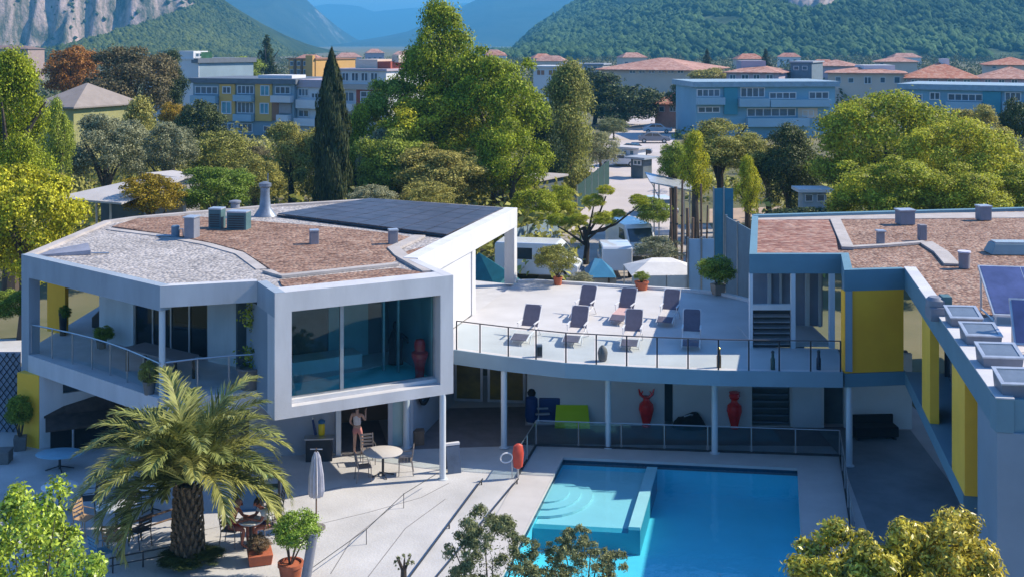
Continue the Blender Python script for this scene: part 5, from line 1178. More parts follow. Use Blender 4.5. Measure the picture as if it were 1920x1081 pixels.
# covered piano-like bar under the balcony
t = thing('covered_bar', 'long black bar counter with slanted lid under the balcony', 'counter', (*gp(160, 836), 0.006), 0.38)
M_TARP = pm('brown_tarp', (0.06, 0.045, 0.04), 0.8, 0.3, 4, 0.3, 8)
m = MB(); m.box(-1.1, 1.5, -0.35, 0.5, 0, 0.78); m.build('cabinet', M_BLACK, t, world=False)
m = MB(); m.hexa([(-1.25, -0.6, 0.80), (1.6, -0.6, 0.80), (1.6, 0.5, 1.0), (-1.25, 0.5, 1.0), (-1.25, -0.6, 0.86), (1.6, -0.6, 0.86), (1.6, 0.5, 1.12), (-1.25, 0.5, 1.12)]); m.build('countertop', M_TARP, t, world=False)
m = MB(); m.hexa([(-1.3, 0.3, 1.0), (1.5, 0.3, 1.1), (1.5, 0.6, 1.1), (-1.3, 0.6, 1.0), (-1.3, 0.4, 1.2), (1.5, 0.4, 1.75), (1.5, 0.62, 1.75), (-1.3, 0.62, 1.2)]); m.build('raised_lid', M_TARP, t, world=False)
m = MB(); m.tube([(-0.4, -0.55, 0), (-0.4, -0.55, 0.8)], 0.04, 8); m.build('leg', M_STEEL, t, world=False)
t = thing('folded_cloth', 'white folded cloth lying on the black bar counter', 'cloth', (*gp(158, 800), 0.93), 0.6)
m = MB(); m.tube([(-0.45, 0, 0.03), (-0.1, 0.08, 0.08), (0.25, 0.0, 0.05), (0.5, 0.1, 0.03)], [0.03, 0.10, 0.09, 0.03], 8); m.build('fold', M_PLAST, t, smooth=True, world=False)
m = MB(); m.tube([(-0.1, 0.1, 0.08), (0.05, 0.18, 0.15), (0.2, 0.2, 0.1)], [0.03, 0.07, 0.03], 8); m.build('knot', M_PLAST, t, smooth=True, world=False)
potted('leafy ficus in a tall grey planter against the yellow wall', 38, 842, 0.006, 36, 770, 55, 72, 'green', None, 0.42, 0.45, 'r2', 'potted_tree', M_POT, True)
t = thing('planter_box', 'grey box planter at the left edge of the patio', 'planter', (*gp(5, 866), 0.006), 0.1)
MB().cbox((0, 0, 0), 0.5, 0.5, 0.42, 0, 1.08, 1.08).build('pot', M_POT, t, world=False, bevel=0.02)
MB().cbox((0, 0, 0.36), 0.46, 0.46, 0.04).build('soil', M_BARKD, t, world=False)
# balcony things
t = thing('balcony_table', 'long dark table standing on the villa balcony', 'table', (*gp(300, 702, 3.0), 3.003), -0.62)
m = MB(); m.box(-1.35, 1.35, -0.45, 0.45, 0.70, 0.75); m.build('tabletop', pm('slate_top', (0.20, 0.19, 0.20), 0.5, 0.1, 2), t, world=False)
for sx in (-1.2, 1.2):
    for sy in (-0.35, 0.35): MB().cbox((sx, sy, 0), 0.07, 0.07, 0.7).build('leg', M_DARK, t, world=False)
potted('bushy plant on the balcony behind the glass railing', 190, 652, 3.003, 195, 625, 46, 34, 'green', None, 0.4, 0.4, 'r1', 'potted_plant', M_POT)
potted('small green plant hanging on the yellow balcony wall', 118, 628, 3.003, 122, 585, 26, 30, 'green', None, 0.3, 0.9, 'r2', 'potted_plant', M_DARK)
potted('flowering bush spilling over the balcony corner', 280, 738, 3.003, 280, 700, 42, 60, 'olive', None, 0.4, 0.4, 'r4', 'potted_plant', M_POT)
t = thing('large_planter', 'large dark round planter in the balcony corner', 'planter', (*gp(470, 728, 3.0), 3.003))
m = MB(); m.lathe([(0.30, 0), (0.40, 0.6), (0.43, 0.62), (0.43, 0.68), (0.36, 0.68), (0.35, 0.6)], n=20); m.build('pot', M_POT, t, smooth=True, world=False); m = MB(); m.lathe([(0.35, 0.55), (0.01, 0.60)], n=14); m.build('soil', M_BARKD, t, world=False)
# climbing plant in the corner
rng = np.random.default_rng(91); n = 2600; P_ = np.stack([rng.normal(0, 0.16, n), rng.normal(0, 0.13, n), rng.uniform(0, 2.3, n)], 1); P_[:, :2] *= (1.0 + 0.5 * np.sin(P_[:, 2:3] * 5)) 
ivy = thing('climbing_plant', 'tall climbing plant in the balcony corner beside the glazed box', 'climber', (*gp(485, 722, 3.0), 3.6))
link('foliage', leaves('ivy', P_, unit(rng.normal(size=(n, 3))), np.full(n, 0.11), 0.6, rng), LM['green'], ivy); m = MB(); m.tube([(0, 0, -0.1), (0.03, 0.02, 1), (0, 0, 2.1)], 0.03, 6); m.build('stem', M_BARK, ivy, world=False)
# inside the glazed box
t = thing('red_sculpture', 'glossy red stacked sculpture inside the glazed box', 'sculpture', (*WDE.at(WDE.u(787, -0.98), -0.98), 2.992))
m = MB(); m.lathe([(0.16, 0), (0.14, 0.05), (0.17, 0.4), (0.23, 0.62)], n=18); m.build('base', M_RED, t, smooth=True, world=False)
m = MB(); m.lathe([(0.24, 0.63), (0.27, 0.70), (0.27, 0.80), (0.18, 0.86)], n=18); m.build('collar', M_RED, t, smooth=True, world=False)
m = MB(); m.lathe([(0.16, 0.865), (0.18, 1.0), (0.17, 1.15), (0.12, 1.22)], n=18); m.build('head', M_RED, t, smooth=True, world=False)
t = thing('black_statue', 'black standing statue deep inside the glazed box', 'statue', (*WDE.at(WDE.u(742, -2.8), -2.8), 2.992))
m = MB(); m.lathe([(0.25, 0), (0.22, 0.5), (0.24, 0.8), (0.16, 1.05), (0.08, 1.15)], n=14, sq=0.7); m.build('torso', M_BLACK, t, smooth=True, world=False)
m = MB(); m.lathe([(0.06, 1.12), (0.10, 1.25), (0.09, 1.38), (0.03, 1.43)], n=12); m.build('head', M_BLACK, t, smooth=True, world=False)
m = MB(); m.tube([(0.15, 0, 1.0), (0.35, 0, 0.85), (0.42, 0, 0.7)], [0.07, 0.06, 0.04], 8); m.build('arm', M_BLACK, t, smooth=True, world=False)
# things below the box
t = thing('shelf_stand', 'dark shelf with colourful bottles below the glazed box', 'shelf', (*gp(600, 862), 0.006), 0.1)
m = MB(); m.box(-0.5, 0.45, -0.2, 0.2, 0.72, 0.76); m.build('shelf_board', M_STEEL, t, world=False)
m = MB(); m.box(-0.45, 0.4, -0.15, 0.18, 0.0, 0.7); m.build('cabinet', M_DARK, t, world=False)
t = thing('yellow_bottle', 'bright yellow bottle with blue cap on the dark shelf', 'bottle', (*gp(603, 858), 0.77))
m = MB(); m.lathe([(0.10, 0), (0.11, 0.05), (0.11, 0.32), (0.06, 0.38)], n=14); m.build('body', pm('yellow_plastic', (0.75, 0.52, 0.01), 0.4), t, smooth=True, world=False)
m = MB(); m.lathe([(0.11, 0.385), (0.12, 0.45), (0.06, 0.5)], n=14); m.build('cap', pm('blue_plastic', (0.03, 0.16, 0.35), 0.4), t, smooth=True, world=False)
t = thing('blue_bottle', 'slim blue bottle leaning left of the yellow bottle', 'bottle', (*gp(592, 858), 0.77))
m = MB(); m.tube([(0, 0, 0), (-0.10, 0, 0.5)], [0.05, 0.035], 8); m.build('body', M_NAVY, t, smooth=True, world=False); m = MB(); m.tube([(-0.10, 0, 0.5), (-0.115, 0, 0.57)], 0.03, 8); m.build('cap', M_STEEL, t, world=False)
t = thing('round_mirror', 'large dark tilted disc hanging under the box behind the column', 'disc', (*W3.at(0.9, 0.12), 1.75), math.atan2(W3.n.x, -W3.n.y))
m = MB(); ring_ = [(0.62 * math.cos(a), -0.03, 0.55 * math.sin(a)) for a in [6.2832 * k / 24 for k in range(25)]]; m.tube(ring_, 0.06, 6); m.build('rim', M_BLACK, t, smooth=True, world=False)
m = MB(); m.add([(0.6 * math.cos(6.2832 * k / 24), 0.0, 0.53 * math.sin(6.2832 * k / 24)) for k in range(24)] + [(0.6 * math.cos(6.2832 * k / 24), 0.03, 0.53 * math.sin(6.2832 * k / 24)) for k in range(24)], [tuple(range(24)), tuple(range(47, 23, -1))] + [(k, 24 + k, 24 + (k + 1) % 24, (k + 1) % 24) for k in range(24)]); m.build('disc', M_PANE, t, world=False)
t = thing('wooden_crate', 'small dark wooden crate on the patio between the columns', 'crate', (*gp(785, 832), 0.006), 0.2)
m = MB(); m.cbox((0, 0, 0), 0.34, 0.34, 0.44); m.build('body', M_WOOD, t, world=False); m = MB(); m.cbox((0, 0, 0.441), 0.38, 0.38, 0.04); m.build('lid', M_WOOD, t, world=False)
t = thing('drinks_stand', 'dark blue and green stand with shelves behind the palm fronds', 'stand', (*gp(508, 950), 0.006), 0.1)
for sx in (-0.25, 0.25):
    m = MB(); m.box(sx - 0.03, sx + 0.03, -0.2, 0.2, 0, 1.05); m.build('side_panel', M_DARK, t, world=False)
for k in range(3): m = MB(); m.box(-0.22, 0.22, -0.18, 0.18, 0.25 + 0.33 * k, 0.29 + 0.33 * k); m.build('shelf', pm('green_shelf', (0.04, 0.16, 0.12), 0.5), t, world=False)
MB().cbox((-0.75, 0, 0), 0.7, 0.4, 0.8).build('blue_chest', pm('chest_blue', (0.05, 0.15, 0.30), 0.5), t, world=False, bevel=0.02)
t = potted('low bushy plant in a reddish trough beside the seated couple', 487, 1052, 0.006, 487, 1018, 50, 44, 'brown', None, 0.66, 0.28, 'r4', 'potted_plant', M_TERRA, True)
# ================================================================== people
def skinmesh(name, nodes, edges, mat, parent, root=0, sub=2):
    """nodes [(pos, radius or (rx,ry))...] grown into one continuous surface"""
    me = bpy.data.meshes.new(name); me.from_pydata([n[0] for n in nodes], edges, []); o = link(name, me, mat, parent)
    md = o.modifiers.new('skin', 'SKIN'); md.use_smooth_shade = True; md.branch_smoothing = 0.3
    lay = me.skin_vertices[0].data
    for i, n in enumerate(nodes):
        r = n[1]; lay[i].radius = (r, r) if not hasattr(r, '__len__') else r; lay[i].use_root = (i == root)
    sd = o.modifiers.new('subdivision', 'SUBSURF'); sd.levels = sub; sd.render_levels = sub
    return o
def hand(nodes, edges, wrist, d, side, curl):
    """palm and five fingers continuing from the wrist joint"""
    d = Vector(d).normalized(); s_ = Vector(side).normalized(); n = d.cross(s_)
    w = Vector(nodes[wrist][0]); nodes.append((tuple(w + d * 0.045), (0.034, 0.02))); palm_ = len(nodes) - 1; edges.append((wrist, palm_))
    for k, (off, ln) in enumerate(((-0.027, 0.06), (-0.010, 0.072), (0.009, 0.068), (0.026, 0.054))):
        a = w + d * 0.085 + s_ * off; b = a + (d * (1 - curl) + n * curl).normalized() * ln * 0.55; c = b + (d * (1 - 1.6 * curl) + n * 1.4 * curl).normalized() * ln * 0.45
        i = len(nodes); nodes += [(tuple(a), 0.010), (tuple(b), 0.009), (tuple(c), 0.007)]; edges += [(palm_, i), (i, i + 1), (i + 1, i + 2)]
    a = w + d * 0.03 - s_ * 0.036; b = a + (d * 0.7 - s_ * 0.6).normalized() * 0.04; i = len(nodes); nodes += [(tuple(a), 0.011), (tuple(b), 0.009)]; edges += [(palm_, i), (i, i + 1)]
def person(label, loc, rz, J, skin, clothes, hair, haircol):
    """J: joints of the pose in metres, facing -Y"""
    t = thing('person', label, 'person', loc, rz)
    nd = [(J['pelvis'], (0.135, 0.10)), (J['waist'], (0.115, 0.085)), (J['chest'], (0.135, 0.095)), (J['neck'], 0.052), (J['head'], (0.072, 0.085)), (J['crown'], (0.066, 0.078))]
    ed = [(0, 1), (1, 2), (2, 3), (3, 4), (4, 5)]
    fx = Vector(J['face']).normalized(); hd = Vector(J['head'])
    i = len(nd); nd.append((tuple(hd + fx * 0.095 - Vector((0, 0, 0.012))), 0.014)); ed.append((4, i))     # nose
    sx = fx.cross(Vector((0, 0, 1))).normalized()
    for k in (-1, 1): i = len(nd); nd.append((tuple(hd + sx * k * 0.085), 0.016)); ed.append((4, i))       # ears
    for s_ in ('L', 'R'):
        i = len(nd); nd += [(J['sh' + s_], 0.058), (J['el' + s_], 0.042), (J['wr' + s_], 0.028)]; ed += [(2, i), (i, i + 1), (i + 1, i + 2)]
        dv = Vector(J['wr' + s_]) - Vector(J['el' + s_]); sd_ = dv.cross(Vector((0.2, 1, 0.3))); hand(nd, ed, i + 2, dv, sd_, 0.35)
        i = len(nd); nd += [(J['hip' + s_], 0.088), (J['kn' + s_], 0.060), (J['an' + s_], 0.038), (J['toe' + s_], 0.030)]; ed += [(0, i), (i, i + 1), (i + 1, i + 2), (i + 2, i + 3)]
    body = skinmesh('body', nd, ed, skin, t)
    for nm, mat, ns, es in clothes(J): skinmesh(nm, ns, es, mat, t, sub=2)
    m = MB(); up = Vector((0, 0, 1)); bk = -fx
    n = 14; rows = []
    for i in range(7):
        ph = math.pi * 0.62 * i / 6; rows.append([hd + Vector((0, 0, 0.02)) + up * 0.118 * math.cos(ph) + (sx * math.cos(2 * math.pi * j / n) * 0.092 + bk * (math.sin(2 * math.pi * j / n) * 0.108)) * math.sin(ph) + bk * 0.018 for j in range(n)])
    k0 = len(m.v); m.v += [tuple(p) for r in rows for p in r]
    for i in range(6):
        for j in range(n):
            if i >= 4 and math.sin(2 * math.pi * (j + 0.5) / n) < -0.25: continue
            m.f.append((i * n + j, (i + 1) * n + j, (i + 1) * n + (j + 1) % n, i * n + (j + 1) % n))
    if hair == 'bun': m.lathe([(0.02, 0), (0.05, 0.03), (0.05, 0.06), (0.02, 0.09)], tuple(hd + bk * 0.08 + up * 0.08), 10)
    h_ = m.build('hair', haircol, t, smooth=True, world=False); sdm = h_.modifiers.new('thick', 'SOLIDIFY'); sdm.thickness = 0.012; sdm.offset = 1
    for k in (-1, 1):
        m = MB(); m.lathe([(0.001, -0.008), (0.009, 0), (0.001, 0.008)], tuple(hd + fx * 0.080 + sx * k * 0.03 + up * 0.012), 8); m.build('eye', M_BLACK, t, world=False)
    m = MB(); p = hd + fx * 0.082 - up * 0.045; m.tube([p - sx * 0.022, p + fx * 0.004, p + sx * 0.022], 0.006, 6); m.build('mouth', pm('lips', (0.35, 0.10, 0.08), 0.5), t, world=False)
    return t
SK1 = pm('skin_fair', (0.52, 0.30, 0.22), 0.55, 0.08, 6); SK2 = pm('skin_tanned', (0.42, 0.15, 0.10), 0.5, 0.1, 6)
M_SHIRT = pm('pale_shirt', (0.75, 0.66, 0.64), 0.85, 0.1, 8, 0.3, 60); M_SHORT = pm('pink_shorts', (0.55, 0.22, 0.20), 0.85, 0.1, 6); M_HAIR = pm('dark_hair', (0.035, 0.018, 0.012), 0.6, 0.3, 20)
M_WSH = pm('white_tshirt', (0.70, 0.71, 0.73), 0.85, 0.08, 8); M_RSH = pm('red_swim', (0.40, 0.06, 0.05), 0.8, 0.2, 6); M_NAVSH = pm('purple_shorts', (0.09, 0.06, 0.13), 0.8, 0.2, 6)
J1 = dict(pelvis=(0, 0, 0.93), waist=(0, 0.01, 1.06), chest=(0.01, 0, 1.26), neck=(0.01, -0.01, 1.43), head=(0.0, -0.03, 1.55), crown=(0.0, -0.025, 1.63), face=(-0.35, -1, 0),
          shL=(0.17, 0, 1.36), elL=(0.25, 0.03, 1.09), wrL=(0.19, -0.13, 0.93), shR=(-0.16, 0, 1.36), elR=(-0.26, -0.06, 1.16), wrR=(-0.22, -0.17, 1.38),
          hipL=(0.085, 0, 0.86), knL=(0.10, -0.03, 0.48), anL=(0.10, 0.03, 0.08), toeL=(0.11, -0.13, 0.03), hipR=(-0.085, 0, 0.86), knR=(-0.11, -0.12, 0.48), anR=(-0.11, -0.10, 0.08), toeR=(-0.12, -0.26, 0.03))
def clothes1(J):
    top = [((0, 0.005, 0.99), (0.145, 0.108)), (J['waist'], (0.132, 0.102)), (J['chest'], (0.150, 0.110)), ((0.01, 0, 1.36), (0.105, 0.08))]
    e = [(0, 1), (1, 2), (2, 3)]
    sh = [((0, 0, 1.00), (0.142, 0.108)), ((0, 0, 0.90), (0.155, 0.118)), ((0.09, -0.005, 0.80), 0.098), ((0.095, -0.012, 0.66), 0.088), ((-0.09, -0.02, 0.80), 0.098), ((-0.098, -0.055, 0.66), 0.088)]
    belt = [((0, 0, 0.975), (0.150, 0.115)), ((0, 0, 1.01), (0.150, 0.115))]
    return [('top', M_SHIRT, top, e), ('shorts', M_SHORT, sh, [(0, 1), (1, 2), (2, 3), (1, 4), (4, 5)]), ('belt', M_BLACK, belt, [(0, 1)])]
person('person in pale top and pink shorts walking in through the doorway', (*gp(670, 853), 0.012), math.radians(165), J1, SK1, clothes1, 'bun', M_HAIR)
def seated(lean, face, arm):
    y = -0.1 * lean
    return dict(pelvis=(0, 0.06, 0.52), waist=(0, 0.03 + y, 0.66), chest=(0, y * 1.6, 0.86), neck=(0, y * 2.4 - 0.02, 1.03), head=(0, y * 3 - 0.06, 1.14), crown=(0, y * 3.2 - 0.05, 1.22), face=face,
        shL=(0.18, y * 1.8, 0.96), elL=(0.25, y * 2 - 0.12, 0.72), wrL=(0.14, y * 2 - 0.36, 0.76 + arm), shR=(-0.18, y * 1.8, 0.96), elR=(-0.26, y * 2 - 0.10, 0.72), wrR=(-0.14, y * 2 - 0.36, 0.76),
        hipL=(0.09, 0.0, 0.51), knL=(0.13, -0.42, 0.50), anL=(0.13, -0.42, 0.09), toeL=(0.14, -0.57, 0.035), hipR=(-0.09, 0.0, 0.51), knR=(-0.13, -0.42, 0.50), anR=(-0.12, -0.36, 0.09), toeR=(-0.13, -0.52, 0.035))
def trunks(mat):
    def f(J):
        return [('shorts', mat, [(tuple(Vector(J['pelvis']) + Vector((0, 0, 0.06))), (0.145, 0.11)), (J['pelvis'], (0.150, 0.115)), (tuple(Vector(J['hipL']).lerp(Vector(J['knL']), 0.6)), 0.09), (tuple(Vector(J['hipR']).lerp(Vector(J['knR']), 0.6)), 0.09)], [(0, 1), (1, 2), (1, 3)])]
    return f
def tshirt(J):
    a = trunks(M_NAVSH)(J); ch = Vector(J['chest'])
    n_ = [(tuple(Vector(J['pelvis']) + Vector((0, 0, 0.08))), (0.150, 0.112)), (J['waist'], (0.135, 0.102)), (J['chest'], (0.155, 0.112)), (tuple(ch.lerp(Vector(J['neck']), 0.6)), (0.1, 0.08)),
          (J['shL'], 0.072), (tuple(Vector(J['shL']).lerp(Vector(J['elL']), 0.6)), 0.062), (J['shR'], 0.072), (tuple(Vector(J['shR']).lerp(Vector(J['elR']), 0.6)), 0.062)]
    return a + [('shirt', M_WSH, n_, [(0, 1), (1, 2), (2, 3), (2, 4), (4, 5), (2, 6), (6, 7)])]
pc = gp(470, 1024)
make_table('small white cafe table between the seated couple', (pc[0], pc[1], 0.006), 0.34, 0.68, M_WTOP)
person('bare-chested person in red trunks seated on the left of the cafe table', (pc[0] - 0.55, pc[1] + 0.08, 0.012), math.radians(80), seated(0.6, (0.3, -1, -0.1), 0.0), SK2, trunks(M_RSH), 'short', pm('grey_hair', (0.30, 0.16, 0.12), 0.7))
person('dark-haired person in white shirt seated on the right, bent over the cafe table', (pc[0] + 0.45, pc[1] + 0.25, 0.012), math.radians(-60), seated(1.0, (0.0, -1, -0.5), 0.04), SK2, tshirt, 'short', M_HAIR)
make_chair('metal chair carrying the bare-chested person', (pc[0] - 0.55, pc[1] + 0.08, 0.006), math.radians(80))
make_chair('metal chair carrying the white-shirted person', (pc[0] + 0.45, pc[1] + 0.25, 0.006), math.radians(-60))

# ================================================================== vehicles and yard behind the terrace
M_VWHITE = pm('white_car_paint', (0.70, 0.71, 0.73), 0.25, 0.03, 1, coat=0.5); M_TYRE = pm('tyre', (0.02, 0.02, 0.022), 0.85, 0.1, 5)
M_VGLASS = pm('car_glass', (0.03, 0.045, 0.055), 0.08, 0.2, 1, spec=0.9); M_LAMP = pm('headlamp', (0.65, 0.65, 0.62), 0.15); M_TAIL = pm('tail_lamp', (0.40, 0.02, 0.02), 0.3)
def vehicle(label, cat, loc, rz, prof, W_, wins, wheels, paint, glassm=M_VGLASS, name='parked_van', wr=0.34, backwin=None, frontwin=None, group=None):
    """side profile [(y,z)...] extruded to width W_; faces -Y"""
    t = thing(name, label, cat, loc, rz, group); n = len(prof); m = MB(); w = W_ / 2
    rows = [(-w, 0.94), (-w + 0.0, 1.0)]
    V = [(-w, y, z) for y, z in prof] + [(w, y, z) for y, z in prof]
    m.add(V, [tuple(range(n)), tuple(range(2 * n - 1, n - 1, -1))] + [(i, n + i, n + (i + 1) % n, (i + 1) % n) for i in range(n)]); m.build('body', paint, t, world=False, bevel=0.06)
    for poly in wins:
        for sx in (-1, 1):
            mm = MB(); x0, x1 = sx * (w + 0.004), sx * (w - 0.02); k = len(poly)
            mm.add([(x0, y, z) for y, z in poly] + [(x1, y, z) for y, z in poly], [tuple(range(k)), tuple(range(2 * k - 1, k - 1, -1))] + [(i, k + i, k + (i + 1) % k, (i + 1) % k) for i in range(k)]); mm.build('window', glassm, t, world=False)
    for (y0, z0, y1, z1, f) in ([frontwin] if frontwin else []) + ([backwin] if backwin else []):
        mm = MB(); d = Vector((0, y1 - y0, z1 - z0)); nn = Vector((0, -d.z, d.y)).normalized() * 0.012 * f; ww = w * 0.86
        mm.hexa([(-ww, y0, z0), (ww, y0, z0), (ww, y1, z1), (-ww, y1, z1)] + [(-ww, y0 + nn.y, z0 + nn.z), (ww, y0 + nn.y, z0 + nn.z), (ww, y1 + nn.y, z1 + nn.z), (-ww, y1 + nn.y, z1 + nn.z)]); mm.build('windscreen', glassm, t, world=False)
    for y in wheels:
        for sx in (-1, 1):
            mm = MB(); mm.tube([(sx * (w - 0.18), y, wr), (sx * (w + 0.01), y, wr)], wr, 18); o = mm.build('wheel', M_TYRE, t, world=False)
            mm = MB(); mm.tube([(sx * (w + 0.011), y, wr), (sx * (w + 0.02), y, wr)], wr * 0.6, 14); r_ = mm.build('rim', M_STEEL, None, world=False); r_.parent = o
    y0 = min(p[0] for p in prof)
    for sx in (-1, 1):
        mm = MB(); mm.cbox((sx * w * 0.72, y0 - 0.005, 0.72), 0.26, 0.06, 0.16); mm.build('headlight', M_LAMP, t, world=False, bevel=0.02)
    mm = MB(); mm.cbox((0, y0 - 0.03, 0.40), W_ * 0.96, 0.12, 0.2); mm.build('bumper', M_UNIT, t, world=False, bevel=0.03)
    return t
VAN = [(-2.4, 0.35), (-2.45, 0.9), (-2.0, 1.15), (-1.45, 1.95), (-1.2, 2.15), (2.3, 2.15), (2.4, 2.0), (2.4, 0.35)]
CARP = [(-2.1, 0.3), (-2.15, 0.7), (-1.2, 0.92), (-0.6, 1.38), (0.9, 1.42), (1.7, 0.98), (2.1, 0.9), (2.1, 0.3)]
JEEP = [(-2.0, 0.5), (-2.0, 1.05), (-0.9, 1.12), (-0.72, 1.85), (1.8, 1.9), (1.9, 1.75), (1.9, 0.5)]
Yv = 69.6
vehicle('dark green glazed off-road car with white roof seen from behind', 'car', (*gp(1152, 512), 0), math.pi, JEEP, 1.75, [[(-0.6, 1.15), (-0.5, 1.75), (0.4, 1.78), (0.4, 1.15)], [(0.5, 1.15), (0.5, 1.78), (1.6, 1.78), (1.7, 1.15)]], (-1.2, 1.2), M_VWHITE, pm('green_glass', (0.02, 0.075, 0.075), 0.1, 0.3, 1, spec=0.9), 'parked_car', 0.38, backwin=(1.86, 0.75, 1.86, 1.72, -1), frontwin=(-0.92, 1.13, -0.74, 1.8, 1))
vehicle('white van with dark windscreen facing the villa, behind the off-road car', 'van', (*gp(1183, 478), 0), 0.25, VAN, 1.85, [[(-1.5, 1.2), (-1.2, 1.85), (-0.3, 1.88), (-0.3, 1.2)]], (-1.5, 1.5), M_VWHITE, frontwin=(-2.0, 1.17, -1.46, 1.92, 1))
vehicle('white camper van with dark side window beside the terrace corner', 'van', (*gp(1010, 520), 0), math.radians(78), VAN, 1.95, [[(-1.5, 1.2), (-1.2, 1.85), (-0.3, 1.88), (-0.3, 1.2)], [(0.2, 1.2), (0.2, 1.85), (1.8, 1.85), (1.8, 1.2)]], (-1.5, 1.5), M_VWHITE, frontwin=(-2.0, 1.17, -1.46, 1.92, 1))
vehicle('white car under the metal canopy', 'car', (*gp(1236, 402), 0), 0.2, CARP, 1.75, [[(-0.9, 0.95), (-0.5, 1.3), (0.2, 1.34), (0.2, 0.95)], [(0.28, 0.95), (0.28, 1.34), (0.8, 1.34), (1.3, 0.98)]], (-1.35, 1.35), M_VWHITE, name='parked_car', wr=0.31, frontwin=(-1.15, 0.95, -0.63, 1.34, 1))
for i, (px, py, rz, c, lab) in enumerate(((1188, 292, 1.4, (0.03, 0.035, 0.05), 'dark parked car in the middle of the street'), (1226, 268, 1.5, (0.20, 0.21, 0.24), 'grey parked car by the flat-roofed kiosk in the street'), (1160, 312, 1.5, (0.6, 0.6, 0.62), 'pale parked car at the near left of the street'), (1232, 250, 1.5, (0.55, 0.55, 0.58), 'pale parked car farthest up the street'))):
    vehicle(lab, 'car', (*gp(px, py), 0.012), rz, CARP, 1.75, [[(-0.9, 0.95), (-0.5, 1.3), (0.2, 1.34), (0.2, 0.95)], [(0.28, 0.95), (0.28, 1.34), (0.8, 1.34), (1.3, 0.98)]], (-1.35, 1.35), pm('car_paint_%s' % 'abcd'[i], c, 0.25, 0.03, 1, coat=0.5), name='parked_car', wr=0.31, frontwin=(-1.15, 0.95, -0.63, 1.34, 1), group='cars parked in the street')
# boat with teal cover beyond the villa opening
t = thing('covered_boat', 'white boat with teal cover seen through the villa roof opening', 'boat', (xx(928, 60), 60, 0), 0.5)
m = MB(); L_ = 3.0; sec = [(-3.0, 0.15, 1.5), (-2.0, 0.75, 1.25), (0, 1.05, 1.15), (2.4, 1.0, 1.15)]
V_ = []
for y, w_, h_ in sec: V_ += [(0, y, 0.55 if y > -2.5 else 1.0), (w_, y, h_), (w_ * 0.9, y, h_ + 0.3), (-w_ * 0.9, y, h_ + 0.3), (-w_, y, h_)]
fs = []
for i in range(3):
    for a in range(5): b_ = (a + 1) % 5; fs.append((5 * i + a, 5 * i + b_, 5 * i + 5 + b_, 5 * i + 5 + a))
fs += [(4, 3, 2, 1, 0), (15, 16, 17, 18, 19)]; m.add(V_, fs); m.build('hull', M_VWHITE, t, smooth=True, world=False)
m = MB(); m.add([(0.9, -1.8, 1.5), (-0.9, -1.8, 1.5), (0.95, 2.2, 1.5), (-0.95, 2.2, 1.5), (0, -1.5, 2.1), (0, 1.8, 2.6)], [(0, 4, 1), (0, 2, 5, 4), (1, 4, 5, 3), (2, 3, 5), (0, 1, 3, 2)]); m.build('cover', pm('teal_canvas', (0.01, 0.12, 0.14), 0.7, 0.15, 2), t, world=False)
m = MB(); m.box(-0.8, 0.8, -1.2, -1.0, 0.1, 0.6); m.box(-0.8, 0.8, 1.2, 1.4, 0.1, 0.6); m.box(-0.1, 0.1, -3.4, 2.2, 0.45, 0.55); m.build('trailer', M_STEEL, t, world=False)
for sx in (-0.9, 0.9): m = MB(); m.tube([(sx - 0.1, 0.9, 0.3), (sx + 0.1, 0.9, 0.3)], 0.3, 16); m.build('wheel', M_TYRE, t, world=False)
# marquee
Ym = 61.5; t = thing('white_marquee', 'white hipped party tent directly behind the terrace', 'tent', (xx(1240, Ym), Ym, 0), 0.05)
M_TENT = pm('tent_canvas', (0.66, 0.63, 0.60), 0.8, 0.08, 2, 0.2, 12); hw, hd_ = 1.80, 1.5
m = MB(); e, r_ = zz(505, Ym), zz(483, Ym); m.add([(-hw, -hd_, e), (hw, -hd_, e), (hw, hd_, e), (-hw, hd_, e), (-hw + 0.9, -hd_ * 0.45, e + (r_ - e) * 0.8), (hw - 0.9, -hd_ * 0.45, e + (r_ - e) * 0.8), (-hw + 1.3, 0, r_), (hw - 1.3, 0, r_)],
    [(0, 1, 5, 4), (4, 5, 7, 6), (1, 2, 7), (1, 7, 5), (2, 3, 6, 7), (3, 0, 4), (3, 4, 6)]); m.build('roof', M_TENT, t, world=False)
for k in range(2): m = MB(); a0 = -hw + k * hw; m.box(a0 + 0.03, a0 + hw - 0.03, -hd_ - 0.02, -hd_, e - 0.72, e - 0.01); m.build('side_panel', M_TENT, t, world=False)
for sx in (-hw + 0.05, 0, hw - 0.05):
    for sy in (-hd_ + .04, hd_ - 0.04): m = MB(); m.tube([(sx, sy, 0), (sx, sy, e)], 0.035, 6); m.build('pole', M_STEEL, t, world=False)
Yt = 64; t = thing('blue_tent', 'low ridge tent with blue roof and cream walls left of the marquee', 'tent', (xx(1105, Yt), Yt, 0), 0.0)
e, r_ = zz(512, Yt), zz(484, Yt); m = MB(); x0, x1 = xx(1098, Yt) - xx(1105, Yt), xx(1152, Yt) - xx(1105, Yt)
m.add([(x0, -1.2, e), (x1, -1.2, e), (x1, 1.2, e), (x0, 1.2, e), (x0 + 0.5, 0, r_), (x1 - 0.7, 0, r_ - 0.05)], [(0, 1, 5, 4), (1, 2, 5), (2, 3, 4, 5), (3, 0, 4), (0, 3, 2, 1)]); m.build('roof', pm('blue_tarp', (0.03, 0.17, 0.30), 0.6, 0.1, 2), t, world=False)
m = MB(); a0 = xx(1060, Yt) - xx(1105, Yt); m.box(a0, x1, -1.1, -1.05, 0, e - 0.05); m.build('wall', pm('cream_panel', (0.58, 0.47, 0.36), 0.8, 0.08, 2), t, world=False)
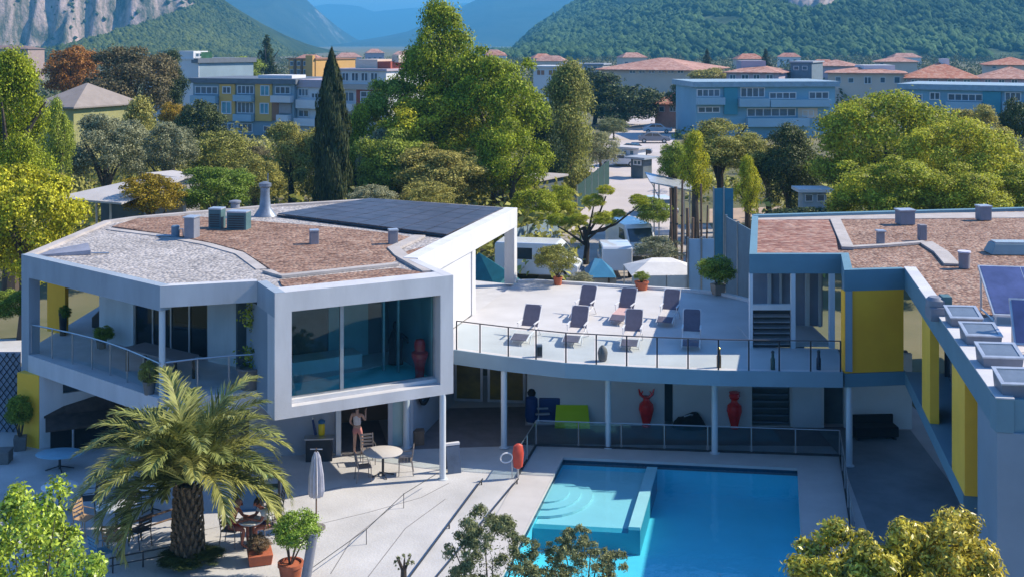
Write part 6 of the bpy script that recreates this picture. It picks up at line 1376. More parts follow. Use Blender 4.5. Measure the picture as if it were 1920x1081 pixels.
m = MB(); m.tube([(x1 - 0.4, -1.14, 0), (x1 - 0.4, -1.14, e)], 0.05, 6); m.build('post', M_WOOD, t, world=False)
# blue-grey panel fence and netting
def panelfence(label, px0, px1, Y0, Y1, top, mat, n, name='panel_fence', base=0.0):
    w_ = Wall((xx(px0, Y0), Y0), (xx(px1, Y1), Y1)); t = thing(name, label, 'fence', (w_.p0.x, w_.p0.y, base))
    z = zz(top, (Y0 + Y1) / 2)
    for i in range(n):
        u0, u1 = w_.L * i / n, w_.L * (i + 1) / n; m = MB(); w_.box(m, u0 + 0.04, u1 - 0.04, base + 0.1, z, -0.02, 0.02); m.build('panel', mat, t)
        m = MB(); w_.box(m, u0 - 0.04, u0 + 0.04, base, z + 0.08, -0.05, 0.05); m.build('post', M_STEEL, t)
panelfence('blue-grey board fence behind the camper van', 966, 1052, 74, 80, 416, pm('fence_bluegrey', (0.20, 0.27, 0.32), 0.7, 0.1, 2), 4)
panelfence('dark green netting fence along the left of the street', 1082, 1142, 92, 112, 322, pm('green_net', (0.008, 0.04, 0.032), 0.9, 0.2, 3), 5, 'netting_fence')
panelfence('blue tarpaulin screen between posts behind the tiled roof', 1338, 1376, 66, 66, 353, pm('blue_screen', (0.05, 0.19, 0.27), 0.8, 0.1, 2), 2, 'tarpaulin_screen')
panelfence('blue-grey panel screen left of the tiled roof', 1362, 1408, 56, 52, 418, pm('screen_bluegrey', (0.14, 0.21, 0.27), 0.7, 0.1, 2), 2)
panelfence('pale blue panel wall between the poles and the blue screen', 1290, 1340, 60, 60, 448, pm('panel_paleblue', (0.36, 0.50, 0.64), 0.6, 0.1, 1), 2)
# wooden poles
POLEG = 'rough wooden poles behind the marquee'
for i, (px, top, Yp, r_, lab) in enumerate(((1258, 352, 68, 0.062, 'thin dark pole farthest left in the pole cluster'), (1268, 350, 67, 0.105, 'mossy pole second from left in the cluster'), (1289, 390, 66, 0.105, 'brown sawn-off pole in the middle of the cluster'), (1299, 408, 65.5, 0.093, 'nearest brown sawn-off pole of the cluster'), (1314, 345, 68, 0.068, 'dark slender pole right of the cluster'), (1326, 385, 69, 0.056, 'thin pole farthest right of the cluster'), (1278, 338, 70, 0.074, 'pale tall pole behind the cluster'))):
    t = thing('wooden_pole', lab, 'pole', (xx(px, Yp), Yp, 0), 0, POLEG); h = zz(top, Yp); m = MB()
    m.tube([(0, 0, 0), (0.03 * (-1) ** i, 0, h * 0.5), (0.05 * (i - 3) * 0.3, 0, h)], [r_ * 1.1, r_, r_ * 0.85], 10); m.build('shaft', M_WOOD, t, smooth=True, world=False)
    m = MB(); m.tube([(0, -0.0, h * 0.6), (0, 0, h * 0.6 + 0.08)], r_ * 1.15, 10); m.build('band', M_DARK, t, world=False)
Yc = 78; t = thing('metal_canopy', 'slanted sheet-metal canopy on thin posts right of the street', 'canopy', (xx(1255, Yc), Yc, 0))
x0, x1 = xx(1214, Yc) - xx(1255, Yc), xx(1302, Yc) - xx(1255, Yc); za, zb_ = zz(338, Yc), zz(357, Yc)
m = MB(); m.hexa([(x0, -1.5, za), (x1, -1.5, zb_), (x1, 1.5, zb_ + 0.3), (x0, 1.5, za + 0.3), (x0, -1.5, za + 0.08), (x1, -1.5, zb_ + 0.08), (x1, 1.5, zb_ + 0.38), (x0, 1.5, za + 0.38)]); m.build('roof', M_GALV, t, world=False)
for sx, z1 in ((x0 + 0.6, za - 0.15), (x1 - 0.5, zb_ + 0.05)):
    for sy in (-1.3, 1.3): m = MB(); m.tube([(sx, sy, 0), (sx, sy, z1 + 0.1 + (sy + 1.3) * 0.1)], 0.05, 6); m.build('post', M_STEEL, t, world=False)
m = MB(); m.tube([(x0 + 0.1, -1.3, za), (x0 + 0.6, -1.3, za - 1.0)], 0.03, 6); m.build('brace', M_STEEL, t, world=False)
# ================================================================== street and town
M_STREET = pm('pale_asphalt', (0.50, 0.44, 0.42), 0.9, 0.1, 0.15, 0.3, 4, detail=8)
tag(MB().prism([gp(1068, 440), gp(1262, 440), gp(1262, 372), gp(1266, 214), gp(1172, 214), gp(1120, 290), gp(1072, 372)], 0.004, 0.012).build('street', M_STREET), kind='structure')
tag(MB().prism([gp(1330, 418), gp(1470, 418), gp(1560, 385), gp(1330, 392)], 0.003, 0.010).build('yard_paving', pm('yard_dirt', (0.40, 0.29, 0.21), 0.9, 0.15, 0.4)), kind='structure')
tag(MB().prism([gp(985, 560), gp(1420, 560), gp(1330, 420), gp(1060, 430)], 0.003, 0.009).build('yard_paving', pm('yard_gravel', (0.36, 0.33, 0.31), 0.9, 0.2, 0.5)), kind='structure')
tag(MB().prism([gp(-60, 680), gp(42, 680), gp(42, 635), gp(-60, 635)], 0.003, 0.010).build('side_path', M_PAVE), kind='structure')
M_SHED = pm('shed_wall', (0.42, 0.38, 0.36), 0.8, 0.1, 0.5); M_FLATR = pm('flat_roof', (0.30, 0.33, 0.38), 0.8, 0.1, 0.2)
M_YB = pm('ochre_facade', (0.62, 0.38, 0.10), 0.75, 0.08, 0.3); M_RB = pm('brick_red_facade', (0.36, 0.085, 0.055), 0.8, 0.1, 0.3); M_BB = pm('brown_facade', (0.30, 0.15, 0.09), 0.8, 0.1, 0.3)
M_GB = pm('grey_blue_facade', (0.24, 0.32, 0.38), 0.75, 0.08, 0.3); M_WB = pm('white_facade', (0.62, 0.62, 0.64), 0.8, 0.06, 0.2); M_LB = pm('pale_blue_balcony', (0.30, 0.44, 0.54), 0.7, 0.06, 0.3)
M_LBB = pm('blue_facade', (0.20, 0.36, 0.46), 0.75, 0.08, 0.2); M_TEALB = pm('teal_facade', (0.06, 0.26, 0.34), 0.75, 0.08, 0.3); M_CRM = pm('cream_facade', (0.60, 0.50, 0.42), 0.8, 0.06, 0.2); M_LIL = pm('lilac_facade', (0.42, 0.36, 0.42), 0.8, 0.06, 0.2)
M_ROOFP = gravel('salmon_tiles', [(0.34, 0.17, 0.13), (0.46, 0.26, 0.21), (0.54, 0.35, 0.29)], 1.6, 0.8, 0.08, 0.1); M_ROOFO = gravel('orange_tiles', [(0.38, 0.15, 0.10), (0.48, 0.22, 0.15), (0.54, 0.31, 0.23)], 1.6, 0.8, 0.08, 0.1)
M_WFR = pm('window_frame_white', (0.60, 0.62, 0.65), 0.6, 0.04, 1); M_WPB = pm('window_pane_blue', (0.06, 0.11, 0.16), 0.12, 0.45, 0.4, spec=0.8); M_WPC = pm('window_pane_cyan', (0.06, 0.30, 0.40), 0.15, 0.3, 0.5, spec=0.8); M_SHUT = pm('roller_shutter', (0.34, 0.31, 0.32), 0.8, 0.08, 2)
class Block:
    """a building measured from its facade: Wall from (px0,Y0) to (px1,Y1), depth behind it"""
    def __init__(s, name, label, cat, px0, Y0, px1, Y1, depth, top, wall, z0=0.0):
        s.W = Wall((xx(px0, Y0), Y0), (xx(px1, Y1), Y1)); s.t = thing(name, label, cat, (s.W.p0.x, s.W.p0.y, z0)); s.d = depth; s.zt = zz(top, (Y0 + Y1) / 2); s.z0 = z0; s.rects = []; s.wall = wall
    def r(s, x0, y0, x1, y1, d=0.0): return s.W.u(x0, d), s.W.u(x1, d), s.W.z((x0 + x1) / 2, y1, d), s.W.z((x0 + x1) / 2, y0, d)
    def body(s):
        m = MB(); s.W.box(m, 0, s.W.L, s.z0, s.zt, -s.d, 0); m.build('wall', s.wall, s.t); return s
    def win(s, x0, y0, x1, y1, cols=2, rows=1, pane=None, frame=None, d=0.03):
        u0, u1, a, b = s.r(x0, y0, x1, y1); fw = min(0.14, (u1 - u0) * 0.10)
        window(s.W, s.t, u0, u1, a, b, d + 0.06, fw, cols, rows, frame or M_WFR, pane or M_WPB, 0.1); return s
    def panel(s, x0, y0, x1, y1, mat, d1=0.02, d0=-0.1, name='wall_panel'):
        u0, u1, a, b = s.r(x0, y0, x1, y1); m = MB(); s.W.box(m, u0, u1, a, b, d0, d1); m.build(name, mat, s.t); return s
    def balcony(s, x0, y0, x1, y1, mat, out=1.1):
        u0, u1, a, b = s.r(x0, y0, x1, y1); m = MB()
        s.W.box(m, u0, u1, a, b, out - 0.1, out); s.W.box(m, u0, u0 + 0.1, a, b, 0.03, out - 0.1); s.W.box(m, u1 - 0.1, u1, a, b, 0.03, out - 0.1); s.W.box(m, u0 + 0.1, u1 - 0.1, a, a + 0.15, 0.03, out - 0.1); m.build('balcony', mat, s.t); return s
    def flat(s, mat, over=0.4, th=0.35, z=None):
        z = s.zt if z is None else z; m = MB(); s.W.box(m, -over, s.W.L + over, z + 0.002, z + th, -s.d - over, over); m.build('roof', mat, s.t); return s
    def hip(s, mat, rise, over=0.6, inset_=None):
        z = s.zt + 0.01; W = s.W; L = W.L; d = s.d; i_ = min(L, d) * 0.48 if inset_ is None else inset_
        e = [W.at(-over, over), W.at(L + over, over), W.at(L + over, -d - over), W.at(-over, -d - over)]; r0, r1 = W.at(i_, -d / 2), W.at(L - i_, -d / 2)
        m = MB(); m.add([(p.x, p.y, z) for p in e] + [(r0.x, r0.y, z + rise), (r1.x, r1.y, z + rise)] + [(p.x, p.y, z - 0.15) for p in e], [(0, 1, 5, 4), (1, 2, 5), (2, 3, 4, 5), (3, 0, 4), (6, 7, 1, 0), (7, 8, 2, 1), (8, 9, 3, 2), (9, 6, 0, 3), (9, 8, 7, 6)]); m.build('roof', mat, s.t); return s
    def chimney(s, px, top, w=0.8, mat=None):
        u = s.W.u(px, -s.d * 0.5); p = s.W.at(u, -s.d * 0.5); m = MB(); m.cbox((p.x, p.y, s.zt), w, w, zz(top, p.y) - s.zt); m.build('chimney', mat or M_WB, s.t); return s
# ---- ochre and grey apartments
b = Block('apartment_block', 'ochre and grey apartment block with flat dark roof behind the trees', 'building', 362, 176, 552, 170, 12, 157, M_GB).body()
b.flat(pm('dark_roof_edge', (0.13, 0.15, 0.18), 0.7), 0.5, 0.75)
for x0, x1 in ((413, 442), (480, 511)): b.panel(x0, 158, x1, 227, M_YB, 0.25)
b.panel(511.5, 190, 524, 226, M_BB, 0.2)
for x0, y0, x1, y1, c, p in ((419, 162, 435, 176, 2, None), (417, 190, 436, 214, 2, M_WPC), (490, 160, 507, 180, 2, M_WPC), (489, 193, 506, 214, 2, M_WPC)): b.win(x0, y0, x1, y1, c, 1, p, None, 0.26)
for x0, y0, x1, y1, c in ((366, 162, 409, 177, 4), (445, 160, 477, 177, 4), (445, 191, 477, 213, 4), (516, 162, 545, 177, 3), (415, 231, 440, 245, 2), (446, 231, 474, 248, 3), (494, 236, 506, 247, 1), (366, 196, 409, 212, 3)): b.win(x0, y0, x1, y1, c)
for x0, y0, x1, y1, mt in ((364, 179, 411, 193, M_LB), (444, 178, 478, 190, M_LB), (444, 214, 478, 227, M_LB), (514, 179, 551, 192, M_WB), (525, 215, 547, 227, M_WB)): b.balcony(x0, y0, x1, y1, mt)
b.panel(525, 194, 547, 213, M_SHUT, 0.3, name='shutter')
b.panel(470, 142, 534, 148, M_WB, -2.0, -6.0, name='roof_lantern')
b = Block('apartment_block', 'white apartment section with lilac roof band left of the cypress', 'building', 552.5, 171, 606, 168, 11, 164, M_WB).body().flat(M_LIL, 0.3, 1.1)
for x0, y0, x1, y1, c in ((560, 166, 579, 181, 3), (584, 174, 603, 185, 3), (560, 206, 580, 220, 2)): b.win(x0, y0, x1, y1, c)
b.balcony(564, 187, 604, 203, M_WB); b.balcony(560, 222, 604, 236, M_WB)
b = Block('apartment_block', 'red and white apartment block right of the cypress', 'building', 628, 170, 724, 166, 11, 133, M_WB).body().flat(M_LIL, 0.3, 0.3)
b.panel(628, 158, 720, 168, M_SHED, 0.6); b.panel(669, 168, 708, 226, M_RB, 0.15)
for k in range(4): b.win(641 + 18 * k, 136, 655 + 18 * k, 153, 2)
for x0, y0, x1, y1, c, r_ in ((643, 172, 665, 191, 2, 1), (677, 171, 702, 194, 2, 2), (677, 207, 699, 224, 2, 1), (643, 212, 665, 228, 2, 1), (711, 172, 722, 190, 1, 1)): b.win(x0, y0, x1, y1, c, r_, None, None, 0.16 if x0 == 677 else 0.03)
b.balcony(640, 194, 668, 208, M_WB)
b.panel(652, 112, 693, 132, M_CRM, -2.0, -7.0, name='penthouse'); b.panel(693.5, 116, 718, 132, M_RB, -2.0, -7.0, name='penthouse'); b.panel(713, 104, 726, 118, M_CRM, -3.0, -6.0, name='stair_tower')
# ---- orange tower, white block
b = Block('tower_block', 'orange tower block rising behind the ochre apartments', 'building', 541, 255, 592, 250, 12, 112, pm('orange_facade', (0.62, 0.36, 0.12), 0.8, 0.08, 0.2)).body().flat(M_BB, 0.2, 0.3)
b.panel(578, 104, 591, 150, pm('orange_facade', (0.62, 0.36, 0.12)), 0.8, 0.05, 'pilaster'); b.panel(552, 112, 556, 150, M_WOOD, 0.3, 0.05, 'pilaster'); b.panel(565, 112, 568, 150, M_WOOD, 0.3, 0.05, 'pilaster')
for x0 in (544, 557, 569): b.win(x0, 115, x0 + 7, 124, 1); b.win(x0, 130, x0 + 7, 140, 1)
b = Block('apartment_block', 'white apartment block with dark glazed corner below the cliff', 'building', 316, 205, 372, 200, 12, 118, M_GB).body().flat(pm('dark_roof_edge', (0.13, 0.15, 0.18)), 0.4, 0.8)
for x0, y0, x1, y1, c in ((322, 122, 345, 138, 2), (349, 121, 370, 139, 2), (322, 143, 345, 156, 2), (349, 143, 370, 156, 2)): b.win(x0, y0, x1, y1, c)
b.panel(318, 98, 362, 110, pm('roof_garden_green', (0.03, 0.11, 0.06), 0.9, 0.3, 1), -1.5, -4, 'roof_garden')
b = Block('apartment_block', 'bright white apartment wing with penthouse below the cliff', 'building', 372.5, 200, 414, 206, 11, 112, M_WB).body().flat(M_WB, 0.2, 0.25)
b.win(377, 124, 404, 138, 4); b.win(380, 143, 402, 152, 3); b.panel(372, 96, 399, 110, M_WB, -1.0, -5.0, 'penthouse'); b.win(375, 99, 396, 108, 3, 1, None, None, -1.0)
# ---- left edge houses
b = Block('house', 'low house with grey-brown hipped roof behind the lime tree', 'house', 66, 118, 138, 116, 9, 200, pm('olive_wall', (0.30, 0.29, 0.12), 0.8)).body().hip(pm('grey_brown_tiles', (0.26, 0.22, 0.20), 0.85, 0.1, 1, 0.4, 5), 2.2, 0.5); b.win(75, 206, 88, 216, 2); b.win(105, 206, 120, 216, 2)
b = Block('house', 'long brown farmhouse below the cliff at the far left', 'house', -40, 420, 52, 416, 10, 92, pm('rose_wall', (0.32, 0.24, 0.22), 0.8)).body().hip(pm('dull_tiles', (0.20, 0.13, 0.11), 0.85), 1.2, 0.4)
for k in range(4): b.win(4 + 11 * k, 95, 10 + 11 * k, 101, 1)
b = Block('garden_shed', 'pale flat-roofed shed with dark open front behind the villa', 'shed', 126, 66.5, 208, 64, 5, 378, M_SHED)
b.z0 = 0; m = MB(); b.W.box(m, 0, b.W.L, 0, b.zt, -5, -4.8); m.build('wall', M_SHED, b.t)
m = MB(); p = [b.W.at(-0.4, 0.6), b.W.at(b.W.L + 1.4, 0.3), b.W.at(b.W.L + 0.6, -4.4), b.W.at(1.6, -4.6)]; zq = [b.zt, b.zt + 0.15, b.zt + 1.0, b.zt + 0.9]
m.add([(q.x, q.y, z) for q, z in zip(p, zq)] + [(q.x, q.y, z + 0.1) for q, z in zip(p, zq)], [(3, 2, 1, 0), (4, 5, 6, 7), (0, 1, 5, 4), (1, 2, 6, 5), (2, 3, 7, 6), (3, 0, 4, 7)]); m.build('roof', pm('pale_sheet_roof', (0.52, 0.48, 0.46), 0.7, 0.08, 0.8), b.t)
for k in range(4): b.panel(127 + 26 * k, 379, 129 + 26 * k, 420, M_STEEL, 0.0, -0.08, 'post')
m = MB(); b.W.box(m, 0.1, b.W.L - 0.1, 0, b.zt - 0.05, -2.2, -2.1); m.build('back_panel', M_INT, b.t)
b = Block('garden_shed', 'low pale canopy roof between the shrubs right of the shed', 'shed', 282, 78, 336, 76, 1.6, 332, M_SHED).body().flat(pm('pale_sheet_roof', (0.52, 0.48, 0.46)), 0.3, 0.15); b.win(286, 336, 300, 350, 1); b.win(312, 336, 330, 350, 2)
b = Block('garden_hut', 'small grey hut half hidden at the foot of the big trees', 'hut', 970, 92, 1010, 91, 4, 338, pm('hut_dark', (0.09, 0.11, 0.11), 0.8)).body().flat(M_SHED, 0.3, 0.15); b.win(982, 344, 998, 358, 2)
panelfence('low pale wall in front of the grey hut', 968, 1012, 88, 88, 362, M_SHED, 3, 'garden_wall')
b = Block('garden_hut', 'small pale blue-grey hut with two dark windows under the big pine', 'hut', 1505, 74, 1550, 74, 1.2, 360, pm('hut_blue', (0.34, 0.40, 0.46), 0.7)).body().flat(M_WB, 0.35, 0.2); b.win(1509, 364, 1524, 378, 1); b.win(1531, 364, 1546, 378, 1)
# stone garden wall at the left edge
sw = thing('stone_wall', 'low rubble stone wall beside the path at the left edge', 'wall', (xx(18, 47), 47, 0)); rng = np.random.default_rng(8)
M_STN = pm('rubble_stone', (0.36, 0.31, 0.27), 0.9, 0.3, 3, 0.6, 12)
for i in range(9):
    for j in range(3):
        w_ = 0.26; m = MB(); m.cbox((sw.location.x - 1.1 + i * 0.27 + (j % 2) * 0.1, 47 + rng.uniform(-.03, .03), j * 0.21), w_ * rng.uniform(.85, .98), 0.3, 0.2, rng.uniform(-.06, .06), 0.94, 0.94); m.build('stone', M_STN, sw)
lt = thing('lattice_screen', 'dark diagonal lattice screen at the left edge beside the yellow wall', 'screen', (xx(15, 41), 41, 0)); x0, x1 = xx(-25, 41), xx(37, 41); z1 = zz(660, 41)
m = MB(); m.box(x0, x1, 41.06, 41.1, 0, z1); m.build('backing', pm('lattice_sheet', (0.30, 0.34, 0.42), 0.8, 0.1, 1), lt)
for k in range(-6, 8):
    for sg in (-1, 1):
        a = x0 + k * 0.22; b0 = [a, 0.02]; dx = (z1 - 0.04) * 0.75; p0 = Vector((a if sg > 0 else a + dx, 41.0 + 0.02 * sg, 0.02)); p1 = Vector((a + dx if sg > 0 else a, 41.0 + 0.02 * sg, z1 - 0.02))
        # clip to the screen's width
        t0, t1 = 0.0, 1.0; d = p1.x - p0.x
        for lim, sgn in ((x0, 1), (x1, -1)):
            q = (lim - p0.x) / d
            if (d > 0) == (sgn > 0): t0 = max(t0, q)
            else: t1 = min(t1, q)
        if t1 - t0 < 0.05: continue
        m = MB(); m.tube([p0.lerp(p1, t0), p0.lerp(p1, t1)], 0.016, 4); m.build('slat', M_DARK, lt)
# ---- blue-grey blocks at the right
b = Block('apartment_block', 'long blue-grey apartment block with flat roof behind the umbrella pine', 'building', 1305, 166, 1566, 168, 12, 163, M_LBB).body().flat(pm('blue_roof_edge', (0.26, 0.36, 0.44), 0.7), 0.5, 0.75)
b.panel(1357, 164, 1382, 215, M_TEALB, 0.3); b.panel(1496, 203, 1533, 222, M_CRM, 0.05)
for x0, y0, x1, y1, c in ((1306, 167, 1350, 182, 4), (1388, 164, 1434, 183, 4), (1442, 173, 1493, 186, 4), (1516, 172, 1554, 186, 3), (1400, 203, 1492, 219, 6), (1308, 200, 1350, 212, 3), (1366, 168, 1378, 178, 1), (1504, 206, 1526, 219, 2)): b.win(x0, y0, x1, y1, c)
for x0, y0, x1, y1 in ((1305, 183, 1356, 196), (1383, 185, 1439, 200), (1441, 187, 1554, 200), (1398, 221, 1513, 237)): b.balcony(x0, y0, x1, y1, M_LB)
b = Block('apartment_block', 'blue-grey apartment block at the right edge behind the pines', 'building', 1690, 170, 1960, 160, 12, 170, M_LBB).body().flat(pm('blue_roof_edge', (0.26, 0.36, 0.44)), 0.5, 0.8)
b.panel(1843, 172, 1877, 230, M_TEALB, 0.3)
for x0, y0, x1, y1, c in ((1743, 173, 1763, 188, 2), (1777, 176, 1843, 190, 5), (1857, 173, 1869, 188, 1), (1884, 173, 1915, 190, 3), (1700, 176, 1730, 190, 2)): b.win(x0, y0, x1, y1, c)
b.balcony(1776, 191, 1842, 213, M_LB); b.balcony(1882, 191, 1925, 210, M_LB)
# ---- villas and roofs of the town
def villa_far(label, px0, px1, Y, top, rise, wall, roof, wins, depth=14, chim=(), over=1.0, name='house'):
    b = Block(name, label, 'house', px0, Y, px1, Y - 4, depth, top, wall).body().hip(roof, rise * 0.7, over * 0.7)
    for w_ in wins: b.win(*w_)
    for c in chim: b.chimney(*c)
    return b
villa_far('lilac villa with pink hipped roof and roof turret above the blue block', 1362, 1460, 235, 136, 2.0, M_LIL, M_ROOFP, [(1368, 140, 1380, 151, 2), (1390, 140, 1404, 152, 2), (1412, 140, 1425, 152, 2), (1436, 140, 1450, 150, 2)], 14, ((1408, 114, 5.0, M_LIL),))
b = Block('house', 'plain dark grey-blue block between the two pink-roofed villas', 'house', 1482, 240, 1522, 238, 10, 118, pm('slate_wall', (0.14, 0.19, 0.24), 0.8)).body().flat(M_FLATR, 0.3, 0.3); b.win(1488, 124, 1498, 132, 1); b.win(1504, 124, 1514, 132, 1)
villa_far('long cream villa with low pink roof and white roof terrace', 1552, 1696, 225, 137, 1.6, M_CRM, M_ROOFP, [(1566, 144, 1577, 157, 1), (1590, 146, 1601, 156, 1), (1620, 144, 1634, 158, 2), (1650, 145, 1660, 156, 1), (1676, 144, 1688, 157, 1)], 14, ((1640, 122, 6.0, M_WB),))
villa_far('broad orange-pink roofed house right of the cream villa', 1700, 1832, 220, 147, 4.0, M_LIL, M_ROOFO, [(1708, 149, 1722, 158, 2), (1740, 149, 1756, 158, 2), (1776, 149, 1792, 158, 2), (1806, 149, 1820, 158, 2)], 18, ((1770, 110, 1.5),))
villa_far('pale pink roofed house at the right edge of the town', 1838, 1960, 235, 148, 3.2, M_LIL, M_ROOFP, [(1846, 149, 1858, 157, 2), (1872, 149, 1884, 157, 2), (1896, 149, 1908, 157, 2)], 16)
villa_far('low orange roof far behind the pale pink roofed house', 1850, 1950, 330, 122, 3.0, M_CRM, M_ROOFO, [(1860, 124, 1868, 129, 1)], 14)
villa_far('pink roof peeping between the slate block and cream villa', 1526, 1600, 330, 124, 2.4, M_LIL, M_ROOFP, [(1532, 126, 1540, 132, 1)], 12)
villa_far('small pale roof at the far right below the hill', 1640, 1720, 400, 116, 2.2, M_CRM, M_ROOFP, [(1650, 118, 1657, 122, 1)], 12)
b = Block('sports_hall', 'large hall with wide pink roof and grey slope at the end of the street', 'hall', 1122, 300, 1296, 290, 34, 131, M_CRM).body().hip(M_ROOFP, 2.8, 1.2, 11)
for k in range(6): b.win(1180 + 18 * k, 132, 1192 + 18 * k, 138, 2)
villa_far('salmon-roofed house beside the end of the street', 1228, 1302, 190, 196, 4.4, pm('salmon_wall', (0.55, 0.28, 0.22), 0.8), M_ROOFO, [(1236, 200, 1246, 210, 1), (1256, 200, 1268, 210, 2), (1280, 200, 1292, 210, 1)], 16)
b = Block('house', 'small white modern house with brown loggia left of the cedars', 'house', 1000, 260, 1050, 258, 8, 127, M_WB).body().flat(M_WB, 0.4, 0.4); b.win(1006, 131, 1022, 142, 2, 1, M_BB); b.win(1028, 131, 1044, 142, 2, 1, M_BB)
b = Block('house', 'long low grey house behind the small white house', 'house', 1052, 330, 1130, 326, 8, 122, M_SHED).body().flat(M_FLATR, 0.4, 0.4)
for k in range(4): b.win(1058 + 18 * k, 124, 1066 + 18 * k, 130, 1)
b = Block('kiosk', 'long white kiosk with small windows across the street', 'kiosk', 1150, 130, 1196, 128, 1.6, 279, M_WB).body().flat(pm('pale_sheet_roof', (0.52, 0.48, 0.46)), 0.3, 0.2)
for x0 in (1156, 1168, 1181): b.win(x0, 282, x0 + 8, 291, 1)
b = Block('kiosk', 'dark little cabin standing in the near street', 'kiosk', 1183, 118, 1206, 117, 1.5, 298, M_INT).body().flat(M_FLATR, 0.5, 0.2); b.win(1188, 300, 1203, 310, 2)
# small far houses scattered on the valley floor
rng = np.random.default_rng(17); HG = 'tiny far houses on the valley floor'
for k in range(14):
    px = rng.uniform(560, 1120) if k < 9 else rng.uniform(1180, 1900); Y = rng.uniform(420, 780); w_ = rng.uniform(9, 15); h = rng.uniform(5, 8)
    t = thing('far_house', 'tiny pale far house on the valley floor below the mountains', 'house', (xx(px, Y), Y, 0), rng.uniform(-.3, .3), HG)
    MB().cbox((0, 0, 0), w_, 9, h).build('wall', [M_CRM, M_WB, M_LIL][k % 3], t, world=False)
    m = MB(); m.add([(-w_/2 - .5, -5, h), (w_/2 + .5, -5, h), (w_/2 + .5, 5, h), (-w_/2 - .5, 5, h), (-w_/2 + 3, 0, h + 2.2), (w_/2 - 3, 0, h + 2.2)], [(0, 1, 5, 4), (1, 2, 5), (2, 3, 4, 5), (3, 0, 4), (3, 2, 1, 0)]); m.build('roof', [M_ROOFP, M_ROOFO][k % 2], t, world=False)
    for q in range(3): MB().box(-w_/2 + 1 + q * w_/3.3, -w_/2 + 2.4 + q * w_/3.3, -4.55, -4.45, h * 0.5, h * 0.5 + 1.5).build('window', M_WPB, t, world=False)
# ================================================================== hills and mountains
def fbm(x, y, seed, octv=5, base=1.0, gain=0.5):
    r = np.random.default_rng(seed); out = np.zeros_like(x); a = 1.0; f = base
    for _ in range(octv):
        for _k in range(3):
            th = r.uniform(0, 6.28); ph = r.uniform(0, 6.28); out = out + a / 3 * np.sin(f * (x * np.cos(th) + y * np.sin(th)) * r.uniform(0.7, 1.3) + ph + 0.9 * np.sin(f * 0.6 * (x * np.sin(th) - y * np.cos(th)) + ph * 2))
        a *= gain; f *= 2.03
    return out
def hill(name, sky_pts, D, front, nx, ny, mat, seed, rough=0.06, px0=None, px1=None, foot=2.0, power=1.0, cliff=None, spur=0.0, wl=0.18):
    """ridge whose skyline at distance D runs through the given photo pixels; slopes down towards the viewer over `front` metres and away behind"""
    px0 = px0 if px0 is not None else sky_pts[0][0]; px1 = px1 if px1 is not None else sky_pts[-1][0]
    sx = np.linspace(px0, px1, nx); X = (sx - CX) * D / F
    crest = np.interp(sx, [p[0] for p in sky_pts], [ZC + (HY - p[1]) * D / F for p in sky_pts])
    v = np.concatenate([np.linspace(0, 1, ny), np.linspace(1.05, 1.6, max(4, ny // 6))])
    XX, VV = np.meshgrid(X, v); CC = np.meshgrid(crest, v)[0]
    YY = D - front + VV * front
    prof = np.where(VV <= 1, np.clip(VV, 0, 1) ** power, 1 - (VV - 1) * 1.2)
    if cliff is not None:
        k = np.clip(np.interp(np.meshgrid(sx, v)[0], [p[0] for p in cliff], [p[1] for p in cliff]), 0, 1)
        n_ = 0.045 * fbm(XX / 30, XX * 0, seed + 9, 5, 1.0, 0.6) + 0.012 * fbm(XX / 6, YY / 9, seed + 10, 3); vv = VV + n_ + 0.22 - 0.44 * np.clip((np.meshgrid(sx, v)[0] + 200) / 560, -0.4, 1.1)
        st = np.clip((vv - 0.52) / 0.06, 0, 1); pc = np.where(vv < 0.52, vv / 0.52 * 0.045, 0.045 + 0.72 * st + 0.235 * np.clip((vv - 0.58) / 0.42, 0, 1)); pc = np.where(VV > 1, prof, pc)
        prof = prof * (1 - k) + np.maximum(pc, 0.0) * k
    amp = np.clip(CC, 1, None) * rough * np.clip(VV * 3, 0, 1) * np.clip(np.abs(1 - VV) * 4, 0.12, 1)
    ZZ = foot + (CC - foot) * prof + amp * fbm(XX / (front * wl), YY / (front * wl), seed, 6, 1.0, 0.55)
    if spur: ZZ = ZZ + spur * np.clip(CC / crest.max(), 0, 1) * np.clip(VV, 0, 1) * np.clip(1 - VV, 0, 1) * 4 * np.abs(np.sin(XX / (front * 0.13) + 1.3 * np.sin(YY / (front * .3))))
    ZZ[0, :] = -1.0; ZZ = np.maximum(ZZ, -1.0)
    V = np.stack([XX, YY, ZZ], 2).reshape(-1, 3); a, b = XX.shape
    idx = np.arange(a * b).reshape(a, b); Q = np.stack([idx[:-1, :-1], idx[:-1, 1:], idx[1:, 1:], idx[1:, :-1]], 2).reshape(-1, 4)
    o = tag(link(name, npmesh(name, V, Q, smooth=True), mat), kind='structure')
    return o, XX, YY, ZZ
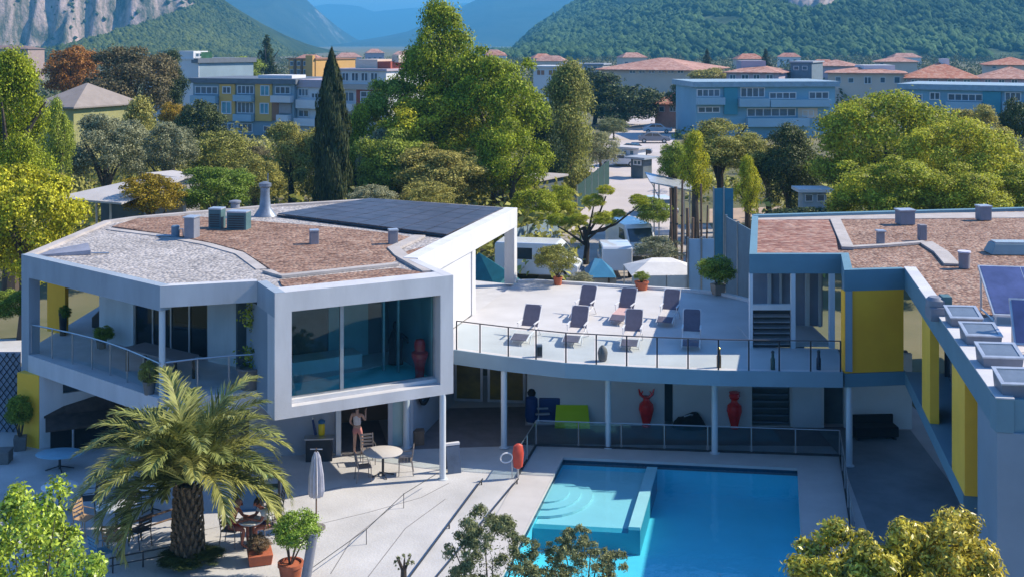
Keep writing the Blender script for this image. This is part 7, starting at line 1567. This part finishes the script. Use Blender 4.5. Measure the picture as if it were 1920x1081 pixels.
def hillmat(name, low, high, rock, rockthr=0.72, scale=0.02, rockscale=0.012, bump=1.0, dist=4.0, patch=0.5):
    """forest floor tint by noise; bare rock where the ground is steep"""
    m = bpy.data.materials.new(name); m.use_nodes = True; nt = m.node_tree; b = nt.nodes['Principled BSDF']; b.inputs['Roughness'].default_value = 0.95; b.inputs['Specular IOR Level'].default_value = 0.1
    ge = _n(nt, 'ShaderNodeNewGeometry'); no = _n(nt, 'ShaderNodeTexNoise', Scale=scale, Detail=9.0, Roughness=0.68); nt.links.new(ge.outputs['Position'], no.inputs['Vector'])
    rp = _n(nt, 'ShaderNodeValToRGB'); rp.color_ramp.elements[0].position = 0.35; rp.color_ramp.elements[1].position = 0.66
    rp.color_ramp.elements[0].color = c4(low); rp.color_ramp.elements[1].color = c4(high); nt.links.new(no.outputs['Fac'], rp.inputs[0])
    mp = _n(nt, 'ShaderNodeMapping'); mp.inputs['Scale'].default_value = (1, 1, 0.35); nt.links.new(ge.outputs['Position'], mp.inputs[0])
    n2 = _n(nt, 'ShaderNodeTexNoise', Scale=rockscale * 3, Detail=10.0, Roughness=0.75); nt.links.new(mp.outputs[0], n2.inputs['Vector'])
    r2 = _n(nt, 'ShaderNodeValToRGB'); e = r2.color_ramp.elements; e[0].position = 0.41; e[1].position = 0.60
    e[0].color = c4((rock[0] * 0.16, rock[1] * 0.24, rock[2] * 0.16)); e[1].color = c4(rock); nt.links.new(n2.outputs['Fac'], r2.inputs[0])
    sp_ = _n(nt, 'ShaderNodeSeparateXYZ'); nt.links.new(ge.outputs['True Normal'], sp_.inputs[0])
    n3 = _n(nt, 'ShaderNodeTexNoise', Scale=rockscale, Detail=8.0, Roughness=0.7); nt.links.new(ge.outputs['Position'], n3.inputs['Vector'])
    ad = _n(nt, 'ShaderNodeMath', operation='MULTIPLY_ADD'); ad.inputs[1].default_value = patch; nt.links.new(n3.outputs['Fac'], ad.inputs[0]); nt.links.new(sp_.outputs['Z'], ad.inputs[2])
    th = _n(nt, 'ShaderNodeMapRange'); th.inputs['From Min'].default_value = rockthr + patch * 0.5 + 0.05; th.inputs['From Max'].default_value = rockthr + patch * 0.5 - 0.05
    nt.links.new(ad.outputs[0], th.inputs['Value'])
    mx = _n(nt, 'ShaderNodeMix', data_type='RGBA'); nt.links.new(th.outputs[0], mx.inputs['Factor']); nt.links.new(rp.outputs[0], mx.inputs['A']); nt.links.new(r2.outputs[0], mx.inputs['B'])
    nt.links.new(mx.outputs['Result'], b.inputs['Base Color'])
    bp = _n(nt, 'ShaderNodeBump', Strength=bump, Distance=dist); n4 = _n(nt, 'ShaderNodeTexNoise', Scale=scale * 3.5, Detail=8.0, Roughness=0.7); nt.links.new(ge.outputs['Position'], n4.inputs['Vector'])
    nt.links.new(n4.outputs['Fac'], bp.inputs['Height']); nt.links.new(bp.outputs[0], b.inputs['Normal'])
    return m
MH_L = hillmat('wooded_slope', (0.018, 0.034, 0.012), (0.060, 0.085, 0.026), (0.56, 0.42, 0.37), 0.66, 0.03, 0.02, 1.0, 3)
MH_R = hillmat('wooded_hill', (0.030, 0.060, 0.030), (0.120, 0.160, 0.080), (0.36, 0.34, 0.32), 0.40, 0.03, 0.02, 1.0, 4, 0.6)
MH_F = hillmat('far_mountain', (0.020, 0.030, 0.020), (0.055, 0.070, 0.040), (0.40, 0.38, 0.36), 0.60, 0.004, 0.006, 0.8, 12, 0.7)
hl = hill('cliff_hill', [(-700, -190), (-300, -175), (0, -150), (200, -110), (330, -62), (420, 0), (470, 38), (520, 78), (560, 106), (600, 120)], 1350, 520, 420, 130, MH_L, 3, 0.05, cliff=[(-700, 1), (310, 1), (370, 0.95), (415, 0.0)])
hr = hill('wooded_hill', [(925, 122), (940, 112), (962, 96), (1000, 56), (1040, 30), (1080, 2), (1150, -45), (1300, -120), (1600, -190), (2000, -230), (2700, -260)], 1900, 1050, 420, 150, MH_R, 5, 0.10, spur=70, wl=0.07)
hill('mountain', [(200, -110), (380, -100), (440, -40), (500, -30), (560, -15), (592, 18), (615, 48), (635, 72), (660, 100), (690, 112)], 4300, 1500, 220, 60, MH_F, 8, 0.05)
hill('mountain', [(600, 108), (640, 96), (680, 76), (730, 67), (770, 58), (810, 40), (850, 20), (885, 4), (930, -18), (1000, -30), (1100, -40), (1300, -50)], 5600, 1700, 220, 60, MH_F, 12, 0.04)
hill('mountain', [(300, 2), (520, 0), (580, 14), (610, 8), (640, 8), (675, 12), (700, 22), (740, 18), (790, 14), (830, 10), (900, 4), (1200, 0)], 10500, 2500, 160, 40, MH_F, 15, 0.03)
# canopy of the wooded slopes: one mass of far-off tree crowns each
def canopy(name, label, H, n, rmin, rmax, mat, seed, pxr, keep, per=12, holes=(), gap=0.95):
    _, XX, YY, ZZ = H; r = np.random.default_rng(seed); a, b = XX.shape; C = np.zeros((0, 3))
    while len(C) < n:
        k = n * 2; i = r.uniform(0, a * 0.84 - 2, k); j = r.uniform(0, b - 2, k); i0, j0 = i.astype(int), j.astype(int); fi, fj = i - i0, j - j0
        x = XX[i0, j0] * (1 - fj) + XX[i0, j0 + 1] * fj; y = YY[i0, j0] * (1 - fi) + YY[i0 + 1, j0] * fi
        z = ZZ[i0, j0] * (1 - fi) * (1 - fj) + ZZ[i0 + 1, j0] * fi * (1 - fj) + ZZ[i0, j0 + 1] * (1 - fi) * fj + ZZ[i0 + 1, j0 + 1] * fi * fj
        px = CX + F * x / y; sl = np.abs(ZZ[i0 + 1, j0] - ZZ[i0, j0]) / np.abs(YY[i0 + 1, j0] - YY[i0, j0])
        ok = (px > pxr[0]) & (px < pxr[1]) & ((sl < keep) | (r.uniform(size=k) < 0.06))
        for hx, hy, hr_ in holes: ok &= ((x - hx) ** 2 + ((y - hy) * 0.6) ** 2 > hr_ ** 2)
        ok &= (fbm(x / 26, y / 40, seed + 40, 4) < gap)
        C = np.concatenate([C, np.stack([x, y, z], 1)[ok]])
    C = C[:n]; R = np.clip(np.exp(r.normal(np.log((rmin * rmax) ** 0.5), 0.38, n)), rmin, rmax)
    iv = np.array([(1, 0, 0), (-1, 0, 0), (0, 1, 0), (0, -1, 0), (0, 0, 1), (0, 0, -1)], dtype=float)
    fi = np.array([(0, 2, 4), (2, 1, 4), (1, 3, 4), (3, 0, 4), (2, 0, 5), (1, 2, 5), (3, 1, 5), (0, 3, 5)])
    V = C[:, None, :] + (iv[None] + 0.22 * r.normal(size=(n, 6, 3))) * (R[:, None, None] * np.array([1.1, 1.1, 1.0])); V[:, :, 2] += (R * 0.3)[:, None]
    T = (fi[None] + 6 * np.arange(n)[:, None, None]).reshape(-1, 3)
    me = npmesh(name, V.reshape(-1, 3), T, np.repeat(r.uniform(0, 1, n), 8), smooth=True)
    return tag(link(name, me, mat), label, 'forest', kind='stuff')
def canopymat(name, dark, light):
    m = bpy.data.materials.new(name); m.use_nodes = True; nt = m.node_tree; b = nt.nodes['Principled BSDF']; b.inputs['Roughness'].default_value = 0.95; b.inputs['Specular IOR Level'].default_value = 0.05
    at = _n(nt, 'ShaderNodeAttribute'); at.attribute_name = 'rnd'; ge = _n(nt, 'ShaderNodeNewGeometry')
    no = _n(nt, 'ShaderNodeTexNoise', Scale=0.012, Detail=4.0); nt.links.new(ge.outputs['Position'], no.inputs['Vector'])
    n2 = _n(nt, 'ShaderNodeTexNoise', Scale=0.45, Detail=4.0, Roughness=0.7); nt.links.new(ge.outputs['Position'], n2.inputs['Vector'])
    a = _n(nt, 'ShaderNodeMath', operation='MULTIPLY'); a.inputs[1].default_value = 0.22; nt.links.new(at.outputs['Fac'], a.inputs[0])
    c = _n(nt, 'ShaderNodeMath', operation='MULTIPLY_ADD'); c.inputs[1].default_value = 0.62; nt.links.new(no.outputs['Fac'], c.inputs[0]); nt.links.new(a.outputs[0], c.inputs[2])
    d = _n(nt, 'ShaderNodeMath', operation='MULTIPLY_ADD'); d.inputs[1].default_value = 0.32; nt.links.new(n2.outputs['Fac'], d.inputs[0]); nt.links.new(c.outputs[0], d.inputs[2])
    rp = _n(nt, 'ShaderNodeValToRGB'); rp.color_ramp.elements[0].position = 0.40; rp.color_ramp.elements[1].position = 0.78; rp.color_ramp.elements[0].color = c4(dark); rp.color_ramp.elements[1].color = c4(light)
    nt.links.new(d.outputs[0], rp.inputs[0]); nt.links.new(rp.outputs[0], b.inputs['Base Color'])
    bp = _n(nt, 'ShaderNodeBump', Strength=1.0, Distance=1.6); nt.links.new(n2.outputs['Fac'], bp.inputs['Height']); nt.links.new(bp.outputs[0], b.inputs['Normal'])
    return m
MC_R = canopymat('canopy_right', (0.014, 0.040, 0.020), (0.110, 0.185, 0.070))
MC_L = canopymat('canopy_left', (0.028, 0.050, 0.014), (0.140, 0.170, 0.045))
def hill_at(H, px, f):
    _, XX, YY, ZZ = H; i = int(f * (XX.shape[0] * 0.84)); j = int(np.argmin(np.abs(CX + F * XX[i] / YY[i] - px))); return XX[i, j], YY[i, j], ZZ[i, j]
# bare rock scars on the right-hand hill
M_SCAR = pm('scar_rock', (0.16, 0.13, 0.12), 0.9, 0.5, 0.06, 1.0, 0.3, col2=(0.50, 0.42, 0.39), detail=9)
SC_ = []
for k, (px, f, w_, h_) in enumerate(((1490, 0.30, 20, 60), (1515, 0.20, 26, 34), (1560, 0.46, 16, 46), (1578, 0.36, 18, 36), (1540, 0.30, 14, 26), (1745, 0.34, 22, 14))):
    x, y, z = hill_at(hr, px, f); SC_.append((x, y, w_ * 0.8)); r = np.random.default_rng(60 + k); a = 16
    U, Vv = np.meshgrid(np.linspace(-1, 1, a), np.linspace(-1, 1, a)); d = np.clip(1 - U ** 2 - Vv ** 2, 0, 1)
    X_ = x + U * w_ + r.normal(0, w_ * .06, (a, a)); Y_ = y + Vv * h_ * 0.9 - 6 * d ** 0.5 - r.uniform(0, 8, (a, a)); Z_ = z + Vv * h_ * 0.42 + 14 * d ** 0.5 - 8 + r.normal(0, 1.6, (a, a))
    idx = np.arange(a * a).reshape(a, a); Q = np.stack([idx[:-1, :-1], idx[:-1, 1:], idx[1:, 1:], idx[1:, :-1]], 2).reshape(-1, 4)
    tag(link('rock_outcrop', npmesh('rock_outcrop', np.stack([X_, Y_, Z_], 2).reshape(-1, 3), Q), M_SCAR), kind='structure')
canopy('hillside_forest', 'dense forest canopy covering the hill on the right', hr, 85000, 1.3, 5.2, MC_R, 3, (850, 2150), 9, 16, SC_)
canopy('hillside_forest', 'dense forest canopy on the green slope beside the cliff', hl, 42000, 1.0, 3.4, MC_L, 4, (-300, 640), 0.75, 14)
# ---- the valley air
hz = MB().box(-13900, 13900, -13900, 13900, -3.0, 445)
hm = bpy.data.materials.new('valley_haze'); hm.use_nodes = True; nt = hm.node_tree; nt.nodes.clear()
pv = _n(nt, 'ShaderNodeVolumePrincipled'); pv.inputs['Color'].default_value = (0.14, 0.55, 0.97, 1); pv.inputs['Density'].default_value = 2.6e-4; pv.inputs['Anisotropy'].default_value = 0.0
o_ = _n(nt, 'ShaderNodeOutputMaterial'); nt.links.new(pv.outputs[0], o_.inputs['Volume'])
tag(hz.build('haze', hm), kind='stuff')
